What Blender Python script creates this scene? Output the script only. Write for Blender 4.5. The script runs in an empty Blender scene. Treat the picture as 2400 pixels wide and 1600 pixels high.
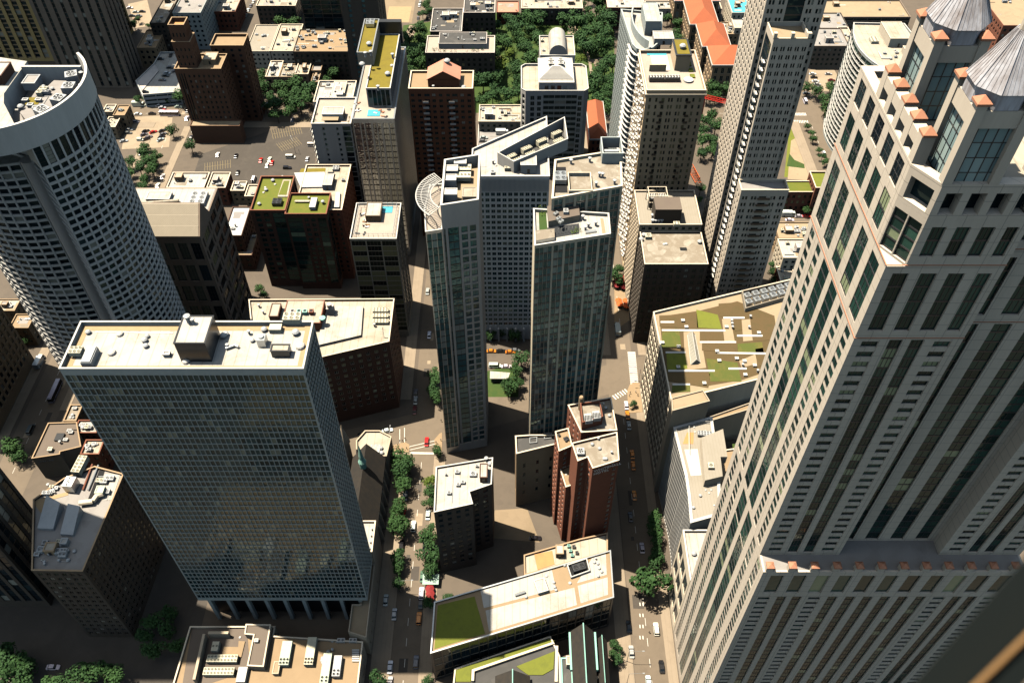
import bpy, math, random
from mathutils import Vector, Matrix
RN = random.Random(11)
C = bpy.context.scene.collection
# ---------------------------------------------------------------- survey helpers
# the photograph was taken from a point 300 m above the street, looking down 48 degrees;
# these turn a sighted direction into a place in the world at a known height or distance
HC = 300.0; FP = 2023.0; PIT = math.atan(2130.0 / 1921.0)
CP, SP = math.cos(PIT), math.sin(PIT)
def ray(px, py):
    u = (px - 1200.0) / FP; v = (py - 800.0) / FP
    return u, CP - v * SP, -SP - v * CP
def G(px, py, z=0.0):
    a, b, c = ray(px, py); t = (z - HC) / c
    return (a * t, b * t)
def ZY(px, py, y):
    a, b, c = ray(px, py); t = y / b
    return (a * t, HC + c * t)
def R(yf, pt, pl, pr, pb):
    x0, z = ZY(pl, pt, yf); x1, z = ZY(pr, pt, yf)
    return (x0, x1, yf, max(yf + 4, G(pl, pb, z)[1]), z)
def rect(x0, x1, y0, y1): return [(x0, y0), (x1, y0), (x1, y1), (x0, y1)]
# ---------------------------------------------------------------- mesh collector
class MB:
    def __init__(s): s.v = []; s.f = []; s.m = []
    def poly(s, pts, m=0):
        n = len(s.v); s.v += [tuple(p) for p in pts]; s.f.append(tuple(range(n, n + len(pts)))); s.m.append(m)
    def hexa(s, b, t, m=0, mt=None, bottom=True, top=True):
        n = len(s.v); k = len(b); s.v += [tuple(p) for p in b] + [tuple(p) for p in t]
        for i in range(k):
            j = (i + 1) % k
            s.f.append((n + i, n + j, n + k + j, n + k + i)); s.m.append(m)
        if top: s.f.append(tuple(n + k + i for i in range(k))); s.m.append(m if mt is None else mt)
        if bottom: s.f.append(tuple(n + k - 1 - i for i in range(k))); s.m.append(m)
    def prism(s, p, z0, z1, m=0, mt=None, bottom=True, top=True):
        s.hexa([(x, y, z0) for x, y in p], [(x, y, z1) for x, y in p], m, mt, bottom, top)
    def box(s, x0, x1, y0, y1, z0, z1, m=0, mt=None, bottom=True): s.prism(rect(x0, x1, y0, y1), z0, z1, m, mt, bottom)
    def obox(s, o, u, a0, a1, d0, d1, z0, z1, m=0):
        # box along direction u from origin o: a along, d outward (outward = (uy,-ux))
        q = [(o[0] + u[0] * a + u[1] * d, o[1] + u[1] * a - u[0] * d) for a, d in ((a0, d1), (a1, d1), (a1, d0), (a0, d0))]
        s.prism(q, z0, z1, m)
    def lathe(s, cx, cy, prof, n=12, m=0, cap=True):
        b = len(s.v)
        for r, z in prof:
            for i in range(n):
                a = 2 * math.pi * i / n; s.v.append((cx + r * math.cos(a), cy + r * math.sin(a), z))
        for k in range(len(prof) - 1):
            for i in range(n):
                j = (i + 1) % n
                s.f.append((b + k * n + i, b + k * n + j, b + (k + 1) * n + j, b + (k + 1) * n + i)); s.m.append(m)
        if cap:
            s.f.append(tuple(b + (len(prof) - 1) * n + i for i in range(n))); s.m.append(m)
    def tube(s, p, q, r, n=6, m=0):
        p = Vector(p); q = Vector(q); d = (q - p).normalized()
        a = d.orthogonal().normalized(); b = d.cross(a)
        A = [tuple(p + (a * math.cos(2 * math.pi * i / n) + b * math.sin(2 * math.pi * i / n)) * r) for i in range(n)]
        B = [tuple(q + (a * math.cos(2 * math.pi * i / n) + b * math.sin(2 * math.pi * i / n)) * r) for i in range(n)]
        s.hexa(A, B, m)
    def mesh(s, name, mats):
        me = bpy.data.meshes.new(name); me.from_pydata(s.v, [], s.f)
        for x in mats: me.materials.append(x)
        if len(mats) > 1: me.polygons.foreach_set('material_index', s.m)
        me.update(); return me
    def build(s, name, mats, parent=None, loc=None):
        if not s.f: return None
        if not isinstance(mats, (list, tuple)): mats = [mats]
        o = bpy.data.objects.new(name, s.mesh(name, mats)); C.objects.link(o)
        if loc: o.location = loc
        if parent: o.parent = parent
        return o
def tag(o, label=None, cat=None, group=None, kind=None):
    if label: o['label'] = label
    if cat: o['category'] = cat
    if group: o['group'] = group
    if kind: o['kind'] = kind
    return o
def thing(name, label, cat, loc=(0, 0, 0), group=None):
    o = bpy.data.objects.new(name, None); C.objects.link(o); o.location = loc; o.empty_display_size = 1
    return tag(o, label, cat, group)
def inst(me, name, loc, rz=0.0, parent=None, sc=None):
    o = bpy.data.objects.new(name, me); C.objects.link(o); o.location = loc; o.rotation_euler = (0, 0, rz)
    if sc: o.scale = sc
    if parent: o.parent = parent
    return o
# ---------------------------------------------------------------- materials
MT = {}
def nodes(name):
    m = bpy.data.materials.new(name); m.use_nodes = True; nt = m.node_tree
    return m, nt, nt.nodes['Principled BSDF']
def N(nt, t, **k):
    n = nt.nodes.new(t)
    for a, b in k.items():
        if a in n.inputs: n.inputs[a].default_value = b
        else: setattr(n, a, b)
    return n
def surf(name, col, col2=None, scale=0.15, rough=0.85, streak=False, amount=0.5, fine=3.0, metal=0.0, joints=None, bump=0.0):
    """a weathered surface: two colours mixed by large and fine noise in object space, optional joints"""
    m, nt, b = nodes(name); L = nt.links.new
    if col2 is None: col2 = tuple(c * 0.72 for c in col)
    tc = N(nt, 'ShaderNodeTexCoord'); geo = N(nt, 'ShaderNodeNewGeometry')
    mp = N(nt, 'ShaderNodeMapping')
    if streak: mp.inputs['Scale'].default_value = (1, 1, 0.12)
    L(geo.outputs['Position'], mp.inputs['Vector'])
    n1 = N(nt, 'ShaderNodeTexNoise', Scale=scale, Detail=6.0, Roughness=0.62); L(mp.outputs[0], n1.inputs['Vector'])
    n2 = N(nt, 'ShaderNodeTexNoise', Scale=fine, Detail=3.0); L(mp.outputs[0], n2.inputs['Vector'])
    ad = N(nt, 'ShaderNodeMath', operation='MULTIPLY_ADD'); L(n2.outputs[0], ad.inputs[0]); ad.inputs[1].default_value = 0.45; L(n1.outputs[0], ad.inputs[2])
    rp = N(nt, 'ShaderNodeMapRange'); rp.inputs[1].default_value = 0.55; rp.inputs[2].default_value = 0.95
    rp.inputs[3].default_value = 0.0; rp.inputs[4].default_value = amount; L(ad.outputs[0], rp.inputs[0])
    mx = N(nt, 'ShaderNodeMix', data_type='RGBA'); mx.inputs[6].default_value = (*col, 1); mx.inputs[7].default_value = (*col2, 1)
    L(rp.outputs[0], mx.inputs[0]); out = mx.outputs[2]
    if joints:   # (period along, period z, darkness)
        sx = N(nt, 'ShaderNodeSeparateXYZ'); L(geo.outputs['Position'], sx.inputs[0])
        s = N(nt, 'ShaderNodeMath', operation='ADD'); L(sx.outputs[0], s.inputs[0]); L(sx.outputs[1], s.inputs[1])
        def line(src, per, w):
            a = N(nt, 'ShaderNodeMath', operation='DIVIDE'); L(src, a.inputs[0]); a.inputs[1].default_value = per
            f = N(nt, 'ShaderNodeMath', operation='FRACT'); L(a.outputs[0], f.inputs[0])
            g = N(nt, 'ShaderNodeMath', operation='LESS_THAN'); L(f.outputs[0], g.inputs[0]); g.inputs[1].default_value = w / per; return g.outputs[0]
        o1 = line(s.outputs[0], joints[0], 0.12); o2 = line(sx.outputs[2], joints[1], 0.12)
        mxx = N(nt, 'ShaderNodeMath', operation='MAXIMUM'); L(o1, mxx.inputs[0]); L(o2, mxx.inputs[1])
        sc = N(nt, 'ShaderNodeMath', operation='MULTIPLY'); L(mxx.outputs[0], sc.inputs[0]); sc.inputs[1].default_value = joints[2]
        m2 = N(nt, 'ShaderNodeMix', data_type='RGBA'); L(sc.outputs[0], m2.inputs[0]); L(out, m2.inputs[6]); m2.inputs[7].default_value = (*[c * 0.35 for c in col], 1)
        out = m2.outputs[2]
    L(out, b.inputs['Base Color']); b.inputs['Roughness'].default_value = rough; b.inputs['Metallic'].default_value = metal
    b.inputs['Specular IOR Level'].default_value = 0.3
    if bump:
        bp = N(nt, 'ShaderNodeBump', Strength=bump, Distance=0.2); L(n2.outputs[0], bp.inputs['Height']); L(bp.outputs[0], b.inputs['Normal'])
    MT[name] = m; return m
def glass(name, dark, lite, share=0.35, metal=0.0, rough=0.04, spec=0.14, wav=0.02, blind=(0.35, 0.33, 0.27), pblind=0.06):
    """window pane: every pane gets its own tint, a few show blinds, and the sheet is never quite flat"""
    m, nt, b = nodes(name); L = nt.links.new
    oi = N(nt, 'ShaderNodeObjectInfo'); geo = N(nt, 'ShaderNodeNewGeometry')
    a = N(nt, 'ShaderNodeMath', operation='ADD'); L(oi.outputs['Random'], a.inputs[0]); L(geo.outputs['Random Per Island'], a.inputs[1])
    f = N(nt, 'ShaderNodeMath', operation='FRACT'); L(a.outputs[0], f.inputs[0])
    nz = N(nt, 'ShaderNodeTexNoise', Scale=0.06, Detail=2.0); L(geo.outputs['Position'], nz.inputs['Vector'])
    pw = N(nt, 'ShaderNodeMath', operation='POWER'); L(f.outputs[0], pw.inputs[0]); pw.inputs[1].default_value = 0.6 / max(share, 0.05)
    ml = N(nt, 'ShaderNodeMath', operation='MULTIPLY'); L(pw.outputs[0], ml.inputs[0]); L(nz.outputs[0], ml.inputs[1])
    m2 = N(nt, 'ShaderNodeMath', operation='MULTIPLY'); L(ml.outputs[0], m2.inputs[0]); m2.inputs[1].default_value = 1.7; m2.use_clamp = True
    mx = N(nt, 'ShaderNodeMix', data_type='RGBA'); mx.inputs[6].default_value = (*dark, 1); mx.inputs[7].default_value = (*lite, 1); L(m2.outputs[0], mx.inputs[0])
    f2 = N(nt, 'ShaderNodeMath', operation='MULTIPLY'); L(f.outputs[0], f2.inputs[0]); f2.inputs[1].default_value = 17.31
    f3 = N(nt, 'ShaderNodeMath', operation='FRACT'); L(f2.outputs[0], f3.inputs[0])
    lt = N(nt, 'ShaderNodeMath', operation='LESS_THAN'); L(f3.outputs[0], lt.inputs[0]); lt.inputs[1].default_value = pblind
    mb = N(nt, 'ShaderNodeMix', data_type='RGBA'); L(lt.outputs[0], mb.inputs[0]); L(mx.outputs[2], mb.inputs[6]); mb.inputs[7].default_value = (*blind, 1)
    L(mb.outputs[2], b.inputs['Base Color'])
    b.inputs['Metallic'].default_value = metal; b.inputs['Roughness'].default_value = rough; b.inputs['Specular IOR Level'].default_value = spec; b.inputs['Specular Tint'].default_value = (0.45, 0.85, 0.8, 1)
    # warped sheet
    n3 = N(nt, 'ShaderNodeTexNoise', Scale=0.9, Detail=1.0)
    off = N(nt, 'ShaderNodeMath', operation='MULTIPLY'); L(f.outputs[0], off.inputs[0]); off.inputs[1].default_value = 91.0
    av = N(nt, 'ShaderNodeVectorMath', operation='ADD'); L(geo.outputs['Position'], av.inputs[0]); L(off.outputs[0], av.inputs[1]); L(av.outputs[0], n3.inputs['Vector'])
    bp = N(nt, 'ShaderNodeBump', Strength=1.0, Distance=wav); L(n3.outputs[0], bp.inputs['Height']); L(bp.outputs[0], b.inputs['Normal'])
    MT[name] = m; return m
def roofing(name, col, dirt, scale=0.08, rough=0.8, amount=0.8, spots=0.5, seam=0.0):
    """flat roof: membrane colour with seams, ponding stains, patches"""
    m, nt, b = nodes(name); L = nt.links.new
    geo = N(nt, 'ShaderNodeNewGeometry')
    n1 = N(nt, 'ShaderNodeTexNoise', Scale=scale, Detail=8.0, Roughness=0.7, Distortion=0.6); L(geo.outputs['Position'], n1.inputs['Vector'])
    r1 = N(nt, 'ShaderNodeMapRange'); r1.inputs[1].default_value = 0.48; r1.inputs[2].default_value = 0.75; r1.inputs[3].default_value = 0; r1.inputs[4].default_value = amount; L(n1.outputs[0], r1.inputs[0])
    vo = N(nt, 'ShaderNodeTexVoronoi', Scale=0.35, feature='F1'); L(geo.outputs['Position'], vo.inputs['Vector'])
    vc = N(nt, 'ShaderNodeSeparateColor'); L(vo.outputs['Color'], vc.inputs[0])
    r2 = N(nt, 'ShaderNodeMapRange'); r2.inputs[1].default_value = 0.6; r2.inputs[2].default_value = 1.0; r2.inputs[3].default_value = 0; r2.inputs[4].default_value = spots * 0.4; L(vc.outputs[0], r2.inputs[0])
    n2 = N(nt, 'ShaderNodeTexNoise', Scale=2.5, Detail=2.0); L(geo.outputs['Position'], n2.inputs['Vector'])
    mu = N(nt, 'ShaderNodeMath', operation='MULTIPLY'); L(r1.outputs[0], mu.inputs[0]); L(n2.outputs[0], mu.inputs[1])
    ad = N(nt, 'ShaderNodeMath', operation='MULTIPLY_ADD'); L(mu.outputs[0], ad.inputs[0]); ad.inputs[1].default_value = 1.6; L(r2.outputs[0], ad.inputs[2]); ad.use_clamp = True
    val = ad.outputs[0]
    if seam:
        sx = N(nt, 'ShaderNodeSeparateXYZ'); L(geo.outputs['Position'], sx.inputs[0])
        dv = N(nt, 'ShaderNodeMath', operation='DIVIDE'); L(sx.outputs[0], dv.inputs[0]); dv.inputs[1].default_value = seam
        fr = N(nt, 'ShaderNodeMath', operation='FRACT'); L(dv.outputs[0], fr.inputs[0])
        ls = N(nt, 'ShaderNodeMath', operation='LESS_THAN'); L(fr.outputs[0], ls.inputs[0]); ls.inputs[1].default_value = 0.1
        a3 = N(nt, 'ShaderNodeMath', operation='MULTIPLY_ADD'); L(ls.outputs[0], a3.inputs[0]); a3.inputs[1].default_value = 0.35; L(val, a3.inputs[2]); a3.use_clamp = True
        val = a3.outputs[0]
    mx = N(nt, 'ShaderNodeMix', data_type='RGBA'); mx.inputs[6].default_value = (*col, 1); mx.inputs[7].default_value = (*dirt, 1); L(val, mx.inputs[0])
    L(mx.outputs[2], b.inputs['Base Color']); b.inputs['Roughness'].default_value = rough; b.inputs['Specular IOR Level'].default_value = 0.25
    MT[name] = m; return m
def plain(name, col, rough=0.5, metal=0.0):
    m, nt, b = nodes(name); L = nt.links.new
    geo = N(nt, 'ShaderNodeNewGeometry'); n1 = N(nt, 'ShaderNodeTexNoise', Scale=1.3, Detail=4.0); L(geo.outputs['Position'], n1.inputs['Vector'])
    mx = N(nt, 'ShaderNodeMix', data_type='RGBA'); mx.inputs[6].default_value = (*col, 1); mx.inputs[7].default_value = (*[c * 0.7 for c in col], 1)
    L(n1.outputs[0], mx.inputs[0]); L(mx.outputs[2], b.inputs['Base Color'])
    b.inputs['Roughness'].default_value = rough; b.inputs['Metallic'].default_value = metal
    MT[name] = m; return m
# walls
surf('concrete_white', (0.70, 0.665, 0.61), streak=True, scale=0.3)
surf('white_wall_bounce', (0.84, 0.80, 0.74), streak=True, scale=0.3, amount=.3)  # whiter copy of concrete_white, its colour stands in for bounced light
surf('concrete_grey', (0.56, 0.50, 0.45), streak=True, scale=0.3)
surf('limestone', (0.66, 0.57, 0.465), (0.52, 0.44, 0.35), streak=True, scale=0.25, joints=(3.0, 2.6, 0.6))
surf('limestone_plain', (0.66, 0.57, 0.46), (0.52, 0.43, 0.34), streak=True, scale=0.25)
surf('tan_stone', (0.50, 0.41, 0.30), streak=True, scale=0.3)
surf('cream_stone', (0.70, 0.60, 0.46), streak=True, scale=0.3)
surf('beige_metal', (0.36, 0.31, 0.24), scale=0.3, rough=0.55)
surf('tan_brick', (0.40, 0.28, 0.17), scale=0.4, fine=9)
surf('brown_brick', (0.115, 0.06, 0.042), (0.07, 0.04, 0.03), scale=0.4, fine=9)
surf('red_brick', (0.22, 0.085, 0.052), (0.155, 0.065, 0.042), scale=0.4, fine=9)
surf('rust_brick', (0.24, 0.092, 0.055), (0.17, 0.07, 0.045), scale=0.4, fine=9)
surf('dark_stone', (0.09, 0.075, 0.06), scale=0.3)
surf('black_metal', (0.02, 0.022, 0.024), scale=0.5, rough=0.4)
surf('slab_metal', (0.42, 0.46, 0.44), scale=0.4, rough=0.5)
surf('grey_rib', (0.5, 0.5, 0.48), scale=0.4, rough=0.5)
surf('brown_panel', (0.17, 0.125, 0.085), scale=0.4, rough=0.6)
surf('taupe', (0.24, 0.185, 0.14), scale=0.3)
surf('yellow_pier', (0.55, 0.38, 0.16), scale=0.3)
surf('white_paint', (0.55, 0.53, 0.49), scale=0.4, amount=0.35)
surf('terracotta', (0.48, 0.22, 0.13), (0.4, 0.18, 0.11), scale=0.5)
surf('coral_roof', (0.44, 0.125, 0.055), (0.34, 0.1, 0.05), scale=0.2, joints=(0.9, 50, 0.25))
surf('pink_roof', (0.56, 0.25, 0.17), scale=0.3)
surf('mansard', (0.36, 0.31, 0.235), (0.29, 0.25, 0.19), scale=0.3, rough=0.5, joints=(0.7, 90, 0.35))
surf('slate', (0.028, 0.026, 0.024), (0.05, 0.04, 0.03), scale=0.5, fine=6, amount=0.8)
surf('copper', (0.28, 0.52, 0.44), (0.2, 0.4, 0.36), scale=0.5)
surf('zinc', (0.56, 0.56, 0.60), (0.20, 0.16, 0.145), scale=0.5, streak=True, rough=0.5, metal=0.0, amount=0.9, fine=2.6)
surf('steel', (0.5, 0.52, 0.52), scale=1.0, rough=0.35, metal=0.6)
surf('unit_cream', (0.62, 0.58, 0.44), scale=0.8)
surf('unit_grey', (0.42, 0.43, 0.43), scale=0.8, rough=0.5)
surf('unit_green', (0.5, 0.55, 0.44), scale=0.8)
surf('granite_dark', (0.045, 0.047, 0.05), scale=0.4, rough=0.3)
surf('wood_hoard', (0.45, 0.27, 0.13), scale=0.6)
surf('fan_black', (0.015, 0.015, 0.016), scale=1)
surf('core', (0.02, 0.022, 0.025), scale=1)
surf('scaffold_red', (0.6, 0.03, 0.02), scale=1)
# glass
glass('glass_dark', (0.008, 0.013, 0.018), (0.03, 0.05, 0.055))
glass('glass_teal', (0.004, 0.014, 0.018), (0.025, 0.065, 0.07), share=0.6, spec=0.32, wav=0.035, pblind=0.05, blind=(0.22, 0.21, 0.15))
glass('glass_green', (0.005, 0.018, 0.017), (0.04, 0.10, 0.075), share=0.55, spec=0.25, wav=0.05, blind=(0.3, 0.34, 0.2))
glass('glass_aqua', (0.012, 0.04, 0.045), (0.12, 0.23, 0.23), share=0.9, spec=0.5, wav=0.05, blind=(0.35, 0.36, 0.32), pblind=0.12)
glass('glass_blue', (0.02, 0.05, 0.055), (0.12, 0.24, 0.25), share=0.8, pblind=0.1)
glass('glass_mirror', (0.5, 0.55, 0.57), (0.7, 0.76, 0.78), metal=0.9, rough=0.03, wav=0.14, pblind=0.0)
glass('glass_warm', (0.012, 0.014, 0.014), (0.06, 0.055, 0.035), pblind=0.28, blind=(0.33, 0.27, 0.13))
glass('glass_lantern', (0.22, 0.31, 0.31), (0.40, 0.5, 0.48), share=0.9, rough=0.15, pblind=0.0, wav=0.01)
# roofs
roofing('roof_white', (0.43, 0.41, 0.37), (0.24, 0.19, 0.13), scale=0.12, amount=0.85, spots=0.2, seam=2.6)
roofing('roof_cream', (0.42, 0.375, 0.30), (0.23, 0.175, 0.115), scale=0.12, amount=0.9, spots=0.35, seam=3.1)
roofing('roof_seam', (0.31, 0.275, 0.22), (0.2, 0.165, 0.115), amount=0.4, spots=0.2, seam=1.1)
roofing('roof_tan', (0.34, 0.26, 0.165), (0.22, 0.165, 0.11), amount=0.6)
roofing('roof_gravel', (0.24, 0.2, 0.15), (0.42, 0.385, 0.32), scale=0.25, amount=0.9, spots=1.2)
roofing('roof_grey', (0.30, 0.28, 0.26), (0.18, 0.16, 0.15), amount=0.7)
roofing('sedum_green', (0.115, 0.135, 0.018), (0.17, 0.15, 0.025), scale=.3, amount=.9, spots=.5)
roofing('roof_brown', (0.15, 0.12, 0.095), (0.13, 0.10, 0.085), amount=0.7)
roofing('roof_dark', (0.07, 0.068, 0.065), (0.13, 0.12, 0.11), amount=0.7)
roofing('roof_sand', (0.31, 0.22, 0.13), (0.22, 0.155, 0.09), amount=0.6, spots=0.3)
roofing('ballast', (0.38, 0.27, 0.15), (0.29, 0.2, 0.11), scale=0.6, spots=0.2)
roofing('roof_rust', (0.50, 0.25, 0.10), (0.35, 0.17, 0.08), amount=0.9)
roofing('sedum', (0.085, 0.10, 0.02), (0.15, 0.115, 0.03), scale=0.25, amount=1.0, spots=0.8)
roofing('sedum_gold', (0.185, 0.145, 0.018), (0.13, 0.10, 0.02), scale=0.3, amount=0.9, spots=0.5)
roofing('sedum_brown', (0.105, 0.07, 0.03), (0.08, 0.065, 0.025), scale=0.4, amount=0.9)
roofing('sedum_lime', (0.15, 0.165, 0.022), (0.105, 0.12, 0.022), scale=0.5, amount=0.9)
roofing('lawn', (0.04, 0.075, 0.016), (0.075, 0.09, 0.02), scale=0.2, amount=0.9)
roofing('deck', (0.40, 0.34, 0.28), (0.28, 0.23, 0.18), amount=0.5, seam=0.8)
# ground
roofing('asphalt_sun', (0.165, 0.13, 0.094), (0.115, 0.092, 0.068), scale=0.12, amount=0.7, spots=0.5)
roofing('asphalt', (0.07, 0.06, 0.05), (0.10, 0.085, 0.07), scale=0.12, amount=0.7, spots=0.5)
roofing('paving', (0.29, 0.23, 0.165), (0.2, 0.158, 0.11), scale=0.15, amount=0.6, spots=0.5, seam=1.5)
roofing('lot_tan', (0.33, 0.26, 0.18), (0.2, 0.15, 0.1), scale=0.1, amount=0.7)
roofing('city_ground', (0.125, 0.10, 0.076), (0.085, 0.07, 0.055), scale=0.05, amount=0.8, spots=0.6)
roofing('earth', (0.26, 0.195, 0.125), (0.18, 0.135, 0.085), scale=0.08, amount=0.8)
plain('road_paint', (0.75, 0.72, 0.64), 0.7); plain('yellow_paint', (0.3, 0.23, 0.11), 0.7); plain('bike_green', (0.2, 0.4, 0.25), 0.7)
plain('chrome', (0.5, 0.5, 0.5), 0.3, 0.8); plain('tyre', (0.02, 0.02, 0.02), 0.8); plain('car_glass', (0.012, 0.016, 0.02), 0.05)
plain('orange_cloth', (0.75, 0.13, 0.02), 0.8); plain('red_cloth', (0.25, 0.015, 0.015), 0.8); plain('white_cloth', (0.8, 0.78, 0.75), 0.8)
plain('bark', (0.1, 0.07, 0.045), 0.9); plain('pole_grey', (0.3, 0.3, 0.29), 0.5, 0.4); plain('pool_water', (0.10, 0.45, 0.55), 0.05)
plain('awning_green', (0.4, 0.55, 0.46), 0.8); plain('brass_trim', (0.42, 0.24, 0.1), 0.35, 0.5); plain('skin_tone', (0.4, 0.25, 0.17), 0.7); plain('cloth_dark', (0.05, 0.05, 0.06), 0.9)
plain('sign_white', (0.85, 0.82, 0.75), 0.5); plain('wood_table', (0.4, 0.22, 0.1), 0.6); plain('blue_box', (0.05, 0.15, 0.5), 0.5)
def leafmat(name, a, b_):
    m, nt, b = nodes(name); L = nt.links.new
    geo = N(nt, 'ShaderNodeNewGeometry'); oi = N(nt, 'ShaderNodeObjectInfo')
    n = N(nt, 'ShaderNodeTexNoise', Scale=0.5, Detail=3.0); L(geo.outputs['Position'], n.inputs['Vector'])
    ad = N(nt, 'ShaderNodeMath', operation='ADD'); L(n.outputs[0], ad.inputs[0]); L(geo.outputs['Random Per Island'], ad.inputs[1])
    a2 = N(nt, 'ShaderNodeMath', operation='ADD'); L(ad.outputs[0], a2.inputs[0]); L(oi.outputs['Random'], a2.inputs[1])
    d = N(nt, 'ShaderNodeMath', operation='DIVIDE'); L(a2.outputs[0], d.inputs[0]); d.inputs[1].default_value = 2.6
    mx = N(nt, 'ShaderNodeMix', data_type='RGBA'); mx.inputs[6].default_value = (*a, 1); mx.inputs[7].default_value = (*b_, 1); L(d.outputs[0], mx.inputs[0])
    L(mx.outputs[2], b.inputs['Base Color']); b.inputs['Roughness'].default_value = 0.75; b.inputs['Specular IOR Level'].default_value = 0.2
    MT[name] = m
leafmat('leaf', (0.012, 0.038, 0.015), (0.045, 0.10, 0.028)); leafmat('leaf_lime', (0.06, 0.11, 0.02), (0.13, 0.17, 0.025))
def paintmat():
    m, nt, b = nodes('car_paint'); oi = N(nt, 'ShaderNodeObjectInfo')
    nt.links.new(oi.outputs['Color'], b.inputs['Base Color']); b.inputs['Roughness'].default_value = 0.25; b.inputs['Metallic'].default_value = 0.1
    b.inputs['Coat Weight'].default_value = 0.5; MT['car_paint'] = m
paintmat()
M = MT
# ---------------------------------------------------------------- parenting
def W(p):
    m = p.matrix_basis.copy()
    return (W(p.parent) @ p.matrix_parent_inverse @ m) if p.parent else m
def setpar(o, p):
    o.parent = p; o.matrix_parent_inverse = W(p).inverted(); return o
def part(mb, name, mats, parent, label=None, kind=None):
    o = mb.build(name, mats)
    if o is None: return None
    setpar(o, parent)
    if label: o['label'] = label
    if kind: o['kind'] = kind
    return o
def inset(poly, d):
    n = len(poly); out = []
    for i in range(n):
        p0, p1, p2 = poly[i - 1], poly[i], poly[(i + 1) % n]
        def ln(a, b):
            dx, dy = b[0] - a[0], b[1] - a[1]; L = math.hypot(dx, dy); nx, ny = dy / L, -dx / L
            return (a[0] - nx * d, a[1] - ny * d), (dx / L, dy / L)
        (ax, ay), (ux, uy) = ln(p0, p1); (bx, by), (vx, vy) = ln(p1, p2)
        det = ux * vy - uy * vx
        if abs(det) < 1e-4: out.append((bx, by)); continue
        t = ((bx - ax) * vy - (by - ay) * vx) / det
        out.append((ax + ux * t, ay + uy * t))
    return out
PANES = {}
def pane_mesh(w, h, mul, hm, gl, fr):
    k = (round(w, 2), round(h, 2), mul, hm, gl, fr)
    if k in PANES: return PANES[k]
    mb = MB(); y0, y1 = 0.0, -0.06
    mb.v += [(-w/2, y1, 0), (w/2, y1, 0), (w/2, y1, h), (-w/2, y1, h), (-w/2, y0, 0), (w/2, y0, 0), (w/2, y0, h), (-w/2, y0, h)]
    for f in ((0, 1, 2, 3), (3, 2, 6, 7), (0, 4, 5, 1), (0, 3, 7, 4), (1, 5, 6, 2)): mb.f.append(f); mb.m.append(0)
    if fr:
        t = 0.045
        for i in range(mul + 2):
            x = -w/2 + t + (w - 2*t) * i / (mul + 1); mb.box(x - t, x + t, -0.13, -0.065, 0, h, 1)
        for i in range(hm + 2):
            z = t + (h - 2*t) * i / (hm + 1); mb.box(-w/2 + 2*t, w/2 - 2*t, -0.125, -0.065, z - t, z + t, 1)
    PANES[k] = (mb, [M[gl]] + ([M[fr]] if fr else []), []); return PANES[k]
DEF = dict(b=3.0, w=1.6, fh=3.2, h=1.8, sill=0.8, zb=4.0, top=1.6, wall='tan_stone', sp=None, gl='glass_dark', mul=0, hm=0, fr=None, cols=None, slab=0.18, d=0.35, sd=0.06, edge=0.5, slabm='black_metal', sill_out=0.0)
def S(**k): d = dict(DEF); d.update(k); return d
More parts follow.
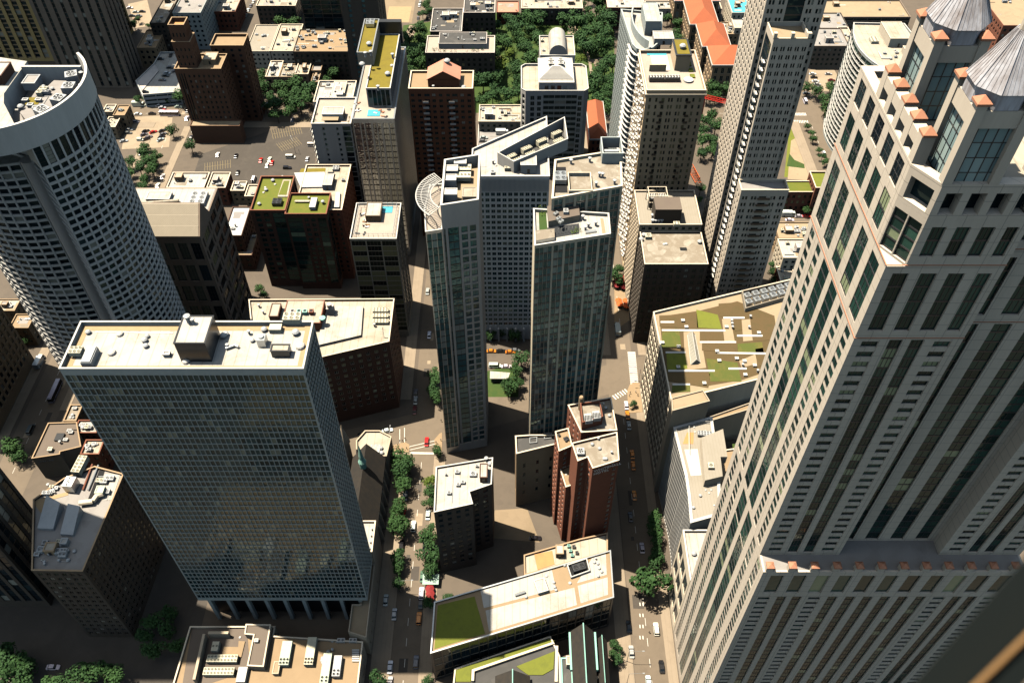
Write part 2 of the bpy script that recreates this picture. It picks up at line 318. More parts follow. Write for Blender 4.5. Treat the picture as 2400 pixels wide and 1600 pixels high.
class Bld:
    def __init__(s, name, label, cat, poly, group=None):
        s.cx = sum(p[0] for p in poly) / len(poly); s.cy = sum(p[1] for p in poly) / len(poly)
        s.root = thing(name, label, cat, (s.cx, s.cy, 0), group); s.wins = []; s.wname = 'window'
    def vol(s, poly, z0, z1, spec=None, sides=None, roof='roof_white', ph=0.9, cap=None, d=None, wallname='wall', roofname='roof', allsides=False, inner=None):
        n = len(poly); sides = sides or {}
        D = d if d else (spec['d'] if spec else 0.35)
        pin = inset(poly, D)
        base = spec or next((x for x in sides.values() if x), None) or DEF
        wm = base['wall']; mats = [M[wm], M[base['sp'] or wm], M[base['slabm']]]
        mb = MB()
        for i in range(n):
            j = (i + 1) % n; P, Q, Pi, Qi = poly[i], poly[j], pin[i], pin[j]
            dx, dy = Q[0] - P[0], Q[1] - P[1]; L = math.hypot(dx, dy); u = (dx / L, dy / L); nr = (u[1], -u[0])
            mx, my = (P[0] + Q[0]) / 2, (P[1] + Q[1]) / 2
            sp = sides[i] if i in sides else spec
            vis = allsides or (nr[0] * -mx + nr[1] * -my) / math.hypot(mx, my) > -0.12
            if sp is None or not vis: mb.prism([P, Q, Qi, Pi], z0, z1, 0); continue
            s.edge(mb, P, Q, Pi, Qi, L, u, nr, z0, z1, sp, D)
        wall = part(mb, wallname, mats, s.root)
        cm = MB(); cm.prism(pin, z0, z1 - ph - 0.3, 0, bottom=True, top=True); part(cm, 'inner_wall', M[inner or 'core'], s.root)
        rm = MB(); rm.prism(inset(poly, D + 0.002), z1 - ph - 0.3, z1 - ph, 0); s.roof = part(rm, roofname, M[roof], s.root)
        if cap:
            po = inset(poly, -0.1); pi2 = inset(poly, D + 0.06); cb = MB()
            for i in range(n):
                j = (i + 1) % n; cb.prism([po[i], po[j], pi2[j], pi2[i]], z1 + 0.002, z1 + 0.16)
            part(cb, 'coping', M[cap], s.root)
        return wall
    def edge(s, mb, P, Q, Pi, Qi, L, u, nr, z0, z1, sp, D):
        zb, zt = z0 + sp['zb'], z1 - sp['top']
        if zt - zb < sp['h'] * 0.8: mb.prism([P, Q, Qi, Pi], z0, z1, 0); return
        if sp['zb'] > 0: mb.prism([P, Q, Qi, Pi], z0, zb, 0)
        mb.prism([P, Q, Qi, Pi], zt, z1, 0)
        if sp['cols']: cols = list(sp['cols'])
        else:
            e = sp['edge']; k = max(1, int(round((L - 2 * e) / sp['b']))); pw = sp['b'] - sp['w']
            cols = [('S', e + pw / 2)]
            for q in range(k): cols += [(sp.get('type', 'W'), sp['w'])] + ([('S', pw)] if q < k - 1 else [])
            cols.append(('S', e + pw / 2))
        tot = sum(c[1] for c in cols); sc = L / tot
        nf = max(1, int(round((zt - zb) / sp['fh']))); fh = (zt - zb) / nf; h = sp['h'] * fh / sp['fh']; sill = sp['sill'] * fh / sp['fh']
        ang = math.atan2(u[1], u[0]); a = 0.0
        for ci, (t, w) in enumerate(cols):
            w *= sc; a0, a1 = a, a + w; a = a1
            pt = lambda q, dep: (P[0] + u[0] * q - nr[0] * dep, P[1] + u[1] * q - nr[1] * dep)
            if t == 'S':
                q = [pt(a0, 0), pt(a1, 0), pt(a1, D), pt(a0, D)]
                if ci == 0: q[3] = Pi
                if ci == len(cols) - 1: q[2] = Qi
                mb.prism(q, zb, zt, 0); continue
            pdv = sp.get('pd') or D; cx, cy = pt((a0 + a1) / 2, pdv - 0.012)
            if t == 'W':
                lo = zb
                for f in range(nf + 1):
                    hi = zb + f * fh + sill if f < nf else zt
                    if hi - lo > 0.02: mb.obox(P, u, a0 + .002, a1 - .002, -D, -sp['sd'], lo + .002, hi - .002, 1)
                    if f < nf:
                        if sp['sill_out']: mb.obox(P, u, a0 - .1, a1 + .1, -sp['sd'], sp['sill_out'], hi - 0.2, hi - 0.02, 0)
                        s.wins.append((cx, cy, hi + .004, ang, (a1 - a0 - .01, h - .008, sp['mul'], sp['hm'], sp['gl'], sp['fr'])))
                    lo = hi + h
            else:
                for f in range(nf):
                    z = zb + f * fh
                    if sp['slab'] > 0: mb.obox(P, u, a0 + .002, a1 - .002, -D, -pdv + 0.16, z + .002, z + sp['slab'], 2)
                    s.wins.append((cx, cy, z + sp['slab'] + .004, ang, (a1 - a0 - .01, fh - sp['slab'] - .008, sp['mul'], sp['hm'], sp['gl'], sp['fr'])))
    def finish(s, limit=100):
        ws = sorted(s.wins, key=lambda w: w[0] ** 2 + w[1] ** 2 + (w[2] - HC) ** 2)
        big = {}
        for i, (x, y, z, a, k) in enumerate(ws):
            mb, mats, me = pane_mesh(*k)
            if i < limit:
                if not me: me.append(mb.mesh('window', mats))
                o = inst(me[0], s.wname, (x, y, z), a); setpar(o, s.root)
            else:
                key = (k[4], k[5])
                B = big.setdefault(key, (MB(), mats)); n = len(B[0].v); ca, sa = math.cos(a), math.sin(a)
                B[0].v += [(x + vx * ca - vy * sa, y + vx * sa + vy * ca, z + vz) for vx, vy, vz in mb.v]
                B[0].f += [tuple(n + q for q in f) for f in mb.f]; B[0].m += mb.m
        for B, mats in big.values(): part(B, s.wname, mats, s.root, kind='stuff')
        return s
def repeat(root, name, mb, mats, pos, limit=100):
    me = mb.mesh(name, mats); pos = sorted(pos, key=lambda p: p[0]**2 + p[1]**2 + (p[2]-HC)**2)
    for p in pos[:limit]: setpar(inst(me, name, p), root)
    if pos[limit:]:
        b = MB()
        for p in pos[limit:]:
            n = len(b.v); b.v += [(v[0]+p[0], v[1]+p[1], v[2]+p[2]) for v in mb.v]; b.f += [tuple(n+q for q in f) for f in mb.f]; b.m += mb.m
        part(b, name, mats, root, kind='stuff')
def balcony(w, d, side, mat2=None):
    # one slab with a rail, projecting towards -y ('y') or -x ('x') from the wall
    mb = MB()
    if side == 'y': mb.box(-w/2, w/2, -d, -.02, 0, .16); mb.box(-w/2, w/2, -d, -d + .08, .16, 1.05)
    else: mb.box(-d, -.02, -w/2, w/2, 0, .16); mb.box(-d, -d + .08, -w/2, w/2, .16, 1.05)
    return mb
# ---------------------------------------------------------------- rooftop equipment (parts of the building they are bolted to)
def ac(root, x, y, z, lx, ly, h, fx, fy, mat='unit_grey', legs=0.5, rz=0.0, fans=True, sub=False, fr=None):
    mb = MB(); mb.box(-lx/2, lx/2, -ly/2, ly/2, legs, legs + h, 0)
    if legs:
        for sx in (-1, 1):
            for sy in (-1, 1): mb.box(sx*lx*.45-.08, sx*lx*.45+.08, sy*ly*.45-.08, sy*ly*.45+.08, 0, legs, 0)
    for k in range(1, max(2, int(lx / 1.2))):
        xx = -lx/2 + lx * k / max(2, int(lx / 1.2)); mb.box(xx-.03, xx+.03, -ly/2-.03, ly/2+.03, legs+.1, legs+h+.02, 0)
    fs = []
    r = fr or min(lx / max(fx, 1), ly / max(fy, 1)) * 0.38
    tgt = mb
    for i in range(fx):
        for j in range(fy):
            fs.append((-lx/2 + lx*(i+.5)/fx, -ly/2 + ly*(j+.5)/fy))
    def fan(m, cx, cy):
        zt = legs + h
        m.lathe(cx, cy, [(r, zt), (r, zt + .18), (r * .88, zt + .18), (r * .88, zt + .04)], 14, 0, cap=True)
        m.m[-1] = 1
        for q in range(5):
            a = q * math.pi / 2.5; ca, sa = math.cos(a), math.sin(a); b = a + .45
            m.poly([(cx, cy, zt + .1), (cx + r*.82*ca, cy + r*.82*sa, zt + .08), (cx + r*.82*math.cos(b), cy + r*.82*math.sin(b), zt + .12)], 0)
    if fans and not sub:
        for c in fs: fan(mb, *c)
    o = mb.build('air_conditioner', [M[mat], M['fan_black']]); o.location = (x, y, z); o.rotation_euler = (0, 0, rz); setpar(o, root)
    if fans and sub:
        for c in fs:
            m2 = MB(); fan(m2, *c); f = m2.build('fan', [M[mat], M['fan_black']]); f.location = (x, y, z); f.rotation_euler = (0, 0, rz); setpar(f, o)
    return o
VENTS = []
def vent(root, x, y, z, r=0.5, k=0):
    if not VENTS:
        for pr in ([(.5, 0), (.5, .5), (.9, .6), (.9, .9), (.55, 1.25), (.0, 1.35)], [(.35, 0), (.35, 1.4), (.6, 1.45), (.6, 1.7), (.1, 1.9)], [(1.1, 0), (1.1, .35), (.95, .7), (.5, 1.0), (.05, 1.1)]):
            mb = MB(); mb.lathe(0, 0, pr, 10); VENTS.append(mb.mesh('vent', [M['unit_grey'] if pr[0][0] < 1 else M['white_paint']]))
    o = inst(VENTS[k % 3], 'vent', (x, y, z), 0, None, ((r / .5) * (.55 if k % 3 == 2 else 1),) * 3); setpar(o, root); return o
def hut(root, x0, x1, y0, y1, z, h, wall='concrete_white', roof='roof_white', name='penthouse', door=True):
    mb = MB(); mb.prism(rect(x0, x1, y0, y1), z, z + h, 0, 0)
    if x1 - x0 > 2 and door: mb.box((x0+x1)/2 - .5, (x0+x1)/2 + .5, y0 - .05, y0 - .004, z + .1, z + min(2.2, h * .7), 2)
    q = inset(rect(x0, x1, y0, y1), -0.12); qi = inset(rect(x0, x1, y0, y1), 0.25)
    for i in range(4):
        j = (i + 1) % 4; mb.prism([q[i], q[j], qi[j], qi[i]], z + h + .002, z + h + .25, 0)
    mb.prism(qi, z + h + .004, z + h + .06, 1)
    return part(mb, name, [M[wall], M[roof], M['black_metal']], root)
def duct(root, pts, z, r=0.4, mat='steel'):
    mb = MB()
    for a, b in zip(pts, pts[1:]):
        mb.tube((a[0], a[1], z + r + .25), (b[0], b[1], z + r + .25), r, 8)
    return part(mb, 'duct', M[mat], root)
def slab(root, poly, z, t, mat, name):
    mb = MB(); mb.prism(poly, z, z + t, 0); return part(mb, name, M[mat], root)
def clutter(root, x0, x1, y0, y1, z, n, seed, huts=1, big=1.0):
    r = random.Random(seed)
    wx, wy = x1 - x0, y1 - y0
    for k in range(huts):
        w = min(wx * .3, r.uniform(3, 5) * big); dpt = min(wy * .35, r.uniform(3, 5) * big); cx = r.uniform(x0 + w, x1 - w) if wx > 2*w else (x0+x1)/2; cy = r.uniform(y0 + dpt, y1 - dpt) if wy > 2*dpt else (y0+y1)/2
        hut(root, cx - w/2, cx + w/2, cy - dpt/2, cy + dpt/2, z, r.uniform(2.2, 3.4), r.choice(['concrete_grey', 'concrete_white', 'tan_brick']), r.choice(['roof_white', 'roof_cream', 'roof_grey']))
    for k in range(1 + n // 6 if wx > 6 and wy > 4 else 0):
        xa, ya = r.uniform(x0 + .6, x1 - .6), r.uniform(y0 + .6, y1 - .6); xb = min(max(xa + r.uniform(-.6, .6) * wx, x0 + .5), x1 - .5); yb = min(max(ya + r.uniform(-.6, .6) * wy, y0 + .5), y1 - .5)
        duct(root, [(xa, ya), (xb + .01, ya)] + ([(xb + .01, yb)] if r.random() < .6 and abs(yb - ya) > 1 else []), z - .22, r.choice([.09, .13, .3]), r.choice(['steel', 'unit_grey', 'roof_brown', 'white_paint']))
    for k in range(n):
        x, y = r.uniform(x0 + 1, x1 - 1), r.uniform(y0 + 1, y1 - 1); t = r.random()
        if t < .45: vent(root, x, y, z, r.uniform(.25, .55) * big, r.randrange(3))
        elif t < .8:
            a, b = r.uniform(1.2, 3) * big, r.uniform(1, 2) * big; ac(root, x, y, z, a, b, r.uniform(.8, 1.5), 2 if a > 2 else 1, 1, r.choice(['unit_grey', 'unit_cream', 'unit_grey']), .3)
        else: hut(root, x - .8, x + .8, y - .6, y + .6, z, .7, 'unit_grey', 'roof_grey', 'roof_hatch', False)
# ================================================================ BIG TOWERS NEAR THE CAMERA
# ---- limestone tower with glass lanterns and metal pyramids
KX = 0.951
def X3(x, y, z): return (x * KX, y * KX, HC - (HC - z) * KX)
def XP(pts): return [(x * KX, y * KX) for x, y in pts]
def XZ(z): return HC - (HC - z) * KX
LW = dict(wall='limestone', gl='glass_green', d=0.5, slabm='granite_dark', sd=0.08)
south = [('S', 1.2), ('W', 1.5), ('S', 1.7), ('W', 1.5), ('S', 1.5), ('G', 2.5), ('S', 1.3), ('G', 2.5), ('S', 1.5), ('W', 1.5), ('S', 1.7), ('W', 1.5), ('S', 1.2)]
east1 = [('S', 1.6), ('W', 3.0), ('S', 1.7), ('G', 2.4), ('S', 1.4), ('G', 2.4), ('S', 1.8), ('W', 3.0), ('S', 1.8)]
rec = [('S', 0.8), ('G', 3.0), ('S', 2.6), ('G', 3.0), ('S', 2.6), ('G', 3.0), ('S', 2.6), ('G', 3.0), ('S', 1.4)]
low = [('S', 1.6), ('W', 3.0), ('S', 1.7), ('G', 2.4), ('S', 1.4), ('G', 2.4), ('S', 1.7), ('W', 3.0), ('S', 1.8)] + [('G', 2.5), ('S', 1.9)] * 6 + [('W', 3.0), ('S', 1.7), ('G', 2.4), ('S', 1.4), ('G', 2.4), ('S', 1.7), ('W', 3.0), ('S', 1.8)]
B = Bld('limestone_tower', 'pale limestone tower with glass lanterns under metal pyramid roofs and terracotta caps', 'tower', XP(rect(61, 125, 99, 137)))
t1 = XP(rect(61, 125, 98.8, 137))
sS = S(pd=.2, cols=south, fh=2.6, h=1.7, sill=.45, zb=3, top=.2, mul=1, fr='granite_dark', **LW)
sE = S(cols=low, fh=2.6, h=1.5, sill=.6, zb=3, top=.2, mul=2, fr='granite_dark', **LW)
B.vol(t1, 0, XZ(94), None, {0: sE, 3: sS}, roof='limestone_plain', ph=.02, d=.5)
deep = dict(LW); deep.update(d=.5)
capE = [('S', 2.2), ('G', 3.2)] * 11 + [('S', 2.2)]
B.vol(t1, XZ(94.02), XZ(107), None, {0: S(cols=capE, fh=8, h=7, zb=1.6, top=1.8, slab=0, **deep), 3: S(pd=.2, cols=south, fh=2.6, h=1.7, sill=.45, zb=.2, top=1.2, mul=1, fr='granite_dark', **deep)}, roof='roof_grey', ph=.02, d=.5, roofname='terrace')
t2 = XP([(61, 103.4), (80.5, 103.4), (80.5, 107.3), (105, 107.3), (105, 103.4), (125, 103.4), (125, 136.9), (61, 136.9)])
e1 = S(cols=east1, fh=2.6, h=1.5, sill=.6, zb=1, top=.2, mul=2, fr='granite_dark', **LW)
er = S(cols=rec, fh=2.6, h=2, zb=.5, top=.2, mul=1, fr='granite_dark', **LW)
s2 = S(pd=.2, cols=south, fh=2.6, h=1.65, sill=.5, zb=1, top=.3, mul=1, fr='granite_dark', **LW)
B.vol(t2, XZ(107.02), XZ(186), None, {0: e1, 1: None, 2: er, 3: None, 4: e1, 7: s2}, roof='limestone_plain', ph=.02, d=.5)
wideE = [('S', 1.8), ('G', 3.0), ('S', 2.0), ('G', 3.0), ('S', 2.0), ('G', 3.0), ('S', 2.2), ('G', 2.6), ('S', 1.6)]
wideS = [('S', 2.0), ('G', 3.6), ('S', 2.4), ('G', 3.6), ('S', 2.4), ('G', 3.6), ('S', 2.4), ('G', 3.6), ('S', 2.4), ('G', 3.6), ('S', 2.0)]
hb = dict(zb=1.9, top=1.5, mul=2, hm=0, fr='granite_dark')
B.vol(t2, XZ(186.02), XZ(203.6), None, {0: S(cols=wideE, fh=3.0, h=2, **hb, **LW), 1: None, 2: S(cols=rec, fh=3, h=2, **hb, **LW), 3: None, 4: S(cols=wideE, fh=3, h=2, **hb, **LW), 7: S(pd=.22, cols=wideS, fh=2.6, h=2, **hb, **LW)}, roof='limestone_plain', ph=.02, d=.5)
t3 = XP([(64.2, 103.4), (80.5, 103.4), (80.5, 107.3), (105, 107.3), (105, 103.4), (121.5, 103.4), (125, 108.5), (125, 136.8), (61, 136.8), (61, 108.5)])
B.vol(t3, XZ(203.62), XZ(213.5), None, {0: S(cols=wideE, fh=3.4, h=2, **hb, **LW), 1: None, 2: S(cols=rec, fh=3, h=2, **hb, **LW), 3: None, 4: S(cols=wideE, fh=3.4, h=2, **hb, **LW),
    9: S(cols=[('S', .25), ('G', 2.2), ('S', .2), ('G', 2.2), ('S', .3)], fh=2.2, h=2, zb=.4, top=1.2, mul=0, hm=0, fr='granite_dark', **LW), 8: S(pd=.22, cols=wideS, fh=2.8, h=2, zb=1.6, top=1.2, mul=2, fr='granite_dark', **LW)}, roof='limestone_plain', ph=.02, d=.5)
lg = dict(fh=4, h=3.4, zb=.8, top=1.6, slab=0, wall='limestone', gl='glass_dark', d=1.7, slabm='granite_dark')
B.vol(t3, XZ(213.52), XZ(220.2), None, {0: S(cols=[('S', 1.4), ('G', 3.0), ('S', 1.6), ('G', 3.0), ('S', 1.6), ('G', 3.0), ('S', 1.6), ('G', 3.0), ('S', 1.6)], **lg), 1: None, 2: None, 3: None, 4: S(cols=[('S', 1.4), ('G', 3.0), ('S', 1.6), ('G', 3.0), ('S', 1.6), ('G', 3.0), ('S', 1.4)], **lg),
    9: S(cols=[('S', .6), ('G', 3.2), ('S', .6)], **lg), 8: S(pd=.3, cols=wideS, fh=4.4, h=3.6, zb=.6, top=1.2, mul=2, hm=2, **{k: v for k, v in lg.items() if k not in ('fh', 'h', 'zb', 'top')}, fr='granite_dark')}, roof='roof_cream', ph=1.2, d=1.7, roofname='roof_terrace')
# open arcade of piers with terracotta caps along the top of the sunlit side
def cap(x, y, z, w=1.5, h=.9):
    mb = MB(); X, Y, Z = X3(x, y, z); w *= KX
    mb.box(X - w*.62, X + w*.62, Y - w*.62, Y + w*.62, Z, Z + .35)
    mb.hexa([(X + a*w*.6, Y + b*w*.6, Z + .352) for a, b in ((-1,-1),(1,-1),(1,1),(-1,1))], [(X + a*.1, Y + b*.1, Z + .35 + h) for a, b in ((-1,-1),(1,-1),(1,1),(-1,1))])
    part(mb, 'pier_cap', M['terracotta'], B.root)
for k in range(5):
    y = 109.4 + 4.4 * k; mb = MB()
    x0, y0, z0 = X3(61.05, y - .85, 220); x1, y1, z1 = X3(63.2, y + .85, 225)
    mb.box(x0, x1, y0, y1, XZ(219.2), z1); part(mb, 'arcade_pier', M['limestone_plain'], B.root); cap(62.1, y, 225, 1.7)
for k in range(4):
    y = 109.4 + 4.4 * k; mb = MB(); x0, y0, _ = X3(61.1, y + .86, 0); x1, y1, _ = X3(63.1, y + 3.54, 0)
    mb.box(x0, x1, y0, y1, XZ(222.6), XZ(224.6)); part(mb, 'arcade_beam', M['limestone_plain'], B.root); mb = MB(); mb.box(x0, x1 - .4, y0, y1, XZ(219.5), XZ(220.3)); part(mb, 'arcade_sill', M['limestone_plain'], B.root)
def pavilion(px, py):
    w = 8.5; Z0, Z1 = 219.2, 233.6
    gm = MB(); x0, y0, _ = X3(px + .75, py + .75, 0); x1, y1, _ = X3(px + w - .75, py + w - .75, 0)
    mb = MB()
    for a in (0, w - 1.5):
        for b in (0, w - 1.5):
            q0 = X3(px + a, py + b, Z0 + 1.03); q1 = X3(px + a + 1.5, py + b + 1.5, Z1)
            mb.box(q0[0], q1[0], q0[1], q1[1], q0[2], q1[2])
    part(mb, 'corner_pier', M['limestone_plain'], B.root)
    for a in (.75, w - .75):
        for b in (.75, w - .75): cap(px + a, py + b, Z1 + .05, 1.7, .8)
    # beams
    mb = MB(); q0 = X3(px + .2, py + .2, 229.8); q1 = X3(px + w - .2, py + w - .2, 232.6)
    p_o = rect(q0[0], q1[0], q0[1], q1[1]); mb.prism(p_o, q0[2], q1[2]); part(mb, 'lantern_beam', M['limestone_plain'], B.root)
    q0 = X3(px + .6, py + .6, Z0); q1 = X3(px + w - .6, py + w - .6, 229.7)
    for ax in range(4):
        gm = MB(); n, h = 5, 4; x0, x1, y0, y1, z0, z1 = q0[0], q1[0], q0[1], q1[1], q0[2], q1[2]
        P, U, Ln = [((x0, y0), (1, 0), x1 - x0), ((x1, y0), (0, 1), y1 - y0), ((x1, y1), (-1, 0), x1 - x0), ((x0, y1), (0, -1), y1 - y0)][ax]
        for i in range(n):
            for j in range(h):
                gm.obox(P, U, Ln*i/n + .05, Ln*(i+1)/n - .05, -.3, -.2, z0 + (z1-z0)*j/h + .05, z0 + (z1-z0)*(j+1)/h - .05, 0)
        for i in range(n + 1): gm.obox(P, U, Ln*i/n - .06, Ln*i/n + .06, -.2, -.12, z0, z1, 1)
        for j in range(h + 1): gm.obox(P, U, 0, Ln, -.195, -.125, z0 + (z1-z0)*j/h - .06, z0 + (z1-z0)*j/h + .06, 1)
        part(gm, 'lantern_window', [M['glass_lantern'], M['granite_dark']], B.root)
    # eight sided metal pyramid on a ribbed drum
    cx, cy, _ = X3(px + w/2, py + w/2, 0); mb = MB()
    def octo(r, z): return [(cx + r*KX*math.cos(math.pi/8 + k*math.pi/4), cy + r*KX*math.sin(math.pi/8 + k*math.pi/4), XZ(z)) for k in range(8)]
    mb.hexa(octo(4.4, 232.7), octo(4.4, 235.2)); mb.hexa(octo(4.75, 235.25), octo(1.0, 242.6)); 
    for k in range(8):
        a0 = Vector(octo(4.75, 235.3)[k]); a1 = Vector(octo(1.0, 242.7)[k]); mb.tube(a0, a1, .12, 5)
        b0 = Vector(octo(4.75, 235.3)[(k+1) % 8]); b1 = Vector(octo(1.0, 242.7)[(k+1) % 8])
        for t in (.2, .4, .6, .8): mb.tube(a0.lerp(b0, t), a1.lerp(b1, t), .05, 4)
    part(mb, 'pyramid_roof', M['zinc'], B.root)
    mb = MB(); mb.hexa(octo(.8, 242.65), octo(.8, 249)); part(mb, 'finial_column', M['limestone_plain'], B.root); cap(px + w/2, py + w/2, 249, 1.2)
for a, b in ((64, 103.4), (64, 121), (113.5, 103.4), (113.5, 121)): pavilion(a, b)
# stone upstand with terracotta caps on the lower setback
for k in range(12):
    x = 62.4 + k * 5.4; mb = MB(); q0 = X3(x - .9, 98.9, 107); q1 = X3(x + .9, 100.1, 108.8)
    mb.box(q0[0], q1[0], q0[1], q1[1], q0[2] + .01, q1[2]); part(mb, 'merlon', M['limestone_plain'], B.root); cap(x, 99.5, 108.85, 1.5, .6)
# salmon string courses
for z in (186, 203.6):
    mb = MB(); po = inset(t2, -.12); pi = inset(t2, .05)
    for i in range(8):
        j = (i + 1) % 8; mb.prism([po[i], po[j], pi[j], pi[i]], XZ(z) + .25, XZ(z) + .38)
    part(mb, 'string_course', M['terracotta'], B.root)
B.finish(100)

# ---- grey metal and glass slab
B = Bld('glass_slab_tower', 'wide dark glass slab tower with fine metal grid and white flat roof', 'office tower', rect(-108.6, -50, 133.7, 149.3))
sl = S(b=1.362, w=1.2, fh=2.62, h=2.38, sill=.12, zb=1.6, top=2.4, wall='slab_metal', sp='slab_metal', gl='glass_teal', d=.3, sd=.03, edge=.35)
B.vol(rect(-108.6, -50, 133.7, 149.3), 18, 142, sl, roof='roof_white', ph=1.3, cap='white_paint', d=.3)
rr = B.root; zr = 140.7
# tan gravel border of the roof
mb = MB(); po, pi = inset(rect(-108.6, -50, 133.7, 149.3), .35), inset(rect(-108.6, -50, 133.7, 149.3), 2.0)
for i in range(4):
    j = (i + 1) % 4; mb.prism([po[i], po[j], pi[j], pi[i]], zr + .004, zr + .05)
part(mb, 'gravel_border', M['ballast'], rr)
for k in range(9):
    mb = MB(); x = -106 + k * 6.6; mb.prism(rect(x - .6, x + .6, 135, 136.4), 0, 17.9); part(mb, 'column', M['slab_metal'], rr)
mb = MB(); mb.box(-107, -51.5, 138, 149, 0, 17.9); part(mb, 'lobby_block', M['black_metal'], rr)
hut(rr, -80.4, -73.0, 137.0, 146.0, zr, 6.6, 'granite_dark', 'roof_white', 'penthouse', False)
vent(rr, -78.4, 143.8, zr + 6.7, .7, 1); vent(rr, -77.2, 143.5, zr + 6.7, .5, 1)
ac(rr, *G(184, 832, zr), zr, 3.0, 2.2, 1.4, 3, 2, 'unit_cream', .7, sub=True)
mb = MB(); q = G(216, 840, zr); mb.box(q[0]-1.3, q[0]+1.3, q[1]-3, q[1]+2.2, zr, zr + 1.9, 0); mb.box(q[0]-1.1, q[0]+1.1, q[1]-2.9, q[1]+2.1, zr + 1.902, zr + 2.2, 0); part(mb, 'air_handler', M['unit_grey'], rr)
ac(rr, *G(688, 756, zr), zr, 4.4, 2.6, 1.7, 3, 2, 'unit_cream', .8, sub=True)
hut(rr, -58.6, -54.2, 138.4, 140.6, zr, 2.2, 'granite_dark', 'roof_cream', 'plant_room', False)
mb = MB(); q = G(617, 806, zr); mb.box(q[0]-1.0, q[0]+1.0, q[1]-1.2, q[1]+1.2, zr, zr + 2.6); mb.lathe(q[0], q[1], [(.7, zr + 2.61), (.7, zr + 3.0)], 12); part(mb, 'air_handler', M['steel'], rr)
for px, py, r, k in ((282, 784, .75, 2), (263, 828, .85, 2), (340, 800, .45, 0), (343, 813, .4, 0), (346, 790, .35, 0), (208, 781, .4, 0), (705, 813, 1.0, 2), (694, 783, .55, 0), (437, 848, .8, 2), (525, 790, .5, 0), (530, 786, .45, 0), (585, 783, .4, 1), (592, 800, .35, 0), (535, 815, .4, 1), (620, 775, .45, 0)):
    vent(rr, *G(px, py, zr), zr, r, k)
hut(rr, *[v for q in (G(393, 833, zr),) for v in (q[0]-.8, q[0]+.8, q[1]-.6, q[1]+.6)], zr, .9, 'white_paint', 'roof_white', 'roof_hatch', False)
duct(rr, [G(530, 820, zr), G(552, 812, zr), G(560, 816, zr)], zr, .35); duct(rr, [G(225, 778, zr), G(330, 780, zr), G(405, 781, zr)], zr - .2, .08)
mb = MB(); q = G(648, 775, zr)
mb.box(q[0]-1.5, q[0]+1.5, q[1]-1, q[1]+1, zr, zr + 1.5); part(mb, 'plant_box', M['unit_cream'], rr)
B.finish(100)

# ---- podium round the slab
B = Bld('podium_building', 'low stone podium with white roof strip beside the glass slab tower', 'building', rect(-111, -49.6, 149.4, 162))
B.vol(rect(-111, -49.6, 149.6, 162), 0, 23, None, roof='roof_white', ph=1.0, cap='cream_stone')
B.vol([(-56, 124), (-49.6, 122), (-49.6, 149.5), (-53, 149.5), (-53, 134), (-56, 134)], 0, 14.5, S(b=4, w=1, fh=6, h=1.2, zb=3, top=4, wall='tan_stone'), roof='roof_tan', ph=.9)
for i, py in enumerate((1240, 1255, 1300, 1318)): vent(B.root, -50.6, 151 + i * 2.6, 22, .4, 1)
B.finish()

# ---- curved white tower
arc = [(-158 + 26 * math.cos(math.radians(a)), 236 + 26 * math.sin(math.radians(a))) for a in range(-55, 42, 6)]
wing = [(-182, 226.5), (-178.5, 224.2), (-175, 222.6), (-171.5, 221.5), (-168, 220.9), (-164.5, 220.7), (-161, 220.9), (-157.5, 221.4), (-154, 222.2)]
B = Bld('curved_white_tower', 'curved white gridded tower with sweeping crown wall and rooftop cooling fans', 'tower', [(-185, 215), (-132, 215), (-132, 260), (-185, 260)])
aw = S(cols=[('S', .11), ('W', .78), ('S', .11)], fh=2.85, h=1.95, sill=.5, zb=3, top=.25, wall='concrete_white', gl='glass_dark', d=.5, sd=.05)
ply = arc + [(-140, 256), (-185, 256), (-185, 240), (-152, 226), (-149.5, 221.5)]
na = len(arc)
sd = {i: aw for i in range(na - 1)}
sd[na + 3] = S(cols=[('S', .05), ('W', .9), ('S', .05)], fh=2.85, h=2.3, sill=.3, zb=3, top=.2, wall='concrete_white', gl='glass_dark', d=.5, sd=.0)
sd[na + 4] = sd[na + 3]
B.vol(ply, 0, 140, None, sd, roof='roof_white', ph=.02, d=.5)
tall = S(cols=[('S', .11), ('G', .78), ('S', .11)], fh=7.0, h=6, slab=.1, zb=.3, top=.2, wall='concrete_white', gl='glass_dark', mul=0, hm=4, fr='black_metal', d=.5)
sd2 = {i: tall for i in range(na - 1)}
B.vol(ply, 140.02, 147.6, None, sd2, roof='roof_white', ph=.02, d=.5)
# crown: a tall curved parapet sweeping up to a prow, deep enough to stand alone
crown = [(-158 + 26.3 * math.cos(math.radians(a)), 236 + 26.3 * math.sin(math.radians(a))) for a in range(-112, 46, 4)]
ci = [(-158 + 25.5 * math.cos(math.radians(a)), 236 + 25.5 * math.sin(math.radians(a))) for a in range(-112, 46, 4)]
mb = MB()
for i in range(len(crown) - 1):
    def zt(k): return 156.5
    mb.hexa([(*crown[i], 147.62), (*crown[i+1], 147.62), (*ci[i+1], 147.62), (*ci[i], 147.62)], [(*crown[i], zt(i)), (*crown[i+1], zt(i+1)), (*ci[i+1], zt(i+1)), (*ci[i], zt(i))])
part(mb, 'crown_wall', M['concrete_white'], B.root)
mb = MB(); mb.prism(ci[:22] + [(-139, 247), (-155, 247), (-155, 233), (-190, 233), (-190, 216)], 147.64, 147.9); part(mb, 'equipment_deck', M['roof_grey'], B.root)
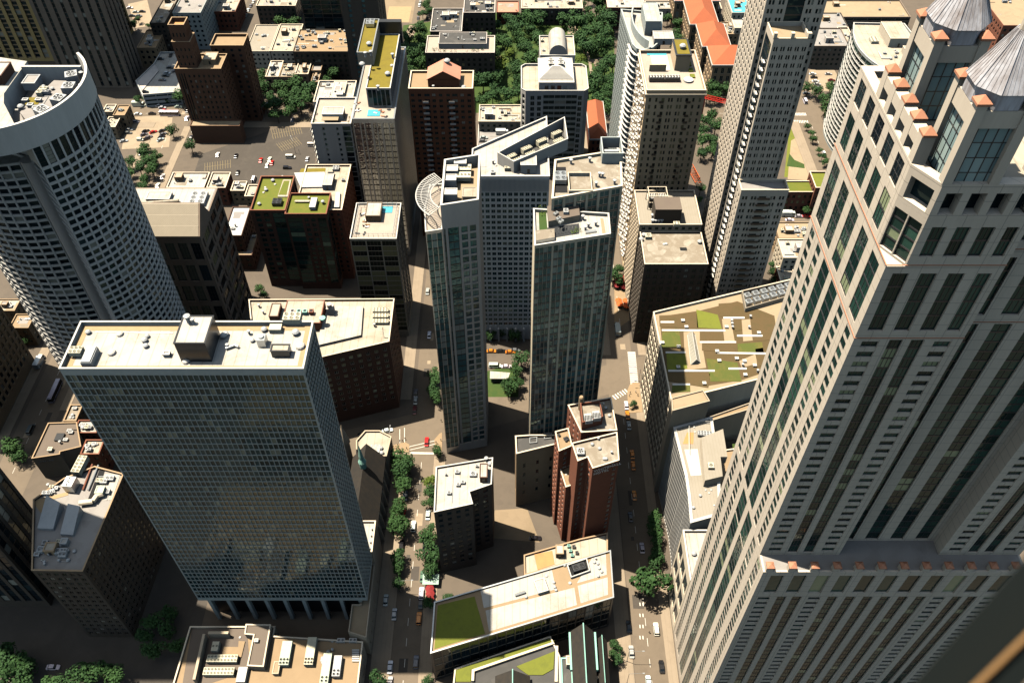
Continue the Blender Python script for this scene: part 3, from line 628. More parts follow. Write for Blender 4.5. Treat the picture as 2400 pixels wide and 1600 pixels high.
# upper roof plate west of the equipment well
up = [G(0, 305, 155), G(95, 273, 155), (-152, 233.2), (-155.5, 233.2), (-155.5, 262), (-200, 262), (-200, 222)]
mb = MB(); mb.prism([(-196, 214.5), (-168, 212), (-153.5, 212.6), (-146, 217), (-153.5, 228), (-155.5, 233.2), (-155.5, 252), (-196, 262)], 147.92, 154.6, 0, 1); part(mb, 'upper_roof', [M['concrete_white'], M['roof_white']], B.root)
mb = MB(); mb.box(-155.3, -136.5, 247.2, 248, 147.92, 155.5); part(mb, 'well_wall', M['concrete_white'], B.root)
for k in range(4):
    a = math.radians(-34 + 18.5 * k); x, y = -158 + 21.0 * math.cos(a), 236 + 21.0 * math.sin(a)
    ac(B.root, x, y, 151.5, 3.6, 3.6, 3.2, 1, 1, 'unit_grey', .5, a, sub=True, fr=1.5)
    vent(B.root, -158 + 23.9 * math.cos(a + .1), 236 + 23.9 * math.sin(a + .1), 151.5, .7, 1)
mb = MB(); mb.prism([(-158 + 24.6 * math.cos(math.radians(q)), 236 + 24.6 * math.sin(math.radians(q))) for q in range(-48, 27, 5)] + [(-146, 246), (-150, 228)], 147.94, 151.4); part(mb, 'fan_deck', M['roof_grey'], B.root)
clutter(B.root, -152, -143, 228, 244, 151.4, 12, 44, 0); hut(B.root, -153, -149, 240, 245, 151.4, 2.4, 'unit_grey', 'roof_grey', 'plant_box', False); slab(B.root, rect(-150, -146, 232, 236), 151.41, .1, 'sedum_gold', 'moss_patch')
hut(B.root, -176, -171, 232, 237, 154.6, 5.5, 'cream_stone', 'roof_cream', 'stair_tower', False)
hut(B.root, -168, -157, 238, 246, 154.6, 3, 'brown_brick', 'roof_white', 'plant_room', False)
clutter(B.root, -182, -158, 216, 232, 154.6, 26, 5, 1); clutter(B.root, -176, -157, 233, 250, 154.6, 18, 6, 1)
duct(B.root, [(-178, 219), (-160, 222)], 154.6, .5, 'concrete_white'); duct(B.root, [(-178, 222), (-160, 225)], 154.6, .4, 'concrete_white')
mb = MB(); mb.lathe(-151.2, 222.6, [(2.3, 0), (2.3, 138)], 20); part(mb, 'round_shaft', M['concrete_grey'], B.root)
ws = S(cols=[('S', .09), ('W', .82), ('S', .09)], fh=2.85, h=1.95, sill=.5, zb=3, top=.4, wall='concrete_white', gl='glass_dark', d=.5, sd=.05)
n = len(wing)
sdw = {i: ws for i in range(1, n)}; sdw[n + 2] = S(b=3, w=2.6, fh=2.85, h=2.4, sill=.2, zb=3, top=1, wall='granite_dark', gl='glass_teal', d=.5); sdw[0] = sdw[n + 2]
B.vol([(-187, 231)] + wing + [(-153.5, 225.9), (-185.2, 239.8), (-190, 239)], 0, 137, None, {i: ws for i in range(1, n)} | {0: sdw[0], n + 3: sdw[0]}, roof='roof_white', ph=1.0, d=.5)
B.finish(100)

# ---- brown office building with metal mansard (behind the slab)
B = Bld('mansard_office_building', 'taupe office building with tall dark bay windows under a stepped metal mansard', 'office building', rect(-170, -128, 269, 300))
co = S(b=5.4, w=3.9, fh=12.5, h=9.4, sill=1.5, zb=2, top=2.2, wall='taupe', gl='glass_dark', mul=2, hm=3, fr='black_metal', d=.6)
cs = S(cols=[('S', 1), ('W', .9), ('S', .8), ('W', 4.6), ('S', .8), ('W', .9), ('S', 1.2), ('W', 4.6), ('S', .8), ('W', 4.6), ('S', 1)], fh=6.6, h=4.6, sill=1, zb=2, top=2, wall='taupe', gl='glass_warm', mul=2, hm=2, fr='black_metal', d=.6)
B.vol(rect(-172, -128, 269, 301), 0, 66, None, {0: co, 1: cs}, roof='roof_grey', ph=.05, d=.6)
mb = MB()
for k in range(3):
    y0, y1, z0, z1 = 269 + 3.3*k, 272.1 + 3.3*k, 66 + 3*k + .02, 69 + 3*k
    mb.hexa([(-171.6, y0, z0), (-128.6, y0, z0), (-128.6, y1 + .2, z0), (-171.6, y1 + .2, z0)], [(-171.6, y1, z1), (-128.6, y1, z1), (-128.6, y1 + .2, z1), (-171.6, y1 + .2, z1)])
    mb.box(-171.6, -128.6, y1 + .21, y1 + .5, z1 - .7, z1 - .05)
part(mb, 'mansard_roof', M['mansard'], B.root)
mb = MB(); mb.hexa([(-128.55, 269.1, 66.02), (-128, 269.1, 66.02), (-128, 285, 66.02), (-128.55, 285, 66.02)], [(-128.55, 278.9, 75), (-128, 278.9, 75), (-128, 279.6, 75), (-128.55, 279.6, 75)]); part(mb, 'gable_wall', M['taupe'], B.root)
mb = MB(); mb.hexa([(-171.4, 279.32, 66.02), (-128.7, 279.32, 66.02), (-128.7, 284, 66.02), (-171.4, 284, 66.02)], [(-171.4, 279.32, 74.9), (-128.7, 279.32, 74.9), (-128.7, 279.8, 74.9), (-171.4, 279.8, 74.9)]); part(mb, 'mansard_back', M['taupe'], B.root)
slab(B.root, rect(-171, -129, 284.2, 300.2), 65.99, .05, 'roof_white', 'membrane')
ac(B.root, -134, 292, 66.1, 7, 8, 1.6, 2, 3, 'unit_grey', .2); duct(B.root, [(-158, 289), (-142, 291)], 66, .7, 'roof_cream'); hut(B.root, -156, -146, 291, 296, 66.05, 1.5, 'white_paint', 'roof_white', 'plant_room', False)
B.finish(100)

# ---- brick hotel with white roof beside the slab
B = Bld('brick_hotel', 'dark brown brick hotel with slanted front, white roof and curtained windows', 'hotel', [G(600, 872, 43), G(912, 800, 43), G(924, 700, 43), G(583, 702, 43)])
hp = [G(600, 872, 43), G(912, 800, 43), G(924, 700, 43), G(583, 702, 43)]
hs = S(b=3.4, w=1.5, fh=3.4, h=1.75, sill=.9, zb=6, top=2.6, wall='brown_brick', gl='glass_warm', mul=1, fr='cream_stone', d=.3)
B.vol(hp, 0, 43, hs, roof='roof_cream', ph=1.0, cap='cream_stone')
z = 42
mb = MB(); mb.prism([G(740, 815, z), G(847, 790, z), G(852, 722, z), G(770, 722, z)], z + .004, z + 1.3); part(mb, 'raised_roof', M['roof_white'], B.root)
q0, q1 = G(666, 775, z), G(765, 722, z)
hut(B.root, q0[0], q1[0], q0[1], q1[1], z, 4.5, 'red_brick', 'roof_cream', 'plant_room')
for i, px in enumerate((687, 702, 716, 731)):
    q = G(px, 737, z + 4.5); hut(B.root, q[0]-.8, q[0]+.8, q[1]-.5, q[1]+1.2, z + 4.6, 1.6, ['concrete_grey', 'copper', 'copper', 'red_brick'][i], 'granite_dark', 'vent_hood', False)
q = G(756, 748, z + 4.5); mb = MB(); mb.lathe(q[0], q[1], [(1.3, z + 4.6), (1.3, z + 5.4), (.05, z + 5.6)], 16); part(mb, 'round_tank', M['copper'], B.root)
q = G(777, 740, z); mb = MB(); mb.lathe(q[0], q[1], [(1.0, z), (1.0, z + 7), (.8, z + 7)], 14); mb.box(q[0]-1.4, q[0]+1.4, q[1]-1, q[1]+2, z, z + 5); part(mb, 'chimney', M['concrete_grey'], B.root)
for k in range(3):
    q = G(893, 731 + 13 * k, z); ac(B.root, q[0], q[1], z, 6.4, 2.2, 1.1, 5, 2, 'unit_cream', .4)
for px, py in ((724, 717), (744, 717), (608, 720), (618, 735), (878, 765)): vent(B.root, *G(px, py, z), z, .5, 1)
q0, q1 = G(633, 752, z), G(662, 722, z); hut(B.root, q0[0], q1[0], q0[1], q1[1], z, 2.6, 'brown_brick', 'roof_cream', 'stair_house', False)
q = G(900, 790, z); mb = MB(); mb.tube((q[0], q[1], z), (q[0], q[1], z + 6), .1)
for k in range(4): mb.tube((q[0] - 1.2, q[1], z + 2 + k), (q[0] + 1.2, q[1], z + 2.3 + k), .05)
part(mb, 'antenna_mast', M['pole_grey'], B.root)
B.finish(100)
# ================================================================ CENTRAL CLUSTER
surf('trellis_wall', (0.68, 0.59, 0.50), streak=True, scale=.3)
# ---- tall condominium with the curved trellis
B = Bld('trellis_tower', 'slender grey tower with white curved rooftop trellis and dark glass corner', 'apartment tower', rect(-28, -10, 207, 233))
jp = [(-22, 208.6), (-10.4, 211.4), (-10.4, 235), (-22, 232)]
jm = S(cols=[('S', .35), ('G', .55), ('S', .7), ('G', 3.1), ('S', .7), ('W', 1.8), ('S', .65), ('W', 1.8), ('S', .95)], fh=3.25, h=2.6, sill=.35, zb=5, top=9.5, wall='trellis_wall', gl='glass_aqua', mul=1, fr='black_metal', d=.5, slab=.25)
jr = S(b=5.5, w=2.2, fh=3.25, h=2.0, sill=.8, zb=5, top=9.5, wall='concrete_white', sp='beige_metal', gl='glass_dark', d=.5)
B.vol(jp, 0, 131, None, {0: jm, 1: jr}, roof='roof_tan', ph=4.2, cap='white_paint', d=.5)
jg = [(-28.4, 219), (-27.2, 207.3), (-22.02, 208.55), (-22.02, 232), (-27.4, 231)]
gg = S(b=1.7, w=1.55, type='G', fh=3.25, h=3, zb=4, top=1.2, wall='steel', gl='glass_aqua', d=.3, slab=.3, mul=0, edge=.15)
B.vol(jg, 0, 121.5, gg, roof='deck', ph=.6, cap='white_paint', d=.3)
# trellis: curved outer beam, inner beam and ribs on posts
def arcpt(r, a, z): return (-17.5 + r * math.cos(math.radians(a)), 220 + r * math.sin(math.radians(a)) * 1.02, z)
mb = MB(); A0, A1 = 128, 232
for k in range(A0, A1, 4):
    for r in (13.2, 8.6): mb.tube(arcpt(r, k, 126.5), arcpt(r, k + 4, 126.5), .22, 5)
    mb.tube(arcpt(11.6, k, 126.5), arcpt(11.6, k + 4, 126.5), .12, 4)
for k in range(A0, A1 + 1, 4): mb.tube(arcpt(13.2, k, 126.6), arcpt(8.4, k, 126.6), .15, 4)
part(mb, 'trellis', M['white_paint'], B.root)
for k in range(A0, A1 + 1, 26):
    mb = MB(); mb.tube(arcpt(10.4, k, 121), arcpt(13.0, k, 126.4), .16, 5); part(mb, 'trellis_post', M['white_paint'], B.root)
z = 126.8
for px, py in ((1058, 470), (1056, 437), (1060, 415), (1080, 398)):
    q = G(px, py, z); hut(B.root, q[0]-1.9, q[0]+1.9, q[1]-1.4, q[1]+1.6, z, 3.4, 'white_paint', 'white_paint', 'water_tank', False)
hut(B.root, -15.5, -11.2, 213.5, 218, z, 3.6, 'beige_metal', 'roof_cream', 'plant_room', False)
for k in range(2): ac(B.root, -16.8, 226.5 + 4 * k, z, 7, 3, 1.6, 6, 1, 'unit_cream', .8)
B.finish(100)

# ---- broad white grid tower with the louvred plant court
B = Bld('white_grid_tower', 'broad pale apartment block with square window grid and ribbed metal top', 'apartment tower', [(-16, 272), (14.6, 272), (14.6, 313), (-16, 290)])
kp = [(-16, 272), (14.6, 272), (14.6, 313), (-16, 290)]
kf = S(b=2.35, w=1.7, fh=2.9, h=1.85, sill=.55, zb=9, top=7.5, wall='white_wall_bounce', gl='glass_teal', mul=1, fr='slab_metal', d=.4)
B.vol(kp, 0, 94, kf, roof='roof_white', ph=1.0, cap='white_paint', d=.4)
mb = MB()
for k in range(62): mb.box(-15.8 + k*.49, -15.6 + k*.49, 271.86, 271.996, 86.8, 92.6)
part(mb, 'ribbed_panel', M['grey_rib'], B.root)
z = 93
pit = [G(1204, 406, z), G(1330, 352, z), G(1322, 300, z), G(1166, 384, z)]; pi = inset(pit, .4); mb = MB()
for i in range(4):
    j = (i + 1) % 4; mb.prism([pit[i], pit[j], pi[j], pi[i]], z + .004, z + 5.5)
part(mb, 'plant_screen', M['white_paint'], B.root)
slab(B.root, pi, z + .01, .1, 'roof_dark', 'plant_floor')
ang = math.atan2(pit[1][1] - pit[0][1], pit[1][0] - pit[0][0])
for k in range(4):
    t = .14 + k * .24
    for w in (.35, .72):
        a = Vector((*pit[0], 0)).lerp(Vector((*pit[1], 0)), t); b = Vector((*pit[3], 0)).lerp(Vector((*pit[2], 0)), t); q = a.lerp(b, w)
        ac(B.root, q.x, q.y, z + .2, 4.4, 2.0, 2.2, 5, 2, 'unit_cream', .6, ang)
hut(B.root, 3.4, 9.5, 275, 281, z, 4, 'white_paint', 'roof_white', 'plant_room'); clutter(B.root, -14, 2, 274, 284, z, 5, 3, 0)
for i in range(8):
    mb = MB(); x = -14 + i * 3.9; mb.box(x - .4, x + .4, 270.4, 271.3, 0, 8.6); part(mb, 'portico_column', M['concrete_white'], B.root)
B.finish(100)

# ---- tower behind the glass block
surf('pale_pier', (0.74, 0.63, 0.46), streak=True, scale=.3); surf('mullion_brown', (0.22, 0.17, 0.13), scale=.4)
B = Bld('pier_tower', 'beige piered tower with worn tan roof and plant pit painted black', 'apartment tower', [G(1293, 466, 135), G(1459, 436, 135), G(1455, 350, 135), G(1300, 375, 135)])
lp = [G(1293, 466, 135), G(1459, 436, 135), G(1455, 350, 135), G(1300, 375, 135)]
lf = S(cols=[('S', .8), ('G', 2.6), ('S', .7), ('G', 2.6), ('S', .7), ('G', 2.8), ('S', .7), ('G', 2.8), ('S', .7), ('G', 2.8), ('S', .7), ('G', 2.6), ('S', .5)], fh=3.0, h=2.6, zb=3, top=.8, wall='pale_pier', gl='glass_aqua', mul=1, fr='steel', d=.5, slab=.6, slabm='mullion_brown')
lr = S(b=3.2, w=2.4, fh=3.0, h=1.8, zb=3, top=1, wall='concrete_white', gl='glass_aqua', d=.5)
B.vol(lp, 0, 135, None, {0: lf, 1: lr, 3: lr}, roof='roof_gravel', ph=.9, cap='cream_stone', d=.5)
z = 134.1
q0, q1 = G(1300, 452, z), G(1326, 392, z); mb = MB(); mb.box(q0[0], q1[0], q0[1], q1[1], z + .01, z + .08); part(mb, 'painted_dark_pit', M['fan_black'], B.root)  # black sheet laid flat on the roof, no recess below it
ac(B.root, *G(1313, 424, z), z, 3.6, 4.6, 1.6, 2, 2, 'steel', .5, sub=True)
q0, q1 = G(1333, 455, z), G(1384, 412, z); mb = MB(); w = rect(q0[0], q1[0], q0[1], q1[1]); wi = inset(w, .3)
for i in range(4):
    j = (i+1) % 4; mb.prism([w[i], w[j], wi[j], wi[i]], z, z + 1.4)
part(mb, 'low_wall', M['cream_stone'], B.root)
q0, q1 = G(1410, 384, z), G(1453, 345, z); w = rect(q0[0], q1[0], q0[1], q1[1]); wi = inset(w, .35); mb = MB()
for i in range(4):
    j = (i+1) % 4; mb.prism([w[i], w[j], wi[j], wi[i]], z, z + 4)
part(mb, 'plant_screen', M['slab_metal'], B.root); duct(B.root, [(q0[0] + 1, (q0[1]+q1[1])/2), (q1[0] - 1, (q0[1]+q1[1])/2)], z + .4, .8)
for px, py in ((1397, 437), (1440, 432), (1382, 380), (1405, 415), (1412, 416), (1338, 384)): vent(B.root, *G(px, py, z), z, .5, 1)
B.finish(100)

# ---- glass block with beige piers
B = Bld('green_glass_tower', 'green glass apartment tower with beige vertical piers and planted roof corner', 'apartment tower', [G(1253, 576, 129), G(1431, 548, 129), G(1427, 497, 129), G(1250, 489, 129)])
mp = [G(1253, 576, 129), G(1431, 548, 129), G(1427, 500, 129), G(1250, 489, 129)]
mf = S(cols=[('S', .3), ('G', 1.25), ('S', .08), ('G', 1.25), ('S', .08), ('G', 1.25), ('S', .08), ('G', 1.25), ('S', .6)] + [('G', 1.45), ('S', .1), ('G', 1.45), ('S', .75)] * 4 + [('G', 1.4), ('S', .1), ('G', 1.4), ('S', .3)], fh=3.05, h=2.6, zb=2, top=1.2, wall='pale_pier', gl='glass_aqua', mul=0, fr=None, d=.35, slab=.75, slabm='mullion_brown')
ml_ = S(b=2.6, w=2.2, type='G', fh=3.05, h=2.6, zb=2, top=1.2, wall='white_paint', gl='glass_aqua', d=.35, slab=.5)
B.vol(mp, 0, 129, None, {0: mf, 1: ml_, 3: None}, roof='roof_white', ph=1.0, cap='white_paint', d=.35)
z = 128
def pr(*pts): return [G(a, b, z) for a, b in pts]
slab(B.root, pr((1264, 540), (1283, 538), (1279, 490), (1262, 488)), z + .004, .06, 'lawn', 'roof_lawn')
slab(B.root, pr((1283, 560), (1357, 548), (1357, 524), (1283, 534)), z + .004, .06, 'granite_dark', 'sunken_court')
q = pr((1285, 533), (1358, 518), (1355, 489), (1282, 497)); mb = MB(); mb.prism(q, z, z + 2.4, 0, 1); part(mb, 'penthouse', [M['beige_metal'], M['roof_brown']], B.root)
q = pr((1256, 572), (1300, 564), (1299, 544), (1256, 548)); mb = MB(); mb.prism(q, z, z + 1.4, 0, 1); part(mb, 'low_roof', [M['steel'], M['roof_gravel']], B.root)
for px, py in ((1303, 503), (1309, 515), (1315, 522)): ac(B.root, *G(px, py, z + 2.4), z + 2.4, 1.6, 1.0, .7, 1, 1, 'steel', .1, .8)
ac(B.root, *G(1326, 499, z + 2.4), z + 2.4, 1.5, 1.8, 1, 1, 1, 'unit_grey', .1)
for px, py in ((1379, 533), (1396, 529), (1366, 515), (1372, 540)): vent(B.root, *G(px, py, z), z, .5, 1)
slab(B.root, pr((1372, 549), (1398, 545), (1397, 541), (1372, 544)), z + .1, .5, 'steel', 'duct')
slab(B.root, pr((1412, 550), (1420, 548), (1414, 512), (1407, 512)), z + .004, .05, 'roof_tan', 'walkway')
mb = MB()
for k in range(9):
    a = Vector((*G(1291, 551, z), z)).lerp(Vector((*G(1357, 541, z), z)), k / 8); mb.tube(a, a + Vector((0, 0, 2.2)), .08, 4)
part(mb, 'pergola_post_line', M['steel'], B.root)
for px, py in ((1270, 493), (1275, 502), (1345, 545), (1354, 541)):
    q = G(px, py, z); mb = MB()
    for k in range(40):
        a = [RN.uniform(-1, 1) for _ in range(3)]; mb.poly([(q[0] + a[0] + RN.uniform(-.3, .3), q[1] + a[1] + RN.uniform(-.3, .3), z + .6 + a[2] * .5 + RN.uniform(-.2, .2)) for _ in range(3)])
    part(mb, 'planting', M['leaf_lime'], B.root)
B.finish(100)

B = Bld('tower_podium', 'low tan podium with dark skylit roof at the foot of the green glass tower', 'building', [G(1210, 1063, 36.6), G(1310, 1038, 36.6), G(1310, 1012, 36.6), G(1207, 1006, 36.6)])
pp = [G(1210, 1063, 36.6), G(1312, 1038, 36.6), (22, 190.5), (7, 190.5), (1.2, 190)]
B.vol(pp, 0, 36.6, S(b=5, w=1, fh=7, h=3, sill=2, zb=6, top=6, wall='tan_brick', gl='glass_dark'), roof='roof_dark', ph=1.0, cap='cream_stone')
for px, py in ((1250, 1033), (1284, 1023)):
    q = [G(px - 9, py + 7, 35.6), G(px + 9, py + 5, 35.6), G(px + 9, py - 8, 35.6), G(px - 9, py - 6, 35.6)]; i2 = inset(q, .25); mb = MB()
    for i in range(4):
        j = (i+1) % 4; mb.prism([q[i], q[j], i2[j], i2[i]], 35.62, 36.2)
    part(mb, 'skylight_kerb', M['steel'], B.root)
B.finish()

# ---- red brick hotel with rooftop lettering
B = Bld('red_brick_hotel', 'stepped red brick hotel with weathered gravel roof and white rooftop lettering', 'hotel', rect(18, 36, 160, 188))
rb = dict(wall='rust_brick', gl='glass_warm', d=.3, mul=1, fr='white_paint')
h1 = S(b=3.3, w=1.0, fh=2.95, h=1.5, sill=.9, zb=4, top=1.8, sill_out=.12, **rb)
zt = 60
rear = [G(1362, 1013, zt), G(1446, 1008, zt), G(1432, 931, zt), G(1331, 949, zt)]
B.vol(rear, 0, zt, h1, roof='roof_gravel', ph=1.0, cap='cream_stone', d=.3)
fr_ = [G(1389, 1097, zt - .05), G(1451, 1078, zt - .05), G(1446, 1012.5, zt - .05), G(1340, 1038, zt - .05), G(1354, 1080, zt - .05), G(1377, 1071, zt - .05)]
B.vol(fr_, 0, zt - .05, None, {0: S(cols=[('S', 7), ('W', 1.0), ('S', .8)], fh=2.95, h=1.5, sill=.9, zb=4, top=3.5, **rb), 1: h1, 3: None, 4: S(b=2.4, w=.9, fh=2.95, h=1.5, sill=.9, zb=4, top=1.8, **rb), 5: h1}, roof='roof_gravel', ph=.9, cap='cream_stone', d=.3)
w1 = [G(1310, 1057, 50), G(1341, 1044, 50), G(1332, 1003, 50), G(1301, 1011, 50)]
B.vol(w1, 0, 50, h1, roof='roof_sand', ph=.9, cap='cream_stone', d=.3)
w2 = [G(1326, 1141, 38), G(1353, 1132, 38), G(1336, 1088, 38), G(1312, 1097, 38)]
B.vol(w2, 0, 38, h1, roof='roof_sand', ph=.9, cap='cream_stone', d=.3)
z = 59
q = [G(1363, 1008, z), G(1411, 994, z), G(1404, 958, z), G(1358, 962, z)]; mb = MB(); qi = inset(q, .3)
for i in range(4):
    j = (i+1) % 4; mb.prism([q[i], q[j], qi[j], qi[i]], z, z + 4.6)
part(mb, 'plant_screen', M['rust_brick'], B.root); slab(B.root, qi, z, 3.2, 'roof_gravel', 'plant_roof')
for k in range(2):
    q = G(1378 + 19 * k, 986 - 6 * k, z + 3); ac(B.root, q[0], q[1], z + 3.2, 2.5, 3.2, 1.8, 1, 1, 'unit_grey', .2, .15, fans=False)
    mb = MB()
    for i in range(5): mb.box(q[0] - 1.1 + i*.5, q[0] - .85 + i*.5, q[1] - 1.4, q[1] + .6, z + 5.3, z + 5.4)
    part(mb, 'louvre', M['fan_black'], B.root)
q = G(1360, 958, z); mb = MB(); mb.lathe(q[0], q[1], [(.8, z), (.8, z + 6.5), (.55, z + 7), (.5, z + 7)], 12); part(mb, 'chimney', M['tan_brick'], B.root)
q = G(1360, 1062, z); ac(B.root, q[0], q[1], z, 2.6, 2.6, 1.4, 1, 1, 'unit_grey', .2)
for px, py, k in ((1414, 945, 2), (1419, 957, 0), (1433, 1062, 1), (1416, 1076, 0), (1420, 1076, 0), (1435, 1085, 2), (1388, 1042, 0), (1402, 1030, 1), (1428, 975, 0), (1430, 1010, 0), (1327, 1112, 2), (1405, 1052, 0)): vent(B.root, *G(px, py, z if px != 1327 else 37), z if px != 1327 else 37, .35, k)
for px, py in ((1323, 1030), (1328, 1028), (1326, 1034), (1331, 1031), (1310, 1022)):
    q = G(px, py, 49); mb = MB(); mb.lathe(q[0], q[1], [(.1, 49.1), (.1, 49.8), (.55, 49.8), (.55, 49.9)], 8); part(mb, 'terrace_table', M['granite_dark'], B.root)
def lettering(text, P, Q, t0, zc, size, mat, parent, proud=.12):
    cu = bpy.data.curves.new('lettering', 'FONT'); cu.body = text; cu.size = size; cu.extrude = .06; cu.space_character = 1.05
    o = bpy.data.objects.new('lettering', cu); C.objects.link(o); bpy.context.view_layer.update()
    me = bpy.data.meshes.new_from_object(o.evaluated_get(bpy.context.evaluated_depsgraph_get())); bpy.data.objects.remove(o)
    me.materials.clear(); me.materials.append(M[mat]); dx, dy = Q[0]-P[0], Q[1]-P[1]; L = math.hypot(dx, dy); u = (dx/L, dy/L); nn = (u[1], -u[0])
    o = bpy.data.objects.new('lettering', me); C.objects.link(o); o.location = (P[0] + u[0]*t0 + nn[0]*proud, P[1] + u[1]*t0 + nn[1]*proud, zc)
    o.rotation_euler = (math.pi/2, 0, math.atan2(u[1], u[0])); setpar(o, parent); return o
lettering('WHITEHALL', fr_[0], fr_[1], .5, 57.4, 1.75, 'sign_white', B.root); lettering('HOTEL', fr_[0], fr_[1], .5, 55.7, 1.75, 'sign_white', B.root)
B.finish(100)

# ---- dark brick building with white roof in front
B = Bld('dark_brick_block', 'black brick mid rise with clean white L-shaped roof', 'office building', [G(1017, 1200, 43.6), G(1155, 1150, 43.6), G(1155, 1074, 43.6), G(1023, 1093, 43.6)])
zb = [G(1017, 1200, 43.6), G(1108, 1180, 43.6), G(1100, 1152, 43.6), G(1152, 1134, 43.6), G(1155, 1072, 43.6), G(1022, 1094, 43.6)]
B.vol(zb, 0, 43.6, S(b=3.2, w=1.5, fh=3.4, h=1.7, sill=.9, zb=4, top=1.4, wall='dark_stone', sp='dark_stone', gl='glass_dark', d=.3), roof='roof_white', ph=.8, cap='white_paint')
z = 42.8; q0, q1 = G(1125, 1130, z), G(1143, 1098, z)
hut(B.root, q0[0], q1[0], q0[1], q1[1], z, 3, 'brown_brick', 'roof_white', 'stair_house')
for px, py, a in ((1072, 1108, 1.6), (1085, 1132, 1.5), (1053, 1157, 1.4), (1074, 1138, 1.3), (1109, 1113, 2.4), (1118, 1094, .9), (1046, 1114, .7)): ac(B.root, *G(px, py, z), z, a, a * .8, .9, 1, 1, 'unit_grey', .2)
duct(B.root, [G(1062, 1112, z), G(1060, 1178, z)], z - .2, .1); vent(B.root, *G(1140, 1080, z), z, .6, 1); vent(B.root, *G(1148, 1088, z), z, .5, 0)
B.finish(100)

# ---- long white roofed church centre in the foreground
B = Bld('parish_centre', 'long low glass fronted hall with white roof and shaded green roof end', 'hall', [G(1009, 1530, 23), G(1438, 1399, 23), G(1431, 1289, 23), G(1018, 1410, 23)])
gp = [G(1009, 1530, 23), G(1438.5, 1399, 23), G(1431, 1289, 23), G(1018, 1410, 23)]
B.vol(gp, 0, 23, S(b=3.2, w=2.9, type='G', fh=5.2, h=4, zb=1, top=1.2, wall='granite_dark', gl='glass_dark', d=.3, slab=.5, slabm='beige_metal', mul=1, fr='black_metal'), roof='roof_sand', ph=.7, cap='steel')
z = 22.3
def gr(*pts): return [G(a, b, z) for a, b in pts]
slab(B.root, gr((1018, 1520), (1137, 1484), (1112, 1397), (1026, 1418)), z + .01, .1, 'sedum_lime', 'green_roof')
slab(B.root, gr((1146, 1479), (1352, 1417), (1346, 1376), (1138, 1430)), z + .004, .05, 'roof_white', 'membrane')
slab(B.root, gr((1361, 1413), (1425, 1393), (1424, 1352), (1354, 1372)), z + .004, .05, 'roof_white', 'membrane')
slab(B.root, gr((1134, 1424), (1303, 1380), (1293, 1332), (1126, 1382)), z + .004, .05, 'roof_white', 'membrane')
slab(B.root, gr((1352, 1366), (1422, 1346), (1420, 1298), (1388, 1306)), z + .004, .05, 'roof_white', 'membrane')
w = gr((1338, 1356), (1383, 1340), (1375, 1310), (1328, 1326)); wi = inset(w, .35); mb = MB()
for i in range(4):
    j = (i+1) % 4; mb.prism([w[i], w[j], wi[j], wi[i]], z + .06, z + 1.2)
part(mb, 'plant_kerb', M['white_paint'], B.root); slab(B.root, wi, z + .06, .06, 'fan_black', 'plant_floor')
q = G(1356, 1333, z); a = math.atan2(gp[1][1]-gp[0][1], gp[1][0]-gp[0][0]); ac(B.root, q[0], q[1], z + .1, 4.6, 2.6, 1.5, 2, 1, 'granite_dark', .3, a, sub=True)
q = G(1268, 1376, z); o = hut(B.root, -1.8, 1.8, -2.4, 2.4, 0, 1.5, 'white_paint', 'roof_white', 'skylight_box', False); o.matrix_parent_inverse = W(B.root).inverted(); o.location = (q[0], q[1], z); o.rotation_euler = (0, 0, a)
duct(B.root, [G(1207, 1396, z), G(1231, 1388, z)], z, .45)
for px, py, k in ((1281, 1349, 2), (1336, 1366, 2), (1298, 1365, 0), (1300, 1376, 0), (1303, 1383, 0), (1393, 1318, 0), (1401, 1321, 0), (1404, 1332, 0), (1410, 1340, 0), (1402, 1350, 0), (1396, 1310, 1), (1323, 1325, 0), (1233, 1399, 0)): vent(B.root, *G(px, py, z), z, .5 if k == 2 else .3, k)
B.finish(100)

# ---- old brick block behind it with rusty roof
B = Bld('old_brick_block', 'old low brick building with rusty roof patch behind the long white roof', 'building', [G(1229, 1345, 18), G(1425, 1290, 18), G(1422, 1255, 18), G(1228, 1300, 18)])
bp_ = [G(1229, 1347, 18), G(1424, 1292, 18), G(1424, 1248, 18), G(1360, 1262, 18), G(1228, 1300, 18)]
B.vol(bp_, 0, 18, S(b=3, w=1, fh=3.5, h=1.6, zb=2, top=1, wall='red_brick'), roof='roof_cream', ph=.8, cap='tan_brick')
z = 17.2
slab(B.root, [G(1260, 1335, z), G(1300, 1322, z), G(1294, 1290, z), G(1252, 1299, z)], z + .01, .15, 'roof_rust', 'rusty_roof')
hut(B.root, *[v for q in (G(1311, 1298, z),) for v in (q[0]-1.3, q[0]+1.3, q[1]-1.5, q[1]+2)], z, 3, 'tan_brick', 'roof_white', 'stair_house')
for px, py in ((1333, 1281), (1337, 1292), (1341, 1303), (1345, 1283), (1352, 1297)): ac(B.root, *G(px, py, z), z, 1.1, 1.1, .9, 1, 1, 'copper' if px < 1342 else 'granite_dark', .2)
B.finish()

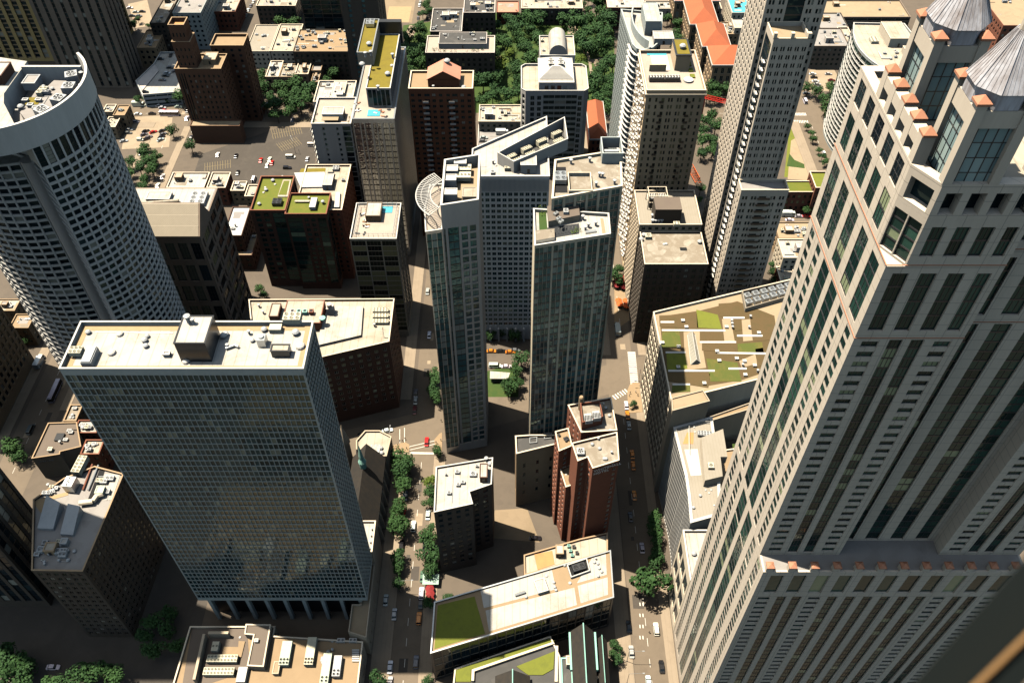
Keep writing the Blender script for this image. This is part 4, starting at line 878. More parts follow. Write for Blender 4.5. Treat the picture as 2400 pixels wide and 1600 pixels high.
# ---- tan parking building with planted roof
zt = 50
B = Bld('planted_roof_building', 'broad tan building with patchwork sedum roof, glass ridge skylight and louvred sides', 'department store', [G(1573, 940, zt), G(1900, 858, zt), G(1880, 648, zt), G(1531, 731, zt)])
vp = [G(1573, 940, zt), G(1900, 858, zt), G(1880, 648, zt), G(1531, 731, zt)]
vs = S(b=3.0, w=2.4, fh=6, h=5.2, sill=.4, zb=2, top=2, wall='cream_stone', gl='glass_dark', mul=1, hm=2, fr='tan_stone', d=.4)
B.vol(vp, 0, zt, None, {0: None, 3: vs, 2: None}, roof='roof_tan', ph=1.0, cap='cream_stone', d=.4)
z = 49
def vr(*pts): return [G(a, b, z) for a, b in pts]
beds = [('sedum_brown', (1546, 765), (1637, 771), (1633, 735), (1545, 740)), ('sedum_lime', (1634, 768), (1692, 772), (1682, 738), (1632, 726)), ('sedum_brown', (1686, 742), (1735, 742), (1727, 709), (1684, 712)),
 ('sedum', (1550, 816), (1597, 812), (1592, 778), (1552, 778)), ('sedum_brown', (1640, 805), (1697, 800), (1690, 778), (1640, 776)), ('sedum_brown', (1722, 776), (1740, 774), (1734, 748), (1719, 750)), ('sedum_brown', (1765, 800), (1822, 796), (1815, 742), (1760, 748)),
 ('sedum_lime', (1564, 868), (1611, 864), (1606, 830), (1562, 828)), ('sedum_brown', (1562, 893), (1660, 909), (1664, 876), (1580, 874)), ('sedum', (1665, 894), (1738, 894), (1728, 850), (1655, 840)), ('sedum_brown', (1645, 822), (1727, 825), (1722, 806), (1645, 806)), ('sedum', (1575, 920), (1618, 918), (1617, 903), (1575, 903)), ('sedum_brown', (1775, 860), (1810, 850), (1808, 812), (1770, 818)), ('sedum', (1730, 830), (1790, 826), (1786, 802), (1728, 806))]
slab(B.root, vr((1560, 888), (1660, 904), (1740, 890), (1822, 862), (1815, 740), (1728, 706), (1640, 728), (1545, 742)), z + .004, .05, 'sedum_brown', 'sedum_field')
for q in (((1606, 868), (1655, 862), (1640, 776), (1602, 778)), ((1698, 802), (1722, 800), (1712, 746), (1692, 748)), ((1742, 800), (1764, 798), (1758, 748), (1738, 750)), ((1738, 862), (1775, 852), (1770, 830), (1732, 846)), ((1552, 752), (1600, 750), (1600, 745), (1552, 746))): slab(B.root, vr(*q), z + .06, .05, 'roof_tan', 'gravel_path')
for mt, *q in beds: slab(B.root, vr(*q), z + .01, .14, mt, 'sedum_bed')
for a, b in (((1548, 755), (1580, 755)), ((1551, 774), (1700, 775)), ((1560, 826), (1607, 826)), ((1566, 869), (1675, 869)), ((1681, 827), (1810, 829)), ((1707, 864), (1750, 864)), ((1695, 745), (1745, 745)), ((1576, 901), (1617, 901)), ((1727, 787), (1787, 787)), ((1640, 802), (1725, 802))):
    slab(B.root, vr((a[0], a[1] + 2.4), (b[0], b[1] + 2.4), (b[0], b[1] - 2), (a[0], a[1] - 2)), z + .17, .05, 'white_paint', 'path_strip')
# ridge skylight
a, b, c, d_ = vr((1619, 855), (1641, 850), (1628, 785), (1611, 786)); m0 = [(a[i] + b[i]) / 2 for i in (0, 1)]; m1 = [(c[i] + d_[i]) / 2 for i in (0, 1)]
mb = MB(); n = len(mb.v); mb.v += [(*a, z + .3), (*b, z + .3), (*c, z + .3), (*d_, z + .3), (*m0, z + 2.6), (*m1, z + 2.6)]
for f in ((0, 1, 4), (1, 2, 5, 4), (2, 3, 5), (3, 0, 4, 5)): mb.f.append(f); mb.m.append(0)
P = [Vector(v) for v in mb.v[:6]]
for p_, q_ in ((0, 1), (1, 2), (2, 3), (3, 0), (0, 4), (1, 4), (2, 5), (3, 5), (4, 5)): mb.tube(P[p_], P[q_], .12, 4, 1)
for k in range(1, 9):
    t = k / 9; mb.tube(P[0].lerp(P[3], t), P[4].lerp(P[5], t), .06, 4, 1); mb.tube(P[1].lerp(P[2], t), P[4].lerp(P[5], t), .06, 4, 1)
part(mb, 'ridge_skylight', [M['glass_blue'], M['white_paint']], B.root)
# chiller plant
q = [G(1745, 731, z), G(1860, 698, z), G(1851, 664, z), G(1737, 690, z)]; qi = inset(q, .3); mb = MB()
for i in range(4):
    j = (i+1) % 4; mb.prism([q[i], q[j], qi[j], qi[i]], z, z + 2.2)
part(mb, 'plant_screen', M['beige_metal'], B.root)
for i in range(6):
    for j in range(2):
        t = (i + .5) / 6; p0 = Vector((*q[0], 0)).lerp(Vector((*q[1], 0)), t); p1 = Vector((*q[3], 0)).lerp(Vector((*q[2], 0)), t); pp_ = p0.lerp(p1, .32 + .36 * j)
        ac(B.root, pp_.x, pp_.y, z, 2.7, 2.4, 2.2, 1, 1, 'steel', .4, math.atan2(q[1][1]-q[0][1], q[1][0]-q[0][0]))
for px, py in ((1552, 805), (1702, 768), (1608, 768), (1600, 753), (1590, 814), (1589, 862), (1726, 842), (1744, 848), (1680, 825), (1685, 847), (1768, 858), (1650, 900), (1778, 782), (1783, 880), (1798, 882), (1746, 880)):
    q = G(px, py, z); hut(B.root, q[0]-.6, q[0]+.6, q[1]-.5, q[1]+.5, z + .1, .6, 'white_paint', 'white_paint', 'roof_hatch', False)
for px, py in ((1755, 770), (1714, 755), (1715, 762), (1716, 770), (1758, 745), (1775, 872), (1740, 858)): vent(B.root, *G(px, py, z), z, .45, 1)
sp_ = [G(1576, 962, 54), G(1664, 939, 54), G(1648, 913, 54), G(1574, 932, 54)]
B.vol(sp_, 0, 54, None, roof='roof_tan', ph=.6, d=.3, wallname='stair_tower_wall')
mb = MB(); r0, r1 = vp[0], vp[1]
B.vol([G(1668, 985, 40), G(1900, 915, 40), (vp[1][0] - .2, vp[1][1] - .3), G(1672, 938, 50)], 0, 40, None, roof='roof_sand', ph=.8, d=.3, wallname='terrace_wall', roofname='terrace')
B.finish(100)

B = Bld('low_store_building', 'low tan building with bare sandy roof and small lawn between taller blocks', 'store', rect(74, 112, 150, 188))
B.vol([(75, 152), (112, 152), (112, 196), (75, 190)], 0, 26, None, roof='roof_sand', ph=.7, cap='cream_stone')
slab(B.root, [G(1722, 1082, 25.3), G(1765, 1072, 25.3), G(1760, 1039, 25.3), G(1716, 1040, 25.3)], 25.31, .1, 'lawn', 'roof_lawn')
slab(B.root, [G(1690, 1033, 25.3), G(1770, 1033, 25.3), G(1770, 1030, 25.3), G(1690, 1030, 25.3)], 25.31, .6, 'dark_stone', 'low_wall')
B.finish()

# ---- striped curved building
zt = 44
wp = [G(1618, 1225, zt), G(1690, 1205, zt), G(1686, 1100, zt), G(1669, 976, zt), G(1578, 1001, zt), G(1590, 1050, zt), G(1606, 1115, zt), G(1613, 1165, zt)]
B = Bld('finned_building', 'curved block with close white vertical fins and stained metal roof', 'office building', wp)
fs = S(b=1.45, w=.85, type='G', fh=8, h=7, zb=.5, top=.5, wall='white_paint', gl='glass_dark', d=.9, slab=.1, edge=.1)
B.vol(wp, 0, zt, None, {4: fs, 5: fs, 6: fs, 7: fs, 0: None}, roof='roof_seam', ph=.4, cap='white_paint', d=.9)
z = 43.6
def wr(*pts): return [G(a, b, z) for a, b in pts]
slab(B.root, wr((1619, 1115), (1644, 1113), (1635, 1052), (1604, 1053)), z + .01, .06, 'white_paint', 'membrane'); slab(B.root, wr((1600, 1040), (1625, 1040), (1626, 1013), (1610, 1013)), z + .012, .05, 'roof_rust', 'rust_stain')
q = wr((1648, 1140), (1689, 1130), (1684, 1085), (1700, 1085), (1690, 1020), (1640, 1040)); mb = MB(); mb.prism(q, z, z + 4, 0, 1); part(mb, 'plant_house', [M['cream_stone'], M['roof_seam']], B.root)
ac(B.root, *G(1651, 1020, z), z, 5.2, 2.0, 1.2, 5, 2, 'unit_grey', .3, -.1)
ac(B.root, *G(1665, 1094, z + 4), z + 4, 2, 2.2, 1, 1, 1, 'unit_cream', .3)
for px, py, k in ((1627, 1001, 2), (1629, 1012, 2), (1645, 1011, 2), (1653, 1010, 2), (1654, 1148, 2), (1667, 1148, 2), (1662, 1155, 2), (1674, 1184, 2), (1688, 1182, 2), (1641, 1162, 0), (1625, 1190, 0)): vent(B.root, *G(px, py, z), z, .32, k)
mb = MB(); pts = [G(1615, 1066, z), G(1614, 1000, z), G(1622, 992, z), G(1666, 992, z)]
for a, b in zip(pts, pts[1:]):
    for t in (.0, 1.1): mb.tube((*a, z + t + .1), (*b, z + t + .1), .09, 4)
part(mb, 'roof_ladder_rail', M['white_paint'], B.root)
B.finish(100)
B = Bld('white_roof_block', 'cream block with tall grouped windows and stark white roof beside the fins', 'building', [(58.3, 130.3), (76, 130.3), (76, 149), (58.3, 149)])
B.vol(rect(57.9, 76, 130.2, 148.6), 0, 40, S(b=6, w=4.6, fh=13, h=9, sill=2, zb=3, top=4, wall='cream_stone', gl='glass_dark', mul=2, hm=4, fr='granite_dark', d=.4), roof='roof_white', ph=1.0, cap='white_paint', d=.4)
ac(B.root, 66, 140, 39, 3, 3, 1.2, 1, 1, 'unit_cream', .2); vent(B.root, 61, 135, 39, .5, 0); vent(B.root, 60.5, 140, 39, .5, 0); hut(B.root, 61, 63, 136.5, 138, 39, .8, 'unit_grey', 'roof_grey', 'roof_hatch', False)
B.finish()
# ================================================================ SECOND ROW
def simple(name, label, cat, dims, spec, roof='roof_white', clut=(6, 1, 1), ph=.9, cap=None, limit=100, group=None, poly=None):
    x0, x1, y0, y1, z = dims; p = poly or rect(x0, x1, y0, y1)
    b = Bld(name, label, cat, p, group); b.vol(p, 0, z, spec, roof=roof, ph=ph, cap=cap)
    b.x = (x0, x1, y0, y1, z - ph); b.z = z - ph
    rq = random.Random(int(abs(x0 * 7 + y0)))
    for k in range(3 if clut and (x1 - x0) > 8 else 0):
        a, c = rq.uniform(x0 + 1, x1 - 4), rq.uniform(y0 + 1, max(y0 + 1.1, y1 - 4)); q = rect(a, min(a + rq.uniform(1.2, 6), x1 - .6), c, min(c + rq.uniform(1, 5), y1 - .6)); slab(b.root, q, z - ph + .004 + k * .003, .03, rq.choice(['roof_grey', 'roof_tan', 'roof_white', 'roof_gravel']), 'roof_patch')
    if clut: clutter(b.root, x0 + .8, x1 - .8, y0 + .8, y1 - .8, z - ph, clut[0], clut[1], clut[2])
    b.finish(limit); return b
# banded tan tower with a rooftop pool
B = simple('pool_deck_tower', 'tan tower with thin floor lines, glass railed roof terrace and small blue pool', 'apartment tower', R(273.8, 559.5, 819.6, 929, 476),
    S(cols=[('S', .4), ('W', 5.9), ('S', .45), ('W', 5.9), ('S', .45), ('W', 5.9), ('S', .4)], fh=2.9, h=2.72, sill=.1, zb=4, top=1.2, wall='tan_stone', sp='tan_stone', gl='glass_warm', mul=3, fr='brown_panel', d=.3), roof='deck', clut=None, cap='white_paint')
x0, x1, y0, y1, z = B.x
hut(B.root, *[v for a, b in ((G(858, 520, z), G(897, 492, z)),) for v in (a[0], b[0], a[1], b[1] + 1)], z, 3.2, 'brown_panel', 'roof_white', 'penthouse')
q = G(906, 493, z); slab(B.root, rect(q[0]-2.6, q[0]+2.6, q[1]-1.8, q[1]+2.6), z + .02, .12, 'pool_water', 'swimming_pool')
mb = MB(); p = inset(rect(x0, x1, y0, y1), 1.6)
for i in range(4):
    a, b = Vector((*p[i], z)), Vector((*p[(i+1) % 4], z)); mb.tube(a + Vector((0, 0, 2.4)), b + Vector((0, 0, 2.4)), .1, 4); mb.tube(a + Vector((0, 0, 1.2)), b + Vector((0, 0, 1.2)), .06, 4)
    for k in range(9): c = a.lerp(b, k / 8); mb.tube(c, c + Vector((0, 0, 2.4)), .08, 4)
part(mb, 'terrace_railing', M['steel'], B.root)
for k in range(12):
    q = (RN.uniform(x0 + 2.5, x0 + 7), RN.uniform(y0 + 2.5, y1 - 3)); mb = MB(); mb.box(-.35, .35, -.9, .9, .25, .4); mb.box(-.35, .35, .5, .9, .4, .75); o = mb.build('deck_chair', M[['wood_table', 'granite_dark', 'white_cloth'][k % 3]]); o.location = (q[0], q[1], z); o.rotation_euler = (0, 0, RN.uniform(0, 6)); setpar(o, B.root)
# mirror glass tower with terraces
x0, x1, y0, y1, z = R(329.7, 279, 824.5, 924, 236)
B = Bld('mirror_glass_tower', 'mirrored glass tower with planted upper roof, pool terrace and silver vertical fins', 'apartment tower', rect(x0, x1, y0, y0 + 60))
mg = S(cols=[('S', .4), ('G', 2.4), ('S', .5), ('G', 1.2), ('S', .5), ('G', 2.4), ('S', .8), ('G', 1.4), ('S', .4), ('G', 1.4), ('S', .8), ('G', 2.2), ('S', .5), ('G', 1.8), ('S', .4)], fh=3.1, h=2.9, zb=4, top=2.2, wall='steel', gl='glass_mirror', mul=1, fr='black_metal', d=.5, slab=.25)
mgr = S(b=1.6, w=1.25, type='G', fh=3.1, h=2.9, zb=4, top=1.2, wall='granite_dark', gl='glass_dark', d=.4, slab=.2)
B.vol(rect(x0, x1, y0, y0 + 62), 0, z, None, {0: mg, 1: mgr, 3: mgr}, roof='deck', ph=.5, cap='steel', d=.5)
yb = G(850, 212, z + 8)[1]
B.vol(rect(x0 + 6.2, x1 - 1.8, yb, y0 + 58), z - .4, z + 9, S(b=2, w=1.7, type='G', fh=4, h=3, zb=.5, top=.8, wall='concrete_grey', gl='glass_dark', d=.3), roof='sedum_gold', ph=.5, cap='white_paint')
B.vol(rect(x0 + .6, x0 + 7.6, yb + 20, y0 + 61), z + 8.61, z + 15, None, roof='sedum_gold', ph=.5, cap='steel')
mb = MB(); mb.box(x0 + 7.7, x1 - .6, y0 + 58.2, y0 + 61, z + 4, z + 15); part(mb, 'frame_wall', M['granite_dark'], B.root)
ac(B.root, x0 + 4, y0 + 56, z + 14.6, 4, 5, 1.6, 2, 2, 'steel', .4)
q = G(876, 265, z); slab(B.root, rect(q[0]-2.8, q[0]+2.8, q[1]-2, q[1]+3), z - .46, .2, 'pool_water', 'swimming_pool'); q = G(885, 232, z); slab(B.root, rect(q[0]-2.4, q[0]+2.4, q[1]-1, q[1]+2), z - .46, .2, 'pool_water', 'swimming_pool')
for k in range(16):
    q = G(RN.choice([RN.uniform(832, 846), RN.uniform(893, 920), RN.uniform(865, 900)]), RN.choice([RN.uniform(255, 275), RN.uniform(240, 250)]), z); mb = MB(); mb.box(-.35, .35, -.9, .9, .25, .45); o = mb.build('deck_chair', M[['terracotta', 'white_cloth', 'granite_dark'][k % 3]]); o.location = (q[0], q[1], z - .5); o.rotation_euler = (0, 0, RN.uniform(0, 6)); setpar(o, B.root)
for px, py in ((868, 128), (860, 155), (852, 176), (873, 152), (920, 130), (918, 148), (908, 170), (886, 205)): vent(B.root, *G(px, py, z + 10), z + (14.5 if px < 880 else 8.5), .7, RN.randrange(3))
B.finish(100)
# brown brick apartment tower with pink gable
x0, x1, y0, y1, z = R(345, 208, 957, 1108, 166)
B = Bld('gabled_brick_tower', 'tall russet brick apartment tower with pink gabled roof house on top', 'apartment tower', rect(x0, x1, y0, y1))
ib = S(cols=[('S', .6), ('W', 1.3), ('S', 1.2), ('W', 1.3), ('S', 1.1), ('W', 2.0), ('S', .8), ('W', 1.3), ('S', 1.2), ('W', 1.3), ('S', 1.4), ('W', 1.3), ('S', .8), ('W', 2.0), ('S', 1.0), ('W', 1.3), ('S', 1.2), ('W', 1.3), ('S', .8)], fh=2.9, h=1.5, sill=.9, zb=4, top=2.2, wall='brown_brick', gl='glass_dark', mul=1, fr='dark_stone', d=.4, wallx=0)
ib['wall'] = 'russet_brick'; surf('russet_brick', (0.185, 0.075, 0.04), (0.11, 0.05, 0.03), scale=.4, fine=9)
B.vol(rect(x0, x1, y0, y1), 0, z, ib, roof='roof_sand', ph=1.0, cap='cream_stone')
zz = z - 1; a, b = G(1000, 204, z), G(1079, 204, z); xa, xb, ya, yb = a[0], b[0], y0 + 2.5, y1 - 2; mb = MB(); mb.box(xa + .5, xb - .5, ya + .4, yb - .4, zz, zz + 4); part(mb, 'roof_house', M['russet_brick'], B.root)
mb = MB(); xm = (xa + xb) / 2; h0, h1 = zz + 4.01, zz + 8.2
mb.poly([(xa, ya, h0), (xm, ya, h1), (xm, yb, h1), (xa, yb, h0)]); mb.poly([(xm, ya, h1), (xb, ya, h0), (xb, yb, h0), (xm, yb, h1)]); mb.poly([(xa, ya, h0 - .3), (xa, yb, h0 - .3), (xm, yb, h1 - .3), (xm, ya, h1 - .3)]); mb.poly([(xm, ya, h1 - .3), (xm, yb, h1 - .3), (xb, yb, h0 - .3), (xb, ya, h0 - .3)])
mb.poly([(xa, ya, h0 - .3), (xm, ya, h1 - .3), (xm, ya, h1), (xa, ya, h0)]); mb.poly([(xm, ya, h1 - .3), (xb, ya, h0 - .3), (xb, ya, h0), (xm, ya, h1)])
part(mb, 'gable_roof', M['pink_roof'], B.root); mb = MB(); mb.hexa([(xa + .5, ya + .4, h0 - .29), (xb - .5, ya + .4, h0 - .29), (xb - .5, ya + .7, h0 - .29), (xa + .5, ya + .7, h0 - .29)], [(xm - .1, ya + .4, h1 - .5), (xm + .1, ya + .4, h1 - .5), (xm + .1, ya + .7, h1 - .5), (xm - .1, ya + .7, h1 - .5)]); part(mb, 'gable_wall', M['russet_brick'], B.root)
vent(B.root, xm + 1.5, yb - 2, h1 - 1, .8, 0); vent(B.root, xa + 3, ya - 1, zz, .5, 1); vent(B.root, xb + 1.5, ya - 1, zz, .6, 0)
for s in (1.75, 2.35, 3.0, 6.8, 7.4):
    for f in range(0): pass
repeat(B.root, 'balcony', balcony(2.6, 1.0, 'y'), [M['concrete_grey']], [(x0 + (x1 - x0) * fx, y0, 5 + f*2.9) for f in range(int((z - 8) / 2.9)) for fx in (.255, .665)])
B.finish(100)
# green roofed brick pair
brick = dict(wall='brown_brick', gl='glass_green', d=.35)
zt = 48
q0 = G(586, 493, zt); q1 = G(690, 413, zt); q2 = G(684, 499, zt); q3 = G(776, 447, zt)
B = Bld('green_roof_apartments', 'two winged dark brick apartment block with bright green planted roofs and red parapets', 'apartment block', rect(q0[0], q3[0], q0[1], q1[1]))
gs = S(cols=[('S', 1), ('W', 1.4), ('S', .9), ('W', 1.4), ('S', 1.0), ('G', 3.2), ('S', .5)], fh=3.0, h=1.9, zb=4, top=1.6, mul=1, fr='granite_dark', slab=.3, **brick)
gs2 = S(cols=[('S', .4), ('G', 4.6), ('S', .8), ('W', 1.3), ('S', .8), ('W', 1.3), ('S', .8), ('G', 2.6), ('S', .5)], fh=3.0, h=1.9, zb=4, top=2.4, mul=1, fr='granite_dark', slab=.3, **brick)
xa, xb = G(586, 493, zt)[0], G(669, 490, zt)[0]
B.vol(rect(xa, xb, q0[1], q1[1]), 0, zt, gs, roof='sedum_green', ph=1.2, cap='rust_brick')
B.vol(rect(xb + .01, q3[0], q2[1], q3[1] - 1), 0, zt - .6, gs2, roof='sedum_green', ph=1.2, cap='rust_brick')
z = zt - 1.2; q = G(651, 478, z); ac(B.root, q[0], q[1], z, 4.2, 4.0, 1.6, 2, 2, 'granite_dark', .3, sub=True)
slab(B.root, [G(651, 463, z), G(675, 463, z), G(683, 423, z), G(664, 423, z)], z + .01, .5, 'roof_cream', 'raised_bed'); slab(B.root, [G(653, 459, z), G(672, 459, z), G(679, 426, z), G(666, 426, z)], z + .52, .06, 'sedum_green', 'planted_bed')
q = G(735, 482, z); slab(B.root, rect(q[0]-1.4, q[0]+1.4, q[1]-3, q[1]+4), z + .01, 1.6, 'white_paint', 'roof_bulkhead'); slab(B.root, [G(690, 474, z), G(725, 474, z), G(727, 470, z), G(692, 470, z)], z + .01, .3, 'roof_cream', 'roof_path')
for px, py in ((640, 425), (662, 414), (608, 480), (622, 440), (624, 447), (618, 452), (724, 463), (757, 475), (645, 433)): vent(B.root, *G(px, py, z), z, .5, RN.randrange(3))
B.finish(100)
# building behind with metal panel roof
zt = 44; a = G(690, 492, zt); b = G(801, 492, zt); c = G(824, 386, zt)
B = simple('white_roof_apartments', 'red brick block with white roof, metal panel and strip of planting behind the green roofs', 'apartment block', (a[0], b[0], a[1], c[1], zt), S(b=3, w=1.2, fh=3, h=1.6, wall='rust_brick', gl='glass_dark'), roof='roof_cream', clut=None, cap='cream_stone')
z = B.z; slab(B.root, [G(705, 442, z), G(757, 441, z), G(762, 406, z), G(690, 408, z)], z + .01, .8, 'grey_rib', 'metal_roof_panel'); slab(B.root, [G(702, 405, z), G(762, 404, z), G(763, 395, z), G(706, 396, z)], z + .01, .2, 'sedum_gold', 'sedum_bed')
q0, q1 = G(757, 446, z), G(785, 420, z); hut(B.root, q0[0], q1[0], q0[1], q1[1], z, 3, 'white_paint', 'roof_white', 'stair_house'); ac(B.root, *G(776, 412, z), z, 3, 2.5, 1.2, 1, 1, 'granite_dark', .2); ac(B.root, *G(788, 398, z), z, 3, 3, 1.2, 2, 2, 'unit_grey', .2)
slab(B.root, [G(784, 490, z), G(796, 490, z), G(798, 455, z), G(788, 455, z)], z + .01, 1.2, 'white_paint', 'roof_bulkhead'); ac(B.root, *G(805, 425, z), z, 1.5, 1.2, .8, 1, 1, 'unit_grey'); 
# small grey apartment tower with roof gardens
x0, x1, y0, y1, z = R(352, 290, 729, 822, 250)
B = Bld('grey_apartment_tower', 'narrow grey concrete apartment tower with pergola roof garden and stacked side balconies', 'apartment tower', rect(x0, x1, y0, y1))
hs_ = S(cols=[('S', 4), ('W', .9), ('S', 4.5), ('W', .9), ('S', 1.6), ('G', 3.0), ('S', .5)], fh=3, h=1.5, zb=3, top=1.5, wall='concrete_grey', gl='glass_dark', d=.3, slab=.4, slabm='concrete_grey')
B.vol(rect(x0, x1, y0, y1 + 8), 0, z, None, {0: hs_, 1: S(b=3, w=2.2, fh=3, h=1.8, zb=3, top=1.5, wall='concrete_grey', gl='glass_dark')}, roof='deck', ph=1, cap='concrete_white')
repeat(B.root, 'balcony', balcony(6, 1.6, 'x'), [M['concrete_white']], [(x0, y0 + 5, 4 + 3*f) for f in range(int((z - 6) / 3))])
hut(B.root, x0 + 5, x1 - 4, y0 + 4, y0 + 10, z - 1, 3.4, 'concrete_white', 'roof_white', 'penthouse'); slab(B.root, rect(x0 + 5, x1 - 6, y0 + .8, y0 + 3.9), z + 1.2, .12, 'roof_tan', 'awning')
for k in range(10):
    q = (RN.choice([x0 + .9, x1 - 1.2]), RN.uniform(y0 + 1, y1)); mb = MB()
    for w in range(24): c = [RN.uniform(-.7, .7) for _ in range(3)]; mb.poly([(q[0] + c[0]*.5 + RN.uniform(-.3, .3), q[1] + c[1] + RN.uniform(-.3, .3), z + c[2]*.5 + RN.uniform(-.2, .2)) for _ in range(3)])
    part(mb, 'planting', M['leaf'], B.root)
B.finish(100)
z = 40; a = G(732, 246, z); b = G(797, 246, z)
B = simple('white_roof_flats', 'pale low apartment block with stepped white roofs behind the narrow grey tower', 'apartment block', (a[0], b[0] + 6, a[1] + 3, a[1] + 24, z), S(b=3, w=1.3, fh=3, h=1.5, wall='concrete_white', gl='glass_dark'), roof='roof_white', clut=(14, 21, 2), cap='cream_stone')
hut(B.root, a[0] + 9, a[0] + 16, a[1] + 4, a[1] + 22, B.z, 1.6, 'cream_stone', 'roof_white', 'raised_roof', False)
# tan tower with roof pool
x0, x1, y0, y1, z = R(318, 212, 1516, 1655, 118)
B = Bld('tan_stone_tower', 'tan stone residential tower with roof pool, planted lift house and iron balconies', 'apartment tower', rect(x0, x1, y0, y1))
pf = S(cols=[('S', 1.2), ('W', .8), ('S', 1.6), ('W', .8), ('S', 1.5), ('W', 1.1), ('S', 1.3), ('W', .7), ('S', .4), ('W', .7), ('S', 1.5), ('W', .7), ('S', .4), ('W', .7), ('S', 1.3), ('W', 1.1), ('S', 1.5), ('W', .8), ('S', 1.6), ('W', .8), ('S', 1.2)], fh=3.3, h=1.9, sill=.7, zb=4, top=3.0, wall='tan_brick', gl='glass_warm', mul=1, fr='granite_dark', d=.3)
pside = S(b=3.0, w=2.2, fh=3.3, h=2.4, sill=.3, zb=4, top=3, wall='cream_stone', gl='glass_dark', mul=1, fr='white_paint', d=.4)
pf['wall'] = 'tan_facade'; surf('tan_facade', (0.70, 0.52, 0.33), (0.56, 0.41, 0.26), scale=.4, streak=True)
B.vol(rect(x0, x1, y0, y1), 0, z, None, {0: pf, 3: pside}, roof='deck', ph=1.4, cap='cream_stone')
mb = MB(); q = inset(rect(x0, x1, y0, y1), -.5); q2 = inset(rect(x0, x1, y0, y1), .0)
for i in range(4):
    j = (i+1) % 4; mb.prism([q[i], q[j], q2[j], q2[i]], z - 2.2, z - 1.6)
part(mb, 'cornice', M['cream_stone'], B.root)
repeat(B.root, 'balcony', balcony(1.7, 1.1, 'x'), [M['concrete_white']], [(x0, y0 + 2.6 + k*3.1 + (f % 2)*.8, 6 + f*3.3) for f in range(29) for k in range(9) if (f*5 + k*3) % 7 > 1])
repeat(B.root, 'iron_balcony', balcony(1.8, .7, 'y'), [M['black_metal']], [(x0 + (x1 - x0) * fx, y0, 5 + f*3.3) for f in range(29) for fx in (.27, .73) if f % 4 != 3])
z -= 1.4
a, b = G(1580, 166, z), G(1610, 150, z); mb = MB(); mb.box(a[0], b[0], a[1], a[1] + 13, z, z + 7, 0); part(mb, 'lift_house', [M['tan_facade']], B.root); mb = MB(); mb.box(a[0] - .3, b[0] + .3, a[1] - .3, a[1] + 13.3, z + 7.01, z + 7.5); part(mb, 'lift_roof', M['granite_dark'], B.root); slab(B.root, rect(a[0] + .5, b[0] - .5, a[1] + .5, a[1] + 12.5), z + 7.51, .1, 'sedum_gold', 'sedum_bed'); vent(B.root, (a[0]+b[0])/2, a[1] + 5, z + 7.6, .8, 0)
a, b = G(1521, 168, z), G(1560, 166, z); mb = MB(); mb.box(a[0], b[0], a[1], a[1] + .5, z, z + 3.2); part(mb, 'pool_house_wall', M['tan_facade'], B.root); slab(B.root, rect(a[0] + 2, b[0] + 2, a[1] + 1, a[1] + 13), z + .02, .2, 'white_cloth', 'pool_cover'); slab(B.root, rect(a[0] + .6, b[0] + 2, a[1] + 13.2, a[1] + 15), z + .02, .15, 'pool_water', 'swimming_pool')
for k in range(2):
    q = G(1538 + 37 * k, 190, z); ac(B.root, q[0], q[1], z, 6.4, 2.4, 1.6, 5, 2, 'granite_dark', .3); 
    mb = MB()
    for i in range(5):
        for j in range(2): mb.box(q[0] - 2.9 + i*1.25, q[0] - 2.3 + i*1.25, q[1] - 1 + j*1.2, q[1] - .2 + j*1.2, z + 1.95, z + 2.35)
    part(mb, 'cooling_duct', M['white_paint'], B.root)
q = G(1613, 190, z); mb = MB(); mb.lathe(q[0], q[1], [(2.1, z), (2.1, z + .8), (1.8, z + .8)], 20); part(mb, 'round_planter', M['white_paint'], B.root)
for k in range(3): q = G(1614 + k*4.5, 152 + 14*k, z); slab(B.root, rect(q[0]-1, q[0]+1, q[1]-1.4, q[1]+1.4), z + .02, .5, 'sedum_lime', 'planter')
B.finish(100)
# curved glass tower behind it
zt = 96
op = [G(1477, 90, zt), G(1482, 104, zt), G(1492, 114, zt), G(1506, 118, zt), G(1530, 112, zt), G(1550, 95, zt), G(1553, 30, zt), G(1455, 22, zt)]
B = Bld('curved_glass_tower', 'white and blue glass tower with curved front of balcony slabs and prow-like edge', 'apartment tower', op)
of = S(b=2.0, w=1.8, type='G', fh=3.0, h=2.5, zb=3, top=1.5, wall='slab_metal', gl='glass_blue', d=.5, slab=.55, slabm='white_paint', edge=.1)
os_ = S(b=1.9, w=1.1, fh=3.0, h=1.7, zb=3, top=2, wall='white_paint', gl='glass_blue', d=.3)
B.vol(op, 0, zt, None, {0: of, 1: of, 2: of, 3: of, 4: of, 7: os_}, roof='roof_white', ph=1, cap='slab_metal', d=.5)
mb = MB()
for f in range(31):
    for i in range(4): po = [op[i], op[i+1]]; q = inset(op, -1.2); mb.prism([q[i], q[i+1], op[i+1], op[i]], 3.05 + f*3.0, 3.25 + f*3.0)
part(mb, 'balcony_slat', M['white_paint'], B.root)
z = 95; a, b = G(1510, 84, z), G(1530, 40, z); hut(B.root, a[0], a[0] + 7, a[1], b[1], z, 7, 'slab_metal', 'roof_white', 'penthouse'); a = G(1532, 106, z); hut(B.root, a[0], a[0] + 9, a[1], a[1] + 7, z, 3, 'white_paint', 'roof_white', 'plant_room'); mb = MB()
for k in range(10):
    t0, t1 = k / 10 * math.pi * .55, (k + 1) / 10 * math.pi * .55; cxy = G(1530, 65, z); f = lambda t, r: (cxy[0] - r * math.cos(t - .6), cxy[1] - r * 2.2 * math.sin(t - .6)); mb.prism([f(t0, 10.5), f(t1, 10.5), f(t1, 9.9), f(t0, 9.9)], z, z + 4.5)
